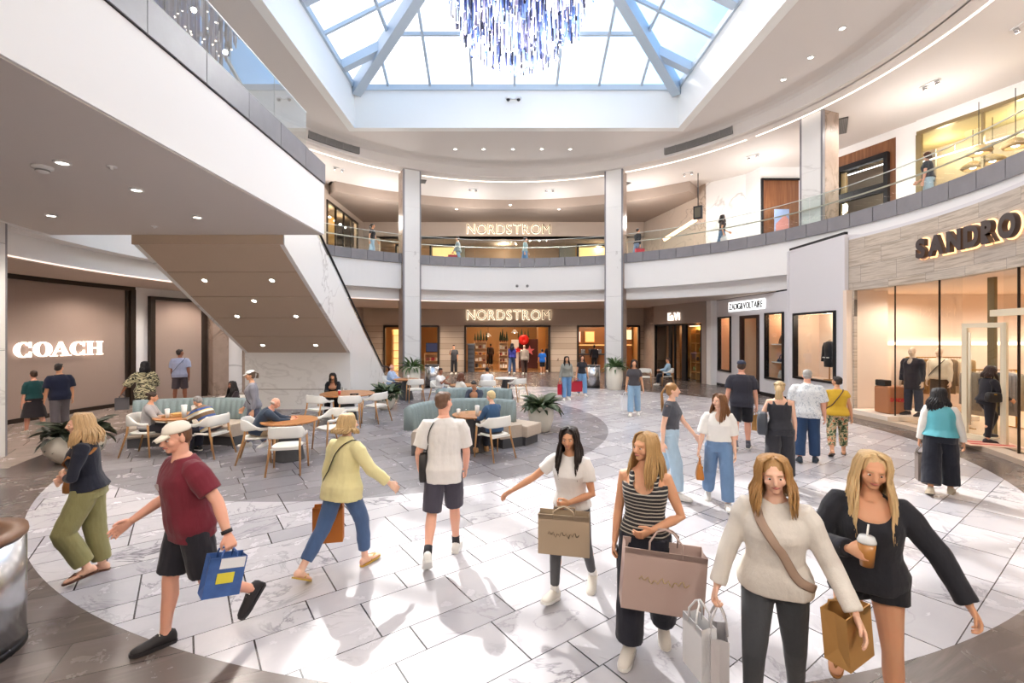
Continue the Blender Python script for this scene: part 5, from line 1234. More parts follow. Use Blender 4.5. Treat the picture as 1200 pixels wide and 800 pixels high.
for x, y, l in ((535, 245, 'downlight in the tan hall ceiling left of the sign'), (598, 240, 'downlight in the tan hall ceiling above the sign'), (655, 245, 'downlight in the tan hall ceiling right of the sign')):
    q = gp(x, y, 9.4); downlight((q[0], q[1], 9.4), l)
def twin_spot(p, rz, label, root=[None]):
    if root[0] is None:
        o = empty('ceiling_spotlight', p, rz, label, 'spotlight', 'twin spotlights in the gallery soffit'); b = MB(); b.box((0, 0, -.01), (.5, .14, .03), bev=.005); b.build('track_plate', white, o)
        for s in (-1, 1):
            b = MB(); b.cyl((s*.17, 0, -.02), (s*.17, .05, -.12), .05, .055); h = b.build('lamp_head', chrome, o); b = MB(); b.cyl((s*.17, .051, -.122), (s*.17, .055, -.13), .04, .04); b.build('lens', glow('lens_white', '#fff8ee', 2.5), h)
        root[0] = o; return o
    return copy_tree(root[0], p, rz, label)
for x, y, l in ((397, 197, 'twin spotlight in the gallery soffit left of the left marble column'), (554, 221, 'twin spotlight in the soffit right of the left marble column'), (644, 222, 'twin spotlight in the soffit left of the right marble column'), (806, 202, 'twin spotlight in the soffit right of the right marble column'), (882, 182, 'twin spotlight in the soffit left of the brown sided column'), (1090, 97, 'twin spotlight in the soffit above the walnut wall'), (1199, 27, 'twin spotlight in the soffit at the right edge')):
    q = gp(x, y, 9.9); twin_spot((q[0], q[1], 9.9), atan2(q[1]-C1[1], q[0]-C1[0])-pi/2, l)
def vent(name, a0, a1, r, z0, z1, label):
    o = empty(name, (C1[0], C1[1], z0), 0, label, 'vent'); b = MB(); b.arc(C1, r-.05, r+.02, a0, a1, z0, z1); wpart('backing', b, mat('vent_dark', '#6a6866', .7), o)
    b = MB(); n = 9
    for k in range(n): b.arc(C1, r-.07, r-.05, a0, a1, z0+(z1-z0)*(k+.2)/n, z0+(z1-z0)*(k+.75)/n)
    wpart('slats', b, grill, o); b = MB()
    for k in range(7):
        a = a0+(a1-a0)*k/6; b.arc(C1, r-.085, r-.05, a-.1, a+.1, z0, z1, 1)
    wpart('divider', b, grill, o)
vent('air_vent', ring_at(858, 9.9)[1], ring_at(779, 9.9)[1], 9.95, 9.99, 10.27, 'long grey slatted air vent in the curved bulkhead at right')
vent('air_vent', ring_at(421, 9.9)[1], ring_at(362, 9.9)[1], 9.95, 9.99, 10.27, 'long grey slatted air vent in the curved bulkhead at left')
q = gp(983, 148, 9.9); r = empty('ceiling_grille', (q[0], q[1], 9.9), R(55), 'flat grey ceiling grille beside the brown sided column', 'vent'); b = MB(); b.box((0, 0, -.02), (1.5, .5, .03)); b.build('backing', mat('vent_dark', '', .7), r); b = MB()
for k in range(12): b.box((0, -.22+k*.04, -.04), (1.45, .022, .012))
b.build('slats', grill, r)
for x, y, l in ((493, 212, 'small dark smoke vent in the soffit beside the left column'), (731, 215, 'small dark smoke vent in the soffit beside the right column')):
    q = gp(x, y, 9.9); r = empty('ceiling_grille', (q[0], q[1], 9.9), .3, l, 'vent'); b = MB(); b.box((0, 0, -.02), (.5, .5, .03)); b.build('backing', mat('vent_dark', '', .7), r); b = MB(); [b.box((0, -.2+k*.05, -.04), (.46, .025, .012)) for k in range(9)]; b.build('slats', grill, r)
q = gp(50, 195, 4.535); r = empty('smoke_detector', (q[0], q[1], 4.535), 0, 'white round smoke detector on the bridge soffit', 'detector'); b = MB(); b.lathe([(.11, 0), (.11, -.03), (.07, -.04), (.07, -.07), (.04, -.085), (.001, -.085)], n=20); b.build('housing', white, r); b = MB(); b.lathe([(.072, -.045), (.074, -.065)], n=20); b.build('sensor_slot', grill, r)
for x, y, l in ((131, 195, 'small sprinkler rosette at left on the bridge soffit'), (181, 265, 'small sprinkler rosette near the far edge of the bridge soffit')):
    q = gp(x, y, 4.535); r = empty('sprinkler', (q[0], q[1], 4.535), 0, l, 'sprinkler'); b = MB(); b.lathe([(.06, 0), (.055, -.012), (.02, -.015), (.02, -.04), (.001, -.04)], n=16); b.build('rosette', white, r)
r = empty('security_camera', (.38, SY1-.02, 11.52), 0, 'pair of small white dome cameras on the skylight well wall', 'camera'); b = MB(); b.box((0, 0, 0), (.5, .06, .06), bev=.01); b.build('bracket', white, r)
for s in (-1, 1):
    b = MB(); b.lathe([(.11, 0), (.11, -.06), (.09, -.08), (.001, -.08)], c=(s*.2, -.1, 0), n=18); hh = b.build('housing', white, r); b = MB(); b.ell((s*.2, -.1, -.09), (.07, .07, .07)); b.build('dome', mat('smoke_dome', '#33353a', .1), hh)
for x, l in ((606, 'left of two tiny white knobs on the white fascia'), (618, 'right of two tiny white knobs on the white fascia')):
    p, a = ring_at(x, 10.49); r = empty('fascia_sensor', (p[0], p[1], zat(335, p[1])), R(a), l, 'sensor'); b = MB(); b.cyl((0, 0, 0), (-.06, 0, 0), .07, .06); b.build('knob', grill, r)
b = MB(); b.tube([(.43, 17.69, 11.5), (.43, 17.69, 10.4)], .004, 4)

# ================================================================ café furniture
oak = wood('oak', '#a87545', '#c89a66', 3, 'z', .45); oak_top = wood('oak_top', '#9a6237', '#bb8450', 2, 'x', .35); shell = mat('chair_shell', '#e9e7e0', .4); cone_m = mat('cone_grey', '#4d4e50', .6)
def make_chair():
    r = empty('cafe_chair', (0, 0, 0), 0, 'x', 'chair', 'white café chairs with oak legs')
    b = MB(); rr = []
    for z, f in ((.435, .94), (.44, 1), (.458, 1), (.464, .95)):
        rr.append([Vector((.235*f*(abs(cos(a))**.5)*(1 if cos(a) > 0 else -1), .225*f*(abs(sin(a))**.5)*(1 if sin(a) > 0 else -1)-.0, z-.02*(1-abs(sin(a)))*0)) for a in [2*pi*k/28 for k in range(28)]])
    b.rings(rr); b.build('seat', shell, r)
    b = MB(); rr = []; n = 40
    for i in range(n+1):
        t = -1+2*i/n; s = abs(t); sg = 1 if t > 0 else -1
        if s > .45:
            f = (s-.45)/.55; x = sg*(.262+.015*sin(pi*f)); y = -.15+.36*f; zc = .70-.075*min(1, f*1.6)-.0*f; hh = .03 if f > .45 else .10-(.07)*f/.45; th = .02
        else:
            g = s/.45; x = sg*.262*sin(g*pi/2); y = -.27+.12*(1-cos(g*pi/2)); zc = .715-.015*g; hh = .10; th = .012
        ty = Vector((0, 0, 1)); nx = Vector((x, y+.02, 0)).normalized()
        c = Vector((x, y, zc)); rr.append([c+nx*th*cos(a)+ty*hh*sin(a) for a in [2*pi*k/12 for k in range(12)]])
    b.rings(rr); b.build('backrest', shell, r)
    for sx in (-1, 1):
        b = MB(); b.tube([(sx*.285, .25, 0), (sx*.262, .2, .63)], [.014, .02], 8); b.build('leg', oak, r)
        b = MB(); b.tube([(sx*.27, -.33, 0), (sx*.235, -.2, .45), (sx*.235, -.17, .66)], [.014, .02, .018], 8); b.build('leg', oak, r)
    b = MB(); b.box((0, .19, .425), (.48, .03, .03)); b.box((0, -.2, .425), (.44, .03, .03)); b.box((0, 0, .425), (.03, .39, .02)); b.build('seat_rail', shell, r)
    return r
CH = make_chair(); used = [False]
def chair(x, y, rz, label):
    if not used[0]:
        used[0] = True; CH.location = (x, y, 0); CH.rotation_euler = (0, 0, R(rz)); CH['label'] = label; return CH
    return copy_tree(CH, (x, y, 0), R(rz), label)
def table(x, y, rad, label, h=.74, top=None):
    r = empty('cafe_table', (x, y, 0), random.random()*3, label, 'table'); b = MB(); b.lathe([(.001, h-.035), (rad-.02, h-.035), (rad, h-.02), (rad, h-.006), (rad-.01, h), (.001, h)], n=48, smooth=False); b.build('tabletop', top or oak_top, r)
    b = MB(); b.lathe([(.001, 0), (.27, 0), (.27, .02), (.13, h-.06), (.16, h-.035), (.001, h-.035)], n=32); b.build('pedestal', cone_m, r); return r
TB = {}
TB['bald'] = (-4.05, 8.62); table(-4.05, 8.62, .5, 'round oak table where the bald man in navy sits')
TB['left'] = (-6.4, 9.1); table(-6.4, 9.1, .5, 'round oak table with cups in front of the left green banquette')
TB['wall'] = (-4.3, 12.55); table(-4.3, 12.55, .72, 'large round oak table by the marble escalator wall')
TB['mid'] = (-.62, 9.25); table(-.62, 9.25, .42, 'round oak table with white cup in the middle banquette')
TB['far'] = (-3.55, 16.6); table(-3.55, 16.6, .45, 'small round oak table where the man in pale blue sits')
TB['white'] = (.1, 17.0); table(-1.3, 14.7, .42, 'small round oak table between the white t-shirt and the brown hair'); table(-6.95, 11.75, .45, 'round pale table beyond the left green banquette', top=shell); table(.1, 17.0, .42, 'round pale topped table behind the green banquette', top=shell)
chair(-7.02, 8.95, -86, 'white café chair under the woman in grey at the left table')
chair(-5.71, 8.88, 80, 'white café chair under the person in the striped jacket')
chair(-4.6, 8.52, -68, 'white café chair under the bald man in navy')
chair(-3.72, 7.85, 12, 'empty white café chair nearest the camera, back turned, at the bald man\'s table')
chair(-3.55, 9.35, 140, 'empty white café chair on the far right side of the bald man\'s table')
chair(-4.75, 11.75, -25, 'empty white café chair at left front of the table by the marble wall')
chair(-3.95, 11.7, 15, 'empty white café chair, back turned, in front of the table by the marble wall')
chair(-3.45, 12.3, 65, 'empty white café chair at right of the table by the marble wall')
chair(-4.97, 13.3, -168, 'white café chair under the woman in black by the marble wall')
chair(-.18, 8.75, 40, 'white café chair under the blond person in denim')
chair(-3.1, 16.0, 20, 'empty white café chair, back turned, beside the tall planter at the left column')
chair(-4.2, 16.95, -100, 'white café chair under the man in pale blue')
chair(.5, 16.2, 40, 'empty white café chair right of the pale table behind the banquette')
chair(-.55, 15.6, 5, 'white café chair under the person in the white shirt, back turned')
chair(-1.37, 13.5, -60, 'white café chair under the person with full brown hair')
chair(-6.42, 11.2, 150, 'white café chair beyond the left banquette')
chair(-2.14, 15.2, -110, 'white café chair under the man in the white t-shirt')
chair(7.53, 20.9, 75, 'white café chair under the person in light blue by the slanted shop front')
chair(6.4, 20.6, 160, 'empty café chair beside the right marble column')
# banquettes
teal = NT('teal_channel'); uv = teal.coord(); teal.set(Base_Color=teal.mix(teal.noise(uv, 40, 3), srgb('#748485'), srgb('#8b9a9b')), Roughness=.7); teal = teal.m
seatm = mat('seat_beige', '#b9aa9a', .75, var=.12, vscale=18); plinthm = mat('banquette_plinth', '#4a4a4d', .6)
def banquette(c, r_in, r_back, a0, a1, b0, b1, label, hb=.92, flip=False):
    o = empty('banquette', (c[0], c[1], 0), 0, label, 'banquette'); s = -1 if flip else 1
    b = MB(); ra, rb = sorted((r_in+.08*s, r_back)); b.arc(c, ra, rb, a0, a1, 0, .2); wpart('plinth', b, plinthm, o)
    ra, rb = sorted((r_in, r_back)); b = MB(); b.sweep([(ra+.03, .2), (rb-.0, .2), (rb, .42), (rb-.02, .46), (ra+.03, .46), (ra, .42), (ra, .24)], c, a0, a1); wpart('seat', b, seatm, o)
    b = MB(); n = max(3, int(abs(b1-b0)*pi/180*r_back/.13))     # upholstered channels
    vs = []; K = 6; m = n*K+1; prof = [.44, .5, .7, hb-.06, hb, hb, hb-.06, .44]
    for i in range(m):
        t = i/(m-1); a = R(b0+(b1-b0)*t); bul = .035*abs(sin(pi*t*n))
        offs = [0-bul*s, -.02*s-bul*s, .0-bul*s, .03*s-bul*s, .06*s-bul*s*.4, .12*s, .17*s+bul*s, .17*s+bul*s]
        for z, f in zip(prof, offs):
            rr = r_back+f; vs.append((c[0]+rr*cos(a), c[1]+rr*sin(a), z))
    k = len(prof); fs = []
    for i in range(m-1):
        for j in range(k): fs.append([i*k+j, (i+1)*k+j, (i+1)*k+(j+1) % k, i*k+(j+1) % k])
    fs += [list(range(k)), [(m-1)*k+j for j in range(k)][::-1]]
    b.add(vs, fs, True); wpart('backrest', b, teal, o); return o
bq = banquette((-.62, 9.0), .62, 1.18, 30, 188, 48, 178, 'curved green channel back banquette with beige seat in the middle of the café')
b = MB(); b.box((.36, 9.97, .31), (.75, .6, .24), rz=R(-35), bev=.03); wpart('seat', b, seatm, bq); b = MB(); b.box((.34, 9.99, .1), (.65, .5, .2), rz=R(-35)); wpart('plinth', b, plinthm, bq)
banquette((-.75, 10.55), .62, 1.2, 45, 135, 45, 135, 'second curved green banquette, its back to the middle one', .98)
banquette((-6.5, 7.2), 2.45, 3.05, 71, 120, 71, 120, 'curved green banquette at left below the escalator')
# things on the tables
cupw = mat('paper_cup', '#f0ede6', .5)
def cup(x, y, z, label, h=.15, r=.042, lid=True, m=None):
    o = empty('paper_cup', (x, y, z), 0, label, 'cup'); b = MB(); b.lathe([(.001, 0), (r*.72, 0), (r, h), (.001, h)], n=18); b.build('cup', m or cupw, o)
    if lid: b = MB(); b.lathe([(r*1.04, h), (r*1.04, h+.008), (r*.9, h+.018), (.001, h+.018)], n=18); b.build('lid', white, o)
    return o
cup(-6.5, 8.8, .74, 'white paper cup left on the table before the left banquette', .16); cup(-6.16, 8.78, .74, 'tall pale smoothie cup on the table before the left banquette', .24, .05); cup(-6.08, 8.95, .74, 'pale paper cup, right of the smoothie, on the left table', .2, .05)
cup(-.52, 9.02, .74, 'tall white cup on the middle banquette table', .19, .045); cup(-.75, 9.3, .74, 'short glass tumbler on the middle banquette table', .1, .04, False, rail_glass); cup(-.9, 9.1, .74, 'small white cup at left on the middle banquette table', .11, .04)
cup(-4.4, 12.2, .74, 'red drink cup in front of the woman in black', .11, .04, True, mat('red_cup', '#c23a34', .4)); cup(-3.45, 16.45, .74, 'white cup on the table of the man in pale blue', .13)
o = empty('food_tray', (-6.45, 8.98, .74), .3, 'shallow brown food tray on the table before the left banquette', 'tray'); b = MB(); b.box((0, 0, .015), (.42, .26, .03), bev=.01); b.build('base', mat('kraft', '#b58b58', .7), o); b = MB(); b.ell((.05, 0, .045), (.14, .09, .035)); b.build('food', mat('food', '#c99a5c', .7, var=.3, vscale=40), o)
o = empty('wallet', (-3.98, 12.15, .74), .2, 'black wallet on the table by the marble wall', 'wallet'); b = MB(); b.box((0, 0, .02), (.22, .11, .04), bev=.012); b.build('cover', mat('bag_black', '#221e1d', .5), o); b = MB(); b.box((0, -.056, .02), (.1, .004, .012)); b.build('zip', chrome, o)
# planters
potm = mat('planter_cream', '#e4ded0', .55, var=.04, vscale=20); soil = mat('soil', '#3b2c22', .9)
leafA = mat('leaf_dark', '#3d4f33', .4, var=.35, vscale=7); leafB = mat('leaf_mid', '#55713f', .4, var=.35, vscale=7); leafC = mat('leaf_deep', '#3b4232', .35, var=.35, vscale=7)
def leaves(b, n, z0, L, W, spread, rnd, up=.9):
    for k in range(n):
        a = rnd.random()*2*pi; el = rnd.uniform(.15, up*1.45); l = L*rnd.uniform(.65, 1.15); w = W*rnd.uniform(.7, 1.15); d = Vector((cos(a), sin(a), 0)); sd = Vector((-sin(a), cos(a), 0))
        p = Vector((0, 0, z0))+d*rnd.uniform(0, spread)+sd*rnd.uniform(-spread, spread)*.5; rows = []; e = el; twist = rnd.uniform(-.5, .5)
        for i in range(8):
            t = i/7; ww = w*.5*(sin(pi*min(1, t*.93+.07))**.8)*(1 if t > .15 else .35); up_ = Vector((0, 0, 1)); dirv = d*cos(e)+up_*sin(e); nn = (up_*cos(e)-d*sin(e))
            s2 = (sd*cos(twist)+nn*sin(twist)); rows.append([p+s2*ww-nn*0, p-nn*ww*.28, p-s2*ww, p-nn*(ww*.28+.004)]); p = p+dirv*l/7; e -= 1.55/7*(1.15-el*.25)
        b.rings(rows, True)
def plant(x, y, pot, ph, pr, n, L, W, m, label, seed, name='potted_plant', up=.9, spread=.18):
    rnd = random.Random(seed); o = empty(name, (x, y, 0), 0, label, 'plant'); b = MB()
    if pot == 'bowl': b.lathe([(.001, 0), (pr*.52, 0), (pr*.6, .03), (pr*.9, ph*.35), (pr, ph*.62), (pr*.93, ph*.9), (pr*.86, ph), (pr*.8, ph), (pr*.8, ph-.06), (.001, ph-.06)], n=36)
    elif pot == 'vase': b.lathe([(.001, 0), (pr*.6, 0), (pr*.66, .02), (pr*.88, ph*.4), (pr, ph*.78), (pr*.97, ph*.95), (pr*.9, ph), (pr*.84, ph), (pr*.82, ph-.07), (.001, ph-.07)], n=36)
    else: b.lathe([(.001, 0), (pr*.78, 0), (pr*.82, .02), (pr, ph*.5), (pr*.97, ph), (pr*.88, ph), (pr*.88, ph-.06), (.001, ph-.06)], n=36)
    b.build('pot', potm, o); b = MB(); b.lathe([(.001, ph-.04), (pr*.8, ph-.05)], n=24); b.build('soil', soil, o)
    b = MB(); leaves(b, n, ph-.05, L, W, spread, rnd, up); b.build('foliage', m, o)
    b = MB()
    for k in range(7):
        a = rnd.random()*6.28; b.tube([(0, 0, ph-.08), (.05*cos(a), .05*sin(a), ph+.12), (.13*cos(a), .13*sin(a), ph+.26)], [.012, .01, .006], 5)
    b.build('stems', mat('stem', '#56603a', .6), o); return o
x, y = gp(628, 502); plant(.92, 11.15, 'vase', .62, .33, 85, .5, .2, leafA, 'cream round planter with broad dark leaves right of the middle banquette', 1)
plant(-3.72, 14.35, 'bowl', .52, .33, 85, .5, .2, leafA, 'cream round planter with dark leaves beside the marble escalator base', 2)
plant(-8.0, 8.5, 'bowl', .52, .46, 85, .55, .24, leafC, 'wide cream bowl planter with dark purple green leaves at left', 3)
plant(4.75, 19.5, 'tall', .98, .36, 75, .62, .085, leafB, 'tall white tapered planter with narrow green leaves before the right column', 4, up=1.0)
plant(-3.95, 19.6, 'tall', .98, .36, 75, .62, .085, leafB, 'tall white tapered planter with narrow green leaves before the left column', 5, up=1.0)
def bin_(x, y, r, h, label, rim):
    o = empty('waste_bin', (x, y, 0), 0, label, 'bin'); b = MB(); b.lathe([(.001, .03), (r, .03), (r, h-.05), (.001, h-.05)], n=48, smooth=False)
    for i in range(len(b.sm)): b.sm[i] = True
    b.build('drum', chrome, o); b = MB(); b.lathe([(.001, 0), (r*1.01, 0), (r*1.01, .05), (.001, .05)], n=40); b.build('foot_ring', black, o)
    b = MB(); b.lathe([(r*.62, h-.05), (r*1.02, h-.05), (r*1.03, h-.03), (r*1.02, h), (r*.62, h), (r*.62, h-.05)], n=48); b.build('rim', rim, o); b = MB(); b.lathe([(.001, h-.12), (r*.62, h-.12), (r*.62, h-.02)], n=32); b.build('liner', mat('bag_black', '', .5), o)
bin_(3.98, 20.3, .32, 1.0, 'round stainless waste bin left of the tall planter by the right column', mat('rim_dark', '#4f4a46', .4))
bin_(-3.22, 20.5, .32, 1.0, 'round stainless waste bin beside the tall planter by the left column', mat('rim_dark', '', .4))
bin_(-3.98, 3.28, .38, .88, 'large stainless waste bin with wooden rim at the left front edge', mat('rim_wood', '#7d5c44', .4))
def fit_(px, yg, yh, z0=0.0, Y=None):
    Y = Y or F*(H0-z0)/(yg-CY); return (px-CX)/F*Y, Y, H0+(CY-yh)/F*Y-z0
def P(label, px, yg, yh, heading, **k):
    X, Y, H = fit_(px, yg, yh, k.get('z0', 0), k.pop('Y', None)); H *= k.pop('hk', 1.0); H = k.pop('H', H); return person(label, X, Y, H, heading, **k)
def sit_legs(a=82, b=4, kn=2, f=0): return {'R': (a, b, kn, f), 'L': (a, b, kn+6, f)}
def seated(label, px, yh, Y, heading, seat=.46, dx=0, **k):
    """seated person whose head top shows at pixel row yh"""
    X = (px-CX)/F*Y; zt_ = H0+(CY-yh)/F*Y; k.setdefault('legs', sit_legs()); H = k.pop('H', None) or max(1.5, min(1.85, (zt_-seat)/.50))
    return person(label, X+dx, Y, H, heading, sit=seat, **k)
K = dict
# ------------------------------------------------ foreground
f = P('person with wavy blond hair in navy top and olive trousers walking left', 104, 676, 484, 122, hk=1.02, hair=K(k='long', c='#c9a679', L=.2, wave=.03, front=60), lean=5, head=(4, 4, 0),
      arms={'R': (10, 16, 72, -60), 'L': (12, 16, 84, -64)}, legs={'R': (-4, 2, -8, 0), 'L': (24, 2, -26, -12)}, curlR=.6, curlL=.6,
      top=K(k='long', m=cloth('#20222e'), sleeve=1.55, hem=-.0, ease=.03, aw=.062, neck='crew'), bottom=K(k='trousers', m=cloth('#8f8a5f'), w=.088, ease=.026, hem=1.9), shoes=K(k='flipflop', c='#5a3b2c'))
strap(f, [f.S(-.10, -.10, .42), f.S(.0, .15, .28), f.S(.12, .15, .12), f.S(.17, .10, .02)], .022, mat('bag_tan', '#9a6430', .5), 'tan leather belt bag worn across the navy top', 'belt_bag', bag=(.2, .14, .08, mat('bag_tan', '#9a6430', .5), (0, .02, .06)))
f = P('person in maroon t-shirt, pale cap and dark shorts striding left with blue bag', 222, 752, 491, 146, sex='m', fat=1.08, skin_c='pink', hair=K(k='short', c='#6b4a34'), hat=K(c='#efe6d6', c2='#efe6d6'), lean=6, head=(8, 8, 0),
      arms={'R': (6, 16, 58, 10), 'L': (-22, 30, -6, 24)}, legs={'R': (12, 3, 4, 4), 'L': (-10, 3, -56, -44)}, curlR=.25, curlL=.8,
      top=K(k='tee', m=cloth('#6e2431'), sleeve=.72, hem=-.1, ease=.03, aw=.082), bottom=K(k='shorts', m=cloth('#26252c'), hem=.86, w=.108, ease=.02), shoes=K(k='sneaker', c='#1f1c1f', sole='#2a272a'))
b = MB(); tp = [c for c in f.root.children if c.name.startswith('t_shirt')][0]
b.rings([[f.S(.075+.055*cos(a)*q, .147+.006*q0, .33+.024*sin(a)*q) for a in [2*pi*i/16 for i in range(16)]] for q, q0 in ((1, 0), (1, 1), (.02, 1.2))], False); b.build('chest_print', mat('print_grey', '#cfc4c4', .7), tp)
b = MB(); w_, e_ = f.J['L']['wW'], f.J['L']['eW']; b.tube([w_.lerp(e_, .02), w_.lerp(e_, .13)], [.036, .038], 14); b.build('wristwatch', mat('watch_black', '#17161a', .4), f.root)
g = f.hand('L'); ob = shopping_bag(g, .24, .27, .12, 44, mat('bag_blue', '#3f62a0', .5, var=.35, vscale=14), 'blue and white patterned plastic bag in the hand of the maroon shirt walker', .06, roll=12)
b = MB(); b.box((0, -.064, -.2), (.11, .006, .07)); b.box((0, .064, -.2), (.11, .006, .07)); b.build('yellow_patch', mat('patch_yellow', '#e6d94a', .5), ob); b = MB(); b.box((.03, -.0635, -.10), (.16, .005, .07)); b.build('white_patch', mat('patch_white', '#e9ebee', .5), ob)
f = P('person in pale yellow jacket and blue jeans walking away with orange bag', 402, 668, 480, -26, hair=K(k='bob', c='#c0a070', L=.07, front=55, wave=.02), lean=6, head=(-22, 4, 0),
      arms={'R': (14, 34, 40, 30), 'L': (-10, 10, 4, 8)}, legs={'R': (24, 3, 4, 8), 'L': (-24, 3, -40, -32)}, curlL=.8,
      top=K(k='jacket', name='jacket', m=cloth('#e0d69f'), sleeve=1.86, hem=-.12, ease=.05, aw=.078, cuff=.06, flare=.02, high=True), bottom=K(k='jeans', m=cloth('#475f85', kind='denim'), w=.066, hem=1.8), shoes=K(k='flipflop', c='#c9a648'))
strap(f, [f.S(.12, .1, .44), f.S(.10, -.05, .50), f.S(.0, -.17, .40), f.S(-.12, -.17, .2), f.S(-.19, -.08, .05)], .016, mat('strap_black', '#27241f', .6), 'dark strap across the back of the pale yellow jacket')
shopping_bag(f.hand('L'), .29, .36, .12, 12, mat('bag_orange', '#b8691c', .55), 'orange shopping bag held by the person in the pale yellow jacket', .05, hm=mat('cord_purple', '#5b3d55', .7))
f = P('person in white t-shirt and dark grey shorts walking away in the centre', 520, 652, 458, 4, sex='m', skin_c='pink', hair=K(k='crop', c='#6b4f3c'), lean=4, head=(-35, 2, 0),
      arms={'R': (6, 12, 30, -2), 'L': (-8, 16, 30, 0)}, legs={'R': (14, 3, 4, 0), 'L': (-10, 4, -46, -38)}, curlR=.7,
      top=K(k='tee', m=cloth('#e6e2de'), sleeve=.8, hem=-.13, ease=.03, aw=.085), bottom=K(k='shorts', m=cloth('#45424e'), hem=.95, w=.10, ease=.02), shoes=K(k='sneaker', c='#e3e0da', sock='#2b2b30'))
strap(f, [f.S(-.1, -.1, .5), f.S(-.16, -.1, .35), f.S(-.2, -.02, .12)], .012, mat('strap_black', '', .6), 'black sling bag at the left hip of the person in white t-shirt', 'sling_bag', bag=(.16, .3, .08, mat('bag_black', '#221e1d', .5), (-.03, 0, .06)))
f = P('person with long dark hair in white t-shirt and grey leggings, arm held out', 670, 700, 495, 152, skin_c='olive', hair=K(k='long', c='#251b18', L=.36, wave=.025, front=50), lean=6, head=(8, 6, 0),
      arms={'R': (20, 46, 34, 50), 'L': (4, 14, 74, -42)}, legs={'R': (18, 4, -2, 14), 'L': (-14, 3, -28, -20)}, curlL=.9,
      top=K(k='tee', m=cloth('#ece9e6'), sleeve=.6, hem=.0, ease=.022, aw=.07, neck='crew'), bottom=K(k='leggings', m=cloth('#565659'), tight=True, ease=.006, hem=1.86), shoes=K(k='sneaker', c='#dcd6cb', sock='#f1efea'))
g = f.hand('L'); shopping_bag(g+PV((.03, -.06, 0)), .42, .33, .13, -12, mat('bag_kraft_grey', '#ab9880', .7), 'square tan shopping bag in front of the person with grey leggings', .05, text=mat('script_brown', '#7d6a55', .6))
f = P('person with long blond hair in striped tank top and navy wide trousers', 756, 765, 504, 158, hair=K(k='long', c='#b5905f', L=.27, front=52), lean=2, head=(-38, 2, 0), skin_c='tan',
      arms={'R': (-4, 10, 6, 6), 'L': (2, 22, 58, -52)}, legs={'R': (8, 2, 2, 0), 'L': (-12, 3, -24, -20)}, curlL=.4, curlR=.7,
      top=K(k='tank', m=cloth('#2b2a2e', kind='stripes', c2='#b9b2a6'), hem=-.0, ease=.016), bottom=K(k='trousers', m=cloth('#23242e'), w=.105, hem=1.93, ease=.02), shoes=K(k='sneaker', c='#ddd6cc'))
j = f.J['L']; g = f.world(j['wW'].lerp(j['eW'], .25))
shopping_bag(g+PV((.02, -.05, 0)), .54, .42, .18, -10, mat('bag_rose', '#b9a299', .6), 'large dusty pink shopping bag on the forearm of the striped tank top', .12, roll=4, text=mat('script_gold', '#c2ad7c', .6))
g = f.hand('R'); o = empty('phone', g, R(168), 'dark phone held low by the striped tank top wearer', 'phone'); b = MB(); b.box((0, 0, -.03), (.012, .075, .15), bev=.006); b.build('case', mat('bag_black', '', .5), o)
f = person('person in white sweater and dark leggings with brown crossbody strap walking forward', 1.62, 2.72, 1.67, 150, hair=K(k='long', c='#a9804f', L=.2, front=48, wave=.02), lean=7, head=(6, 6, 4),
      arms={'R': (6, 20, 10, 14), 'L': (4, 26, 34, 22)}, legs={'R': (18, 3, -6, 4), 'L': (-8, 3, -24, -14)}, curlR=.8, curlL=.3,
      top=K(k='long', m=cloth('#e4ded5', kind='knit'), sleeve=1.92, hem=-.06, ease=.045, aw=.072, cuff=.05, neck='crew'), bottom=K(k='leggings', m=cloth('#3f4247'), tight=True, ease=.01, hem=1.9), shoes=K(k='sneaker', c='#e3e0da'))
strap(f, [f.S(.10, .0, .50), f.S(.09, .13, .44), f.S(-.02, .185, .28), f.S(-.14, .17, .10), f.S(-.2, .06, .02)], .026, mat('strap_taupe', '#a08877', .7), 'wide taupe crossbody strap over the white sweater')
shopping_bag(f.hand('R')+PV((0, 0, -.02)), .2, .36, .1, 70, mat('bag_grey_white', '#c9c6c8', .5), 'pale grey shopping bag held low by the white sweater wearer', .16)
shopping_bag(f.hand('R')+PV((-.09, .06, -.03)), .2, .32, .1, 100, mat('bag_foil', '#e9eaec', .25), 'glossy white bag beside the pale grey one in the same hand', .12)
j = f.J['L']; shopping_bag(f.world(j['wW'].lerp(j['eW'], .45))+PV((0, -.0, -.03)), .22, .29, .13, 25, mat('bag_kraft', '#b68a50', .7), 'brown kraft paper bag hanging on the arm of the white sweater wearer', .04, roll=-8)
f = person('person with long blond hair in black sweater and shorts holding an iced coffee', 2.24, 2.8, 1.68, 148, hair=K(k='long', c='#d6b787', L=.38, front=52, wave=.02), lean=8, head=(4, 8, -6), skin_c='tan',
      arms={'R': (8, 24, 105, -38), 'L': (4, 36, 12, 26)}, legs={'R': (-2, 4, -52, -36), 'L': (12, 3, 2, 4)}, curlR=.75, curlL=.5,
      top=K(k='long', m=cloth('#24252c'), sleeve=1.95, hem=-.07, ease=.05, aw=.078, cuff=.055, neck='scoop'), bottom=K(k='shorts', m=cloth('#191a20'), hem=.32, w=.115, ease=.02), shoes=K(k='flipflop', c='#a9793c'))
g = f.hand('R'); o = empty('iced_coffee_cup', g-PV((0, 0, .07)), 0, 'clear iced coffee cup with lid held by the black sweater wearer', 'cup')
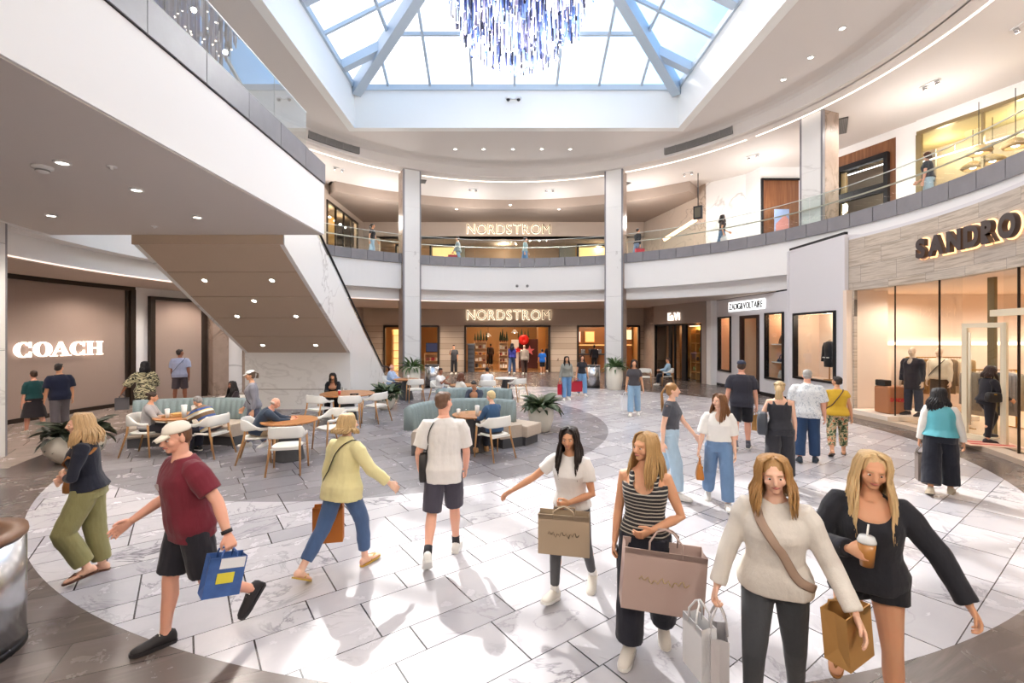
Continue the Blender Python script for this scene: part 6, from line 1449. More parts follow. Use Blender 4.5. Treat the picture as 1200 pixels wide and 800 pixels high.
b = MB(); b.lathe([(.001, 0), (.032, 0), (.043, .13), (.001, .13)], n=20); b.build('cup', mat('iced_coffee', '#b0793f', .25), o); b = MB(); b.lathe([(.045, .13), (.045, .14), (.036, .165), (.001, .168)], n=20); b.build('lid', mat('lid_clear', '#dfe0e0', .2), o); b = MB(); b.cyl((0, 0, .15), (.01, .0, .23), .005); b.build('straw', white_p, o)

# ------------------------------------------------ middle distance
f = P('person in grey crop t-shirt with long ponytail and light jeans, face turned right', 786, 580, 447, -128, hair=K(k='pony', c='#a3794a', L=.42), lean=2, head=(14, 0, 0),
      arms={'R': (-10, 8, 0, 6), 'L': (26, 10, 40, 6)}, legs={'R': (16, 3, 4, 4), 'L': (-12, 3, -30, -24)}, top=K(k='tee', m=cloth('#4d4f57'), sleeve=.5, hem=.09, ease=.012, aw=.06), bottom=K(k='jeans', m=cloth('#a9c3d6', kind='denim'), w=.085, hem=1.92))
f = P('person in loose white blouse and blue jeans carrying an orange handbag', 842, 592, 459, 158, hair=K(k='long', c='#7d5433', L=.3, front=50), lean=3, head=(-42, 2, 0),
      arms={'R': (4, 14, 8, 12), 'L': (-6, 10, 14, 4)}, legs={'R': (-16, 4, -26, -20), 'L': (16, 3, 2, 4)}, curlR=.8, top=K(k='blouse', m=cloth('#efede8'), sleeve=.95, hem=.07, ease=.04, aw=.095, neck='v', flare=.0), bottom=K(k='jeans', m=cloth('#6d8bb0', kind='denim'), w=.092, hem=1.92), shoes=K(k='sneaker', c='#e3e0da'))
handbag(Matrix.Translation(f.hand('R')-PV((0, 0, .30))) @ Matrix.Rotation(R(70), 4, 'Z'), (0, 0, 0), .24, .2, mat('bag_cognac', '#b9742c', .5), 'orange leather handbag held by the person in the white blouse', 'handbag', 'bag')
f = P('person in navy t-shirt, cap and black shorts walking away with kraft bag', 869, 526, 422, -24, sex='m', fat=1.12, skin_c='pink', hair=K(k='short', c='#4a3a30'), hat=K(c='#3a3f52', c2='#33384a'), arms={'R': (4, 12, 8, 6), 'L': (-6, 12, 14, 6)}, legs={'R': (12, 3, 2, 2), 'L': (-14, 3, -30, -24)}, curlR=.8,
      top=K(k='tee', m=cloth('#33333d'), sleeve=.72, hem=-.1, ease=.03, aw=.085), bottom=K(k='shorts', m=cloth('#1e1f26'), hem=.88, w=.10, ease=.02), shoes=K(k='sneaker', c='#4a4c55', sock='#5a5c66'))
shopping_bag(f.hand('R')+PV((.03, 0, 0)), .2, .3, .1, 30, mat('bag_kraft', '', .7), 'small brown kraft bag held by the person in the navy cap', .1)
f = P('person with blond ponytail in sleeveless black jumpsuit walking away', 914, 570, 446, -28, hair=K(k='pony', c='#d0b488', L=.26), head=(-8, 0, 0), arms={'R': (6, 10, 20, 4), 'L': (2, 22, 60, -10)}, legs={'R': (14, 3, 2, 2), 'L': (-10, 3, -22, -18)},
      top=K(k='tank', name='sleeveless_top', m=cloth('#34343a'), hem=-.02, ease=.022), bottom=K(k='trousers', m=cloth('#34343a'), w=.105, hem=1.85, ease=.03, rise=.14), shoes=K(k='sneaker', c='#2b2a2c', sole='#3a383a'))
strap(f, [f.S(-.08, .05, .47), f.S(-.13, -.02, .47), f.S(-.19, -.09, .38), f.S(-.23, -.06, .26)], .014, mat('bag_slate', '#3c4048', .45), 'large dark slate shoulder bag of the person in the black jumpsuit', 'shoulder_bag', bag=(.38, .34, .14, mat('bag_slate', '#3c4048', .45), (-.08, 0, 0)))
f = P('person with grey hair in white patterned short-sleeve shirt and jeans, seen from behind', 946, 541, 434, -32, sex='m', fat=1.16, skin_c='pink', hair=K(k='crop', c='#a5a29e'), head=(0, 10, 0), arms={'R': (2, 12, 12, 6), 'L': (0, 12, 8, 6)}, legs={'R': (6, 3, 2, 0), 'L': (-8, 3, -12, -8)},
      top=K(k='shirt', m=cloth('#dfe2e4', kind='print', c2='#b4bcc4'), sleeve=.85, hem=-.1, ease=.04, aw=.098, collar=True), bottom=K(k='jeans', m=cloth('#2f4668', kind='denim'), w=.088, hem=1.92), shoes=K(k='sneaker', c='#35424f', sole='#2f3a45'))
f = P('person in yellow top and floral cropped trousers walking away', 981, 533, 440, -28, fat=1.14, skin_c='tan', hair=K(k='crop', c='#2a2422', puff=1.05), head=(48, 2, 0), arms={'R': (4, 14, 12, 10), 'L': (6, 10, 20, -4)}, legs={'R': (12, 4, 4, 2), 'L': (-12, 4, -34, -26)},
      top=K(k='tee', m=cloth('#d2aa35'), sleeve=.35, hem=-.06, ease=.03, aw=.075), bottom=K(k='trousers', m=cloth('#566b4a', kind='floral'), w=.075, hem=1.72, ease=.012), shoes=K(k='flipflop', c='#2b2522'))
strap(f, [f.S(.1, .1, .42), f.S(.10, -.02, .495), f.S(.03, -.155, .38), f.S(-.09, -.16, .2), f.S(-.19, -.03, .06)], .012, mat('strap_brown', '#4b3527', .6), 'brown crossbody strap over the yellow top')
f = P('person with black hair in turquoise vest and black wide trousers by the shop glass', 1102, 578, 453, -42, fat=1.06, skin_c='olive', hair=K(k='long', c='#1b191c', L=.25, front=50, wave=.03), head=(-52, 4, 0), arms={'R': (6, 14, 14, 10), 'L': (-4, 12, 6, 8)}, legs={'R': (12, 3, 2, 2), 'L': (-16, 3, -24, -18)}, curlL=.8,
      top=K(k='long', name='blouse', m=cloth('#e3dfd8'), sleeve=1.9, hem=.02, ease=.024, aw=.075, cuff=.05), bottom=K(k='trousers', m=cloth('#20222c'), w=.125, hem=1.85, ease=.025), shoes=K(k='sneaker', c='#b9ab94', sole='#b9ab94'))
vest = MB(); sS = f.s; z_ = [(.0, .04), (.1, .035), (.2, .036), (.3, .034), (.38, .03), (.44, .018), (.49, .016)]
vest.rings([[f.S((f.Tat(z)[1]*1.06+e+.016)*cos(a)*.99, f.Tat(z)[3]+(f.Tat(z)[2]*1.06+e+.016)*sin(a), z) for a in [2*pi*k/26 for k in range(26)]] for z, e in z_])
part_mesh('vest', remesh(vest, .013, 2, .006, 3), mat('teal_satin', '#5fb0bd', .3, bump=.3, bscale=9), f.root)
shopping_bag(f.hand('L')+PV((-.02, -.03, 0)), .2, .4, .12, 60, mat('bag_taupe', '#8f837b', .6), 'taupe shopping bag held by the person in the turquoise vest', .12)
f = P('person in dark clothes stepping into the fashion shop doorway', 1156, 524, 434, -100, Y=9.55, H=1.62, z0=.1, skin_c='tan', hair=K(k='long', c='#3a2620', L=.16, front=60), lean=6, head=(0, 14, 0), arms={'R': (20, 8, 60, -10), 'L': (14, 8, 70, -16)}, legs={'R': (-4, 3, -6, 0), 'L': (34, 3, -18, 6)},
      top=K(k='long', m=cloth('#2d2b31'), sleeve=1.9, hem=-.02, ease=.03, aw=.07), bottom=K(k='leggings', m=cloth('#26252b'), tight=True, ease=.014, hem=1.9), shoes=K(k='sneaker', c='#2f2b2c', sole='#3a3634'))
strap(f, [f.S(.12, .0, .46), f.S(.17, -.06, .35), f.S(.21, -.06, .2)], .012, mat('bag_black', '', .5), 'black shoulder bag of the person in the shop doorway', 'shoulder_bag', bag=(.26, .2, .1, mat('bag_black', '', .5), (.05, 0, 0)))
f = P('person in dark grey t-shirt and light blue jeans walking forward with white bag', 743, 487, 421, 166, skin_c='tan', hair=K(k='long', c='#3a2a24', L=.12, front=55), arms={'R': (2, 10, 6, 8), 'L': (-2, 14, 6, 10)}, legs={'R': (10, 2, 2, 2), 'L': (-10, 2, -20, -14)}, curlR=.8,
      top=K(k='tee', m=cloth('#4a474b'), sleeve=.6, hem=.0, ease=.02, aw=.066), bottom=K(k='jeans', m=cloth('#8fb0cc', kind='denim'), w=.095, hem=1.92))
shopping_bag(f.hand('R'), .34, .42, .12, 20, mat('bag_white', '#e9e9ec', .5), 'white shopping bag of the person in the dark grey t-shirt', .12)
f = P('person in sage grey sweater and jeans walking with a red bag', 664, 469, 417, 178, skin_c='tan', hair=K(k='long', c='#2b211e', L=.3, front=50), arms={'R': (8, 14, 12, 12), 'L': (-4, 10, 4, 6)}, legs={'R': (12, 2, 2, 2), 'L': (-10, 2, -22, -16)}, top=K(k='long', m=cloth('#8c8d85'), sleeve=1.9, hem=-.02, ease=.035, aw=.07), bottom=K(k='jeans', m=cloth('#6b93bd', kind='denim'), w=.085, hem=1.92))
shopping_bag(f.hand('R'), .22, .36, .14, 70, mat('bag_red', '#b81f35', .5), 'red shopping bag held by the person in the sage sweater', .12)
f = P('person in black t-shirt and jeans walking beside the sage sweater', 682, 464, 416, 182, skin_c='tan', hair=K(k='long', c='#4a3024', L=.26, front=50), arms={'R': (2, 12, 6, 10), 'L': (-2, 12, 6, 8)}, legs={'R': (-8, 2, -18, -12), 'L': (12, 2, 2, 2)}, top=K(k='tee', m=cloth('#2d2d34'), sleeve=.5, hem=.02, ease=.016, aw=.062), bottom=K(k='jeans', m=cloth('#6f97bf', kind='denim'), w=.09, hem=1.92))
shopping_bag(f.hand('R'), .42, .4, .14, 15, mat('bag_red', '', .5), 'wide red shopping bag held by the person in the black t-shirt', .1)
# ------------------------------------------------ around the far entrance
walk2 = {'R': (12, 2, 2, 2), 'L': (-12, 2, -22, -16)}
P('person in dark grey shirt standing left of the entrance, hand at face', 532, 438, 404, 172, sex='m', skin_c='tan', hair=K(k='short', c='#221c1a'), arms={'R': (40, 4, 150, -20), 'L': (0, 8, 4, 4)}, legs={'R': (0, 3, 0, 0), 'L': (0, 3, 0, 0)}, top=K(k='shirt', m=cloth('#4f4f53'), sleeve=.8, hem=-.12, ease=.03, aw=.08), bottom=K(k='trousers', m=cloth('#2c2c31'), w=.08))
P('person with black hair in royal blue top and jeans walking into the store', 600, 438.5, 402, -10, hair=K(k='long', c='#17151a', L=.25, front=45), legs=walk2, top=K(k='long', m=cloth('#2b2f7a'), sleeve=1.8, hem=.0, ease=.03, aw=.07), bottom=K(k='jeans', m=cloth('#45597c', kind='denim'), w=.09))
f = P('person in beige jacket and brown trousers walking into the store', 614.5, 439, 404, 5, sex='m', hair=K(k='bald', c='#a08a74'), skin_c='pink', legs=walk2, top=K(k='jacket', name='jacket', m=cloth('#9b8d80'), sleeve=1.9, hem=-.1, ease=.05, aw=.085), bottom=K(k='trousers', m=cloth('#3b2722'), w=.075))
P('person in bright blue t-shirt and black shorts at the right of the entrance', 635.5, 438, 409, 20, sex='m', fat=1.1, skin_c='tan', hair=K(k='short', c='#1d1a1a'), legs={'R': (3, 3, 0, 0), 'L': (-3, 3, -4, 0)}, top=K(k='tee', m=cloth('#1f62b8'), sleeve=.75, hem=-.12, ease=.035, aw=.09), bottom=K(k='shorts', m=cloth('#1c1c22'), hem=.95, w=.1))
P('person in black, nearer of two dark figures by the right entrance frame', 651, 435.5, 404, 160, sex='m', skin_c='dark', hair=K(k='short', c='#161313'), legs={'R': (0, 3, 0, 0), 'L': (0, 3, 0, 0)}, top=K(k='long', m=cloth('#1f1f2b'), sleeve=1.9, hem=-.15, ease=.04, aw=.08), bottom=K(k='trousers', m=cloth('#17171d'), w=.09))
P('person in black, left of two dark figures by the right entrance frame', 643, 435, 403, 200, sex='m', skin_c='dark', hair=K(k='short', c='#161313'), legs={'R': (0, 3, 0, 0), 'L': (0, 3, 0, 0)}, top=K(k='long', m=cloth('#2a2228'), sleeve=1.9, hem=-.1, ease=.03, aw=.075), bottom=K(k='trousers', m=cloth('#1b191f'), w=.085))
for px, hd, lb, c in ((575, 10, 'dark figure deep inside the store, right of the aisle', '#3a2d28'), (569, 170, 'dark figure deep inside the store, left of the aisle', '#2b2320')):
    P(lb, px, 0, 403.5, hd, Y=34.5, H=1.66, sex='m', skin_c='brown', hair=K(k='short', c='#1d1715'), legs=walk2, top=K(k='long', m=cloth(c), sleeve=1.9, hem=-.12, ease=.04, aw=.08), bottom=K(k='trousers', m=cloth('#221d1c'), w=.085))
P('person in black standing at the coffee counter', 696.5, 0, 405, 0, Y=29.6, H=1.68, sex='m', skin_c='dark', hair=K(k='short', c='#161313'), legs={'R': (0, 3, 0, 0), 'L': (0, 3, 0, 0)}, top=K(k='long', m=cloth('#1c1d26'), sleeve=1.9, hem=-.1, ease=.03, aw=.08), bottom=K(k='trousers', m=cloth('#17171d'), w=.08))
# ------------------------------------------------ left side by the COACH wall
P('person in teal top and black skirt walking left by the taupe wall', 40, 508, 433, 66, fat=1.08, skin_c='pink', hair=K(k='crop', c='#4b3a30', puff=1.06), legs={'R': (-14, 2, -30, -24), 'L': (14, 2, 2, 4)}, arms={'R': (6, 12, 20, 6), 'L': (-4, 10, 10, 6)}, top=K(k='tee', m=cloth('#1f4a4c'), sleeve=.95, hem=.02, ease=.02, aw=.07), bottom=K(k='skirt', m=cloth('#2a262b'), w=.27, hem=1.1), shoes=K(k='sneaker', c='#dcd6cb'))
P('person in navy t-shirt and grey trousers beside the teal top', 70, 508, 426, 56, sex='m', fat=1.1, skin_c='tan', hair=K(k='short', c='#2b2524'), legs=walk2, arms={'R': (2, 10, 10, 6), 'L': (2, 10, 12, 6)}, head=(-40, 0, 0), top=K(k='tee', m=cloth('#1c2238'), sleeve=.85, hem=-.1, ease=.035, aw=.09), bottom=K(k='trousers', m=cloth('#5b565b'), w=.085))
f = P('person with black hair in zebra patterned top facing the taupe wall', 170, 498, 420, 40, fat=1.2, hk=.97, skin_c='brown', hair=K(k='bob', c='#16131a', L=.16, front=45), arms={'R': (20, 14, 70, -10), 'L': (-4, 40, 20, 26)}, legs={'R': (4, 3, 0, 0), 'L': (-4, 3, -8, 0)}, top=K(k='long', name='tunic', m=cloth('#1e211c', kind='zebra', c2='#c9c39f'), sleeve=1.3, hem=-.2, ease=.05, aw=.095, cuff=.1), bottom=K(k='trousers', m=cloth('#1e211c', kind='zebra', c2='#c9c39f'), w=.11))
shopping_bag(f.hand('L'), .28, .3, .1, 30, mat('bag_pewter', '#5d5c60', .6), 'grey soft bag held by the person in the zebra pattern', .08)
f = P('person in pale blue t-shirt and grey shorts facing the second taupe panel', 211, 0, 409, 28, Y=15.3, H=1.86, sex='m', fat=1.14, skin_c='brown', hair=K(k='short', c='#3a302c'), head=(-50, 0, 0), legs={'R': (3, 4, 0, 0), 'L': (-3, 4, -4, 0)}, top=K(k='tee', m=cloth('#a9b2cf'), sleeve=.8, hem=-.08, ease=.035, aw=.09), bottom=K(k='shorts', m=cloth('#524a50'), hem=.98, w=.105))
strap(f, [f.S(.12, .12, .4), f.S(.13, -.04, .49), f.S(.02, -.16, .36), f.S(-.14, -.16, .16), f.S(-.2, -.04, .05)], .014, mat('strap_black', '', .6), 'dark crossbody strap over the pale blue t-shirt')
# ------------------------------------------------ seated in the café
armT = {'R': (34, 6, 84, -16), 'L': (36, 6, 80, -12)}
seated('seated person in light grey sweater at the left table', 172, 463, 8.95, -66, skin_c='tan', hair=K(k='bun', c='#3d2a20'), lean=4, curl=8, arms=armT, head=(-4, 10, 0), top=K(k='long', m=cloth('#a9a6a6'), sleeve=1.9, hem=-.04, ease=.04, aw=.08), bottom=K(k='trousers', m=cloth('#3c3a41'), w=.08))
seated('seated person with grey hair in blue and cream striped jacket leaning over the table', 247, 461, 8.88, 80, skin_c='tan', fat=1.15, hair=K(k='short', c='#8f8b88', puff=1.08), lean=18, curl=22, arms={'R': (50, 4, 86, -10), 'L': (50, 4, 84, -12)}, head=(0, 18, 0), top=K(k='jacket', name='jacket', m=cloth('#7d6248', kind='blocks', c2='#43598c'), sleeve=1.9, hem=-.06, ease=.05, aw=.09, high=True), bottom=K(k='trousers', m=cloth('#2a2b38'), w=.085), shoes=K(k='sneaker', c='#2a2a2e'))
f = P('person in white cap and grey sweater standing behind the bald man', 297, 0, 433, 118, Y=9.5, H=1.62, skin_c='tan', hair=K(k='pony', c='#6b5a4c', L=.15), hat=K(c='#efece8', c2='#efece8'), lean=4, head=(6, 6, 0), arms={'R': (10, 8, 30, 0), 'L': (-10, 14, 10, 8)}, legs=walk2, top=K(k='long', m=cloth('#7f7f88'), sleeve=1.9, hem=-.06, ease=.04, aw=.075), bottom=K(k='trousers', m=cloth('#5b6072'), w=.08))
strap(f, [f.S(.1, .02, .48), f.S(.05, .14, .36), f.S(-.1, .14, .18), f.S(-.18, .05, .05)], .01, mat('strap_black', '', .6), 'thin dark strap across the grey sweater of the white cap wearer')
seated('seated bald person in dark blue shirt leaning over his phone', 316, 466, 8.52, -68, dx=-.22, sex='m', fat=1.12, skin_c='pink', hair=K(k='bald', c='#b9aaa0'), lean=16, curl=24, arms={'R': (52, 4, 86, -14), 'L': (54, 4, 84, -14)}, head=(0, 18, 0), top=K(k='long', m=cloth('#333f50'), sleeve=1.9, hem=-.06, ease=.04, aw=.085), bottom=K(k='trousers', m=cloth('#9d8a70'), w=.085), shoes=K(k='boot', c='#26242a', sole='#3a383c'))
o = empty('phone', (-3.98, 8.72, .85), R(-60), 'black phone in the hands of the bald person', 'phone'); b = MB(); b.box((0, 0, 0), (.075, .15, .012), bev=.005); b.build('case', mat('bag_black', '', .5), o)
seated('seated person with long black hair in black jacket by the marble wall', 391, 436, 13.3, -168, fat=1.12, skin_c='olive', hair=K(k='long', c='#1c1717', L=.26, front=46), lean=8, curl=12, arms=armT, head=(0, 14, 0), top=K(k='jacket', name='jacket', m=cloth('#17181d'), sleeve=1.9, hem=-.06, ease=.04, aw=.085, neck='open'), bottom=K(k='trousers', m=cloth('#1c1c21'), w=.085))
seated('seated elderly person in pale blue shirt beside the escalator foot', 458, 428, 16.95, -100, sex='m', fat=1.1, skin_c='pink', hair=K(k='bald', c='#d6d0ca'), arms=armT, head=(0, 6, 0), top=K(k='shirt', m=cloth('#a9bede'), sleeve=1.9, hem=-.05, ease=.04, aw=.085), bottom=K(k='trousers', m=cloth('#3c4152'), w=.085))
seated('seated person in white t-shirt right of the left column, hand to chin', 515, 432, 15.2, -110, sex='m', skin_c='brown', hair=K(k='crop', c='#2a201c'), arms={'R': (40, 4, 140, -20), 'L': (34, 6, 84, -30)}, head=(-20, 4, 0), top=K(k='tee', m=cloth('#ebe9e6'), sleeve=.75, hem=-.06, ease=.03, aw=.085), bottom=K(k='jeans', m=cloth('#7d8ea6', kind='denim'), w=.085))
seated('seated person with full brown hair in white top, back partly turned', 537, 438, 13.5, -60, hair=K(k='bob', c='#6b3f2a', L=.16, front=40, wave=.03), arms=armT, lean=6, curl=8, top=K(k='tee', m=cloth('#e6e1d8'), sleeve=.9, hem=-.05, ease=.04, aw=.085), bottom=K(k='trousers', m=cloth('#2f2f38'), w=.085))
seated('seated person in dark blue jacket over white shirt looking down at a phone', 558, 446, 11.45, 165, sex='m', skin_c='tan', hair=K(k='short', c='#1f1a19'), lean=8, curl=14, head=(0, 22, 0), arms={'R': (44, 4, 88, -24), 'L': (44, 4, 86, -24)}, top=K(k='jacket', name='jacket', m=cloth('#3a4150'), sleeve=1.9, hem=-.06, ease=.045, aw=.088, neck='open'), bottom=K(k='trousers', m=cloth('#2c2c33'), w=.085))
seated('seated person in white shirt with back turned behind the green banquettes', 571, 433, 15.6, 5, sex='m', skin_c='tan', hair=K(k='short', c='#2a2220'), arms=armT, lean=4, curl=8, top=K(k='shirt', m=cloth('#e9ebef'), sleeve=1.9, hem=-.05, ease=.04, aw=.088), bottom=K(k='trousers', m=cloth('#2c2c33'), w=.085))
seated('seated person with short blond hair in denim jacket at the middle banquette', 580, 459, 8.75, 40, dx=-.02, hair=K(k='short', c='#dcc595', puff=1.14), lean=4, curl=8, arms=armT, head=(10, 6, 0), top=K(k='jacket', name='denim_jacket', m=cloth('#3a5778', kind='denim'), sleeve=1.9, hem=-.06, ease=.035, aw=.075), bottom=K(k='trousers', m=cloth('#24252d'), w=.075), shoes=K(k='sneaker', c='#b98f62', sole='#b98f62'))
seated('seated person with black hair beyond the left green banquette', 276, 449, 11.2, 150, skin_c='brown', hair=K(k='long', c='#1d1717', L=.3, front=40), arms=armT, lean=4, curl=8, top=K(k='long', m=cloth('#2a2226'), sleeve=1.9, hem=-.05, ease=.04, aw=.08), bottom=K(k='trousers', m=cloth('#24252d'), w=.085))
seated('seated person in light blue shirt on a chair by the slanted shop front', 782, 420, 20.9, 75, sex='m', skin_c='tan', hair=K(k='short', c='#4a342a'), lean=-4, arms=armT, head=(0, 2, 0), top=K(k='shirt', m=cloth('#9fbfd8'), sleeve=1.9, hem=-.05, ease=.04, aw=.088), bottom=K(k='trousers', m=cloth('#1f222c'), w=.09))
# ------------------------------------------------ upper gallery
UZ = 5.9
P('person in black t-shirt and light jeans on the upper gallery at left', 436, 0, 262, -95, Y=21.4, z0=UZ, H=1.68, hair=K(k='pony', c='#2a211e', L=.2), skin_c='tan', legs=walk2, top=K(k='tee', m=cloth('#25252b'), sleeve=.6, hem=.0, ease=.02, aw=.066), bottom=K(k='jeans', m=cloth('#9db8cf', kind='denim'), w=.09))
f = P('person in grey top carrying a red bag left of the upper letters', 537, 0, 275, 80, Y=24.2, z0=UZ, H=1.65, hair=K(k='short', c='#1d1a1a'), skin_c='tan', legs=walk2, top=K(k='long', m=cloth('#7f8a8c'), sleeve=1.9, hem=-.08, ease=.05, aw=.08), bottom=K(k='jeans', m=cloth('#7f9bb3', kind='denim'), w=.09))
shopping_bag(f.hand('L'), .5, .42, .14, 10, mat('bag_red', '', .5), 'red bag carried on the upper gallery left of the letters', .1)
P('person in teal grey top and jeans walking under the upper letters', 615, 0, 275.5, -85, Y=24.3, z0=UZ, H=1.66, hair=K(k='short', c='#1d1a1a', puff=1.1), skin_c='tan', legs=walk2, top=K(k='long', m=cloth('#8aa0a3'), sleeve=1.9, hem=-.02, ease=.04, aw=.075), bottom=K(k='jeans', m=cloth('#5f83ad', kind='denim'), w=.09))
f = P('person in black top and grey trousers with a red bag right of the upper column', 747, 0, 267, -60, Y=22.3, z0=UZ, H=1.67, hair=K(k='short', c='#1d1a1a'), skin_c='tan', legs=walk2, top=K(k='long', m=cloth('#25262d'), sleeve=1.9, hem=-.0, ease=.04, aw=.075), bottom=K(k='jeans', m=cloth('#7d93ad', kind='denim'), w=.1))
shopping_bag(f.hand('R'), .45, .4, .14, 10, mat('bag_red', '', .5), 'red bag carried on the upper gallery right of the column', .1)
f = P('person with dark hair and white bag walking on the upper gallery by the white marble', 846, 0, 251, -100, Y=19.8, z0=UZ, H=1.68, hair=K(k='long', c='#2a1f1c', L=.25, front=50), skin_c='tan', legs=walk2, arms={'R': (-14, 12, 10, 8), 'L': (20, 8, 60, 0)}, top=K(k='tee', m=cloth('#3a2d30'), sleeve=.6, hem=.04, ease=.02, aw=.066), bottom=K(k='jeans', m=cloth('#6b86a3', kind='denim'), w=.1))
shopping_bag(f.hand('R'), .46, .46, .14, 80, mat('bag_white', '', .5), 'white bag carried on the upper gallery by the white marble', .1)
P('person in dark t-shirt and light jeans on the upper gallery at far right', 1088, 0, 177, 30, Y=13.0, z0=UZ, H=1.68, skin_c='pink', hair=K(k='pony', c='#5a3a2a', L=.2), head=(-40, 0, 0), legs=walk2, arms={'R': (20, 20, 60, 10), 'L': (0, 10, 10, 4)}, top=K(k='tee', m=cloth('#3a3d46'), sleeve=.6, hem=.0, ease=.025, aw=.07), bottom=K(k='jeans', m=cloth('#a9c0d0', kind='denim'), w=.09))
# ------------------------------------------------ shop mannequins and clothes
def mannequin(x, y, z, H, heading, label, coat, legs_m, coat_kw):
    f = person(label, x, y, H, heading, sex='m' if coat_kw.get('m_') else 'f', z0=z, skin_c='fair', legs={'R': (2, 3, 0, 0), 'L': (-2, 3, 0, 0)}, arms={'R': (4, 9, 10, 4), 'L': (2, 9, 8, 4)}, top=K(k='jacket', name='coat', m=coat, sleeve=1.92, ease=.05, aw=.085, **coat_kw.get('t', {})), bottom=K(k='trousers', m=legs_m, w=.085), shoes=K(k='sneaker', c='#2b2524', sole='#2b2524'))
    f.root.name = 'mannequin'; f.root['category'] = 'mannequin'; f.root.data.materials.clear(); f.root.data.materials.append(mat('mannequin_cream', '#dcc3a8', .5))
    for c in list(f.root.children):
        if c.name.split('.')[0] in ('eye', 'eyebrow', 'lips'):
            for g in list(c.children): bpy.data.objects.remove(g)
            ALLCH[f.root.name] = []; bpy.data.objects.remove(c)
    return f
m1 = mannequin(10.85, 12.05, .22, 1.8, 105, 'mannequin in dark coat and dark trousers behind the shop glass', cloth('#2e2b33'), cloth('#2f3442'), K(m_=1, t=K(hem=-.28, neck='v')))
m2 = mannequin(11.75, 12.25, .22, 1.78, 110, 'mannequin in cream jacket with dark strap behind the shop glass', cloth('#dccdb2', kind='knit'), cloth('#5a4634'), K(m_=1, t=K(hem=-.02, neck='crew')))
strap(m2, [m2.S(-.14, .04, .5), m2.S(-.08, .17, .38), m2.S(.1, .17, .18), m2.S(.2, .08, .05)], .016, mat('strap_black', '', .6), 'dark strap across the cream jacket of the mannequin')
# suit bust in the white bay window
def bust(M, label):
    r = bpy.data.objects.new('dress_form', None); COL.objects.link(r); r.matrix_world = M; tag(r, label, 'dress form')
    b = MB(); b.cyl((0, 0, 0), (0, 0, .55), .02); b.lathe([(.001, 0), (.17, 0), (.16, .02), (.02, .03)], n=24); b.build('stand', mat('golden_wood', '#b98445', .35), r)
    b = MB(); rr = []
    for z, hw, hd in ((.42, .19, .12), (.6, .2, .125), (.8, .165, .105), (.98, .19, .125), (1.12, .2, .12), (1.2, .16, .09), (1.235, .07, .065)): rr.append([PV((hw*cos(a), hd*sin(a), z)) for a in [2*pi*k/24 for k in range(24)]])
    b.rings(rr); j = b.build('jacket', cloth('#1d1e26'), r); b = MB(); b.lathe([(.055, 1.2), (.05, 1.27), (.035, 1.3), (.001, 1.305)], n=18); b.build('neck', mat('mannequin_cream', '', .5), r)
    for k in (-1, 1):
        b = MB(); b.tube([(k*.17, 0, 1.17), (k*.235, 0, 1.05), (k*.255, -.02, .8), (k*.25, -.05, .58)], [.06, .062, .052, .045], 12); b.build('sleeve', cloth('#1d1e26'), j)
    b = MB(); b.box((-.09, -.12, .72), (.1, .02, .03)); b.box((.09, -.12, .72), (.1, .02, .03)); b.build('pocket_flap', white_p, j)
bust(M4 @ Matrix.Translation((.12, .42, .9)), 'black suit jacket on a dress form in the white bay window')
# clothes rails in the lit shop
def rail(x0, x1, y, zr, n, cols_, label, hl):
    o = empty('clothes_rail', ((x0+x1)/2, y, .1), 0, label, 'clothes rail'); w = x1-x0; b = MB(); b.cyl((-w/2, 0, zr-.1), (w/2, 0, zr-.1), .015)
    for s_ in (-1, 1): b.cyl((s_*w/2, 0, 0), (s_*w/2, 0, zr-.1), .015); b.box((s_*w/2, 0, .01), (.05, .4, .02))
    b.build('frame', mat('brass', '#b58a3c', .3, .9), o)
    for k in range(n):
        t = (k+.5)/n; x = x0+w*t; c = cols_[int(t*len(cols_)) % len(cols_)]; g = empty('hanging_garment', (x, y, zr), 0, f'{hl[0]} garment on the {hl[1]} clothes rail, {["left end", "left part", "middle", "right part", "right end"][min(4, int(t*5))]}', 'garment', f'garments on the {hl[1]} clothes rail')
        b = MB(); L = .85+.12*((k*7) % 3); rr = []
        for z, hy, hx in ((-.06, .02, .012), (-.09, .2, .018), (-.14, .225, .024), (-.4, .22, .026), (-L, .235, .03)): rr.append([PV((hx*cos(a)+.012*sin(k+a*2)*.5, hy*sin(a), z)) for a in [2*pi*q/14 for q in range(14)]])
        b.rings(rr); b.build('cloth', cloth(c), g); b = MB(); b.tube([(0, 0, .012), (.012, 0, .02), (.0, 0, -.02), (0, 0, -.06)], .004, 5); b.build('hanger_hook', mat('brass', '', .3), g)
rail(12.25, 14.2, 13.85, 1.66, 22, ['#5b4a3a', '#8a6a3c', '#a87c3e', '#c08a42', '#7d6a52', '#d9c9ae', '#b59a72'], 'brass clothes rail along the back of the lit shop', ('brown or mustard', 'back'))
rail(11.2, 12.4, 11.0, 1.5, 14, ['#8f8170', '#b7a890', '#6d6254', '#4a4a4f', '#9a9a9c', '#c7bca8'], 'brass clothes rail right of the shop doorway', ('grey or beige', 'front'))
o = empty('door_mat', (9.98, 9.35, .1), R(-20), 'red and pale door mat inside the shop doorway', 'mat'); b = MB(); b.box((0, 0, .006), (.9, .6, .012)); b.build('base', mat('mat_pale', '#d9b7a2', .9), o); b = MB(); b.box((0, -.1, .013), (.7, .1, .004)); b.box((0, .12, .013), (.7, .1, .004)); b.build('red_band', mat('red_letter', '#c3201f', .5), o)
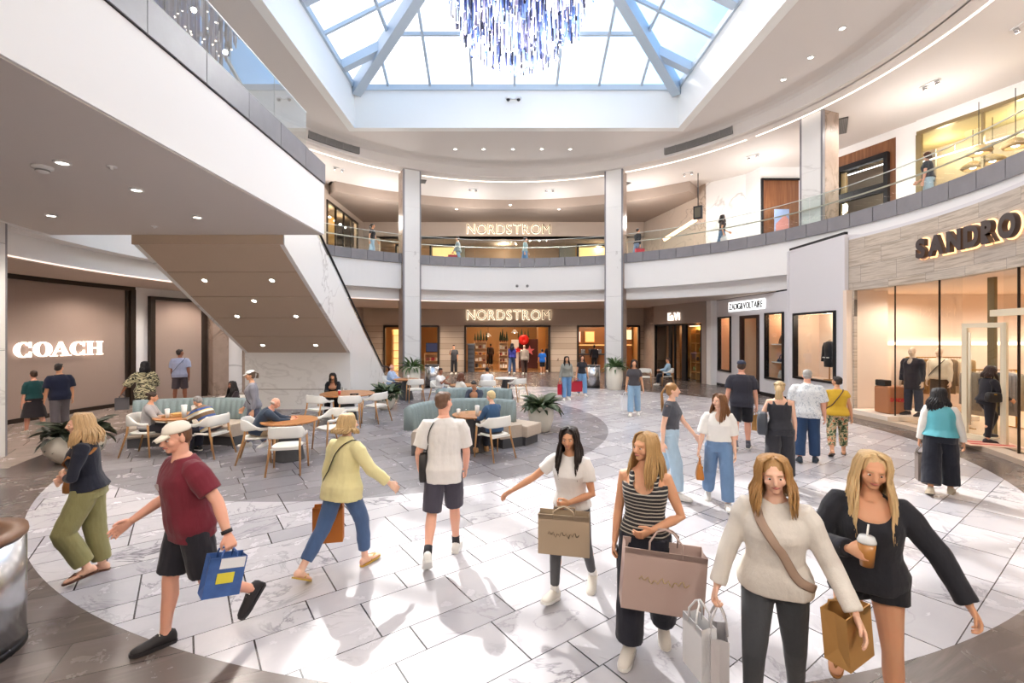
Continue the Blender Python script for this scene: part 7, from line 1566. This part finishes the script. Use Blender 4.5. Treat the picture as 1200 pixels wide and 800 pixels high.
# ================================================================ sky, sun, the lamps of the place and added fill lamps
w = bpy.data.worlds.new('sky'); SC.world = w; w.use_nodes = True; nt = w.node_tree; nt.nodes.clear()
def N(ty, **k):
    x = nt.nodes.new(ty); [setattr(x, a, v) for a, v in k.items()]; return x
out = N('ShaderNodeOutputWorld'); bg = N('ShaderNodeBackground'); nt.links.new(bg.outputs[0], out.inputs[0])
tc = N('ShaderNodeTexCoord'); no = N('ShaderNodeTexNoise'); no.inputs['Scale'].default_value = 2.2; no.inputs['Detail'].default_value = 5; nt.links.new(tc.outputs['Generated'], no.inputs['Vector'])
dt = N('ShaderNodeVectorMath', operation='DOT_PRODUCT'); nt.links.new(tc.outputs['Generated'], dt.inputs[0])
SUN = Vector((-.35, .85, 1)).normalized(); dt.inputs[1].default_value = Vector((-.85, .3, .45)).normalized()
ad = N('ShaderNodeMath', operation='MULTIPLY_ADD'); nt.links.new(no.outputs['Fac'], ad.inputs[0]); ad.inputs[1].default_value = .9; nt.links.new(dt.outputs['Value'], ad.inputs[2])
rp = N('ShaderNodeValToRGB'); e = rp.color_ramp.elements; e[0].position = .62; e[0].color = (.27, .57, 1, 1); e[1].position = .95; e[1].color = (1.0, .98, 1.05, 1); e.new(.78).color = (.62, .82, 1.05, 1)
mr = N('ShaderNodeMapRange'); mr.inputs[1].default_value = 0; mr.inputs[2].default_value = 1.6; nt.links.new(ad.outputs[0], mr.inputs[0])
for q in e: q.position = q.position/1.6
nt.links.new(mr.outputs[0], rp.inputs[0]); nt.links.new(rp.outputs[0], bg.inputs[0]); bg.inputs[1].default_value = SKY
sn = bpy.data.lights.new('sun', 'SUN'); sn.energy = SUNE; sn.angle = R(.9); sn.color = (1, .96, .9); so = bpy.data.objects.new('sun', sn); COL.objects.link(so); so.rotation_euler = SUN.to_track_quat('Z', 'Y').to_euler()
def area(name, loc, size, power, col=(1, .95, .9), aim=(0, 0, -1), sy=None):
    l = bpy.data.lights.new(name, 'AREA'); l.energy = power; l.color = col; l.shape = 'RECTANGLE'; l.size = size; l.size_y = sy or size; o = bpy.data.objects.new(name, l); COL.objects.link(o); o.location = loc
    o.rotation_euler = (-Vector(aim)).to_track_quat('Z', 'Y').to_euler(); return o
def spot(name, loc, power, col=(1, .94, .87), r=.25, ang=150):
    l = bpy.data.lights.new(name, 'SPOT'); l.energy = power; l.color = col; l.shadow_soft_size = r; l.spot_size = R(ang); l.spot_blend = .6; o = bpy.data.objects.new(name, l); COL.objects.link(o); o.location = loc; return o
def point(name, loc, power, col=(1, .94, .87), r=.2):
    l = bpy.data.lights.new(name, 'POINT'); l.energy = power; l.color = col; l.shadow_soft_size = r; o = bpy.data.objects.new(name, l); COL.objects.link(o); o.location = loc; return o
LP = 1.0
for k in range(12):   # main ceiling downlights around the skylight
    a = 2*pi*k/12+.2; rr = 8.9 if abs(sin(2*a)) > .5 else 8.6
    x, y = C1[0]+rr*cos(a), C1[1]+rr*sin(a)
    if y < -2: continue
    spot('ceiling_lamp', (x, y, 10.3), 160*LP)
for k in range(14):   # small bulbs among the chandelier rods
    r = 1.7*sqrt((k+.5)/14); a = k*2.39996; point('chandelier_lamp', (.43+r*cos(a), 11.3+r*sin(a), 8.85+.54*r**1.15+.05), 85*LP, (1, .97, .94), .05)
for x in (-5.2, -3, -1, 1, 3, 5): point('near_fill', (x, -.6, 3.72), 105*LP, (1, .94, .87), .12)  # added fill lamps, unseen behind the camera, brightening the foreground people
for a in (-40, -15, 10, 35, 60, 80, 100, 120, 140): point('gallery_fill', (C1[0]+13.0*cos(R(a)), C1[1]+13.0*sin(R(a)), 8.1), 150*LP, (1, .95, .92), .35)  # added fill points without any fixture, to lift the upper gallery ceiling
for a in (-75, -45, -15, 15, 45, 72, 90, 108, 135): spot('gallery_lamp', (C1[0]+12.2*cos(R(a)), C1[1]+12.2*sin(R(a)), 9.8), 300*LP)
for a in (60, 75, 90, 105, 120, 140, 158, 172, 188, 202): spot('soffit_lamp', (C1[0]+(12.2 if a > 135 else 13.5)*cos(R(a)), C1[1]+(12.2 if a > 135 else 13.5)*sin(R(a)), 3.9), 190*LP, (1, .86, .76))
for x, y in ((-9, 2), (-6, 2), (-9, 6), (-6, 6), (-5, 8.5), (-8, 8.7)): spot('bridge_lamp', (x, y, 4.45), 300*LP, (1, .9, .82))
for x, y in ((-5, 26), (0, 26), (5, 26)): spot('hall_lamp', (x, y, 3.9), 760*LP, (1, .87, .75))
for x in (-6, 0, 6): spot('upper_hall_lamp', (x, 26, 9.3), 300*LP, (1, .87, .76))
for x, y in ((-6.3, 30), (-1.8, 30.2), (1.2, 30.2), (0, 34), (-1, 38), (6, 29.8), (8, 30), (2.5, 34)): point('store_lamp', (x, y, 3.2), 75*LP, (1, .8, .56))
for x, y in ((-6.5, 31), (0, 30.5), (6.5, 31)): point('upper_store_lamp', (x, y, 8.2), 60*LP, (1, .8, .58))
for x, y in ((11.2, 12.2), (12.5, 13.2), (12.5, 10.5), (15, 12.5), (15, 9), (11.6, 8), (17, 12.5)): spot('shop_lamp', (x, y, 3.55), 130*LP, (1, .9, .79), .15, 165)
for p in ((10.6, 21), (10.8, 19.4), (10.75, 17.2)): point('window_lamp', (p[0]+.15, p[1], 2.9), 14*LP, (1, .8, .6), .08)
point('window_lamp', (10.45, 14.65, 2.9), 20*LP, (1, .85, .68), .08)
for p in ((10.3, 24.2, 2.6), (9.4, 25.5, 2.6)): point('slanted_shop_lamp', p, 25*LP, (1, .76, .45), .1)
for p in ((16.6, 14.5, 8.9), (17.2, 12.5, 8.9), (16, 16.5, 8.9)): point('upper_shop_lamp', p, 60*LP, (1, .82, .5), .15)
point('gold_room_lamp', (-9.5, 25, 9), 40*LP, (1, .8, .5)); point('gold_room_lamp', (-9.5, 27, 9), 30*LP, (1, .8, .5))
SC.view_settings.view_transform = 'Standard'; SC.view_settings.look = 'None'; SC.view_settings.exposure = EXPO; SC.view_settings.gamma = 1; SC.view_settings.use_curve_mapping = False
cy = SC.cycles; cy.use_denoising = True; cy.max_bounces = 9; cy.diffuse_bounces = 5; cy.glossy_bounces = 4; cy.transparent_max_bounces = 14; cy.sample_clamp_indirect = 6; cy.caustics_reflective = False; cy.caustics_refractive = False; cy.use_adaptive_sampling = True; cy.adaptive_threshold = .02
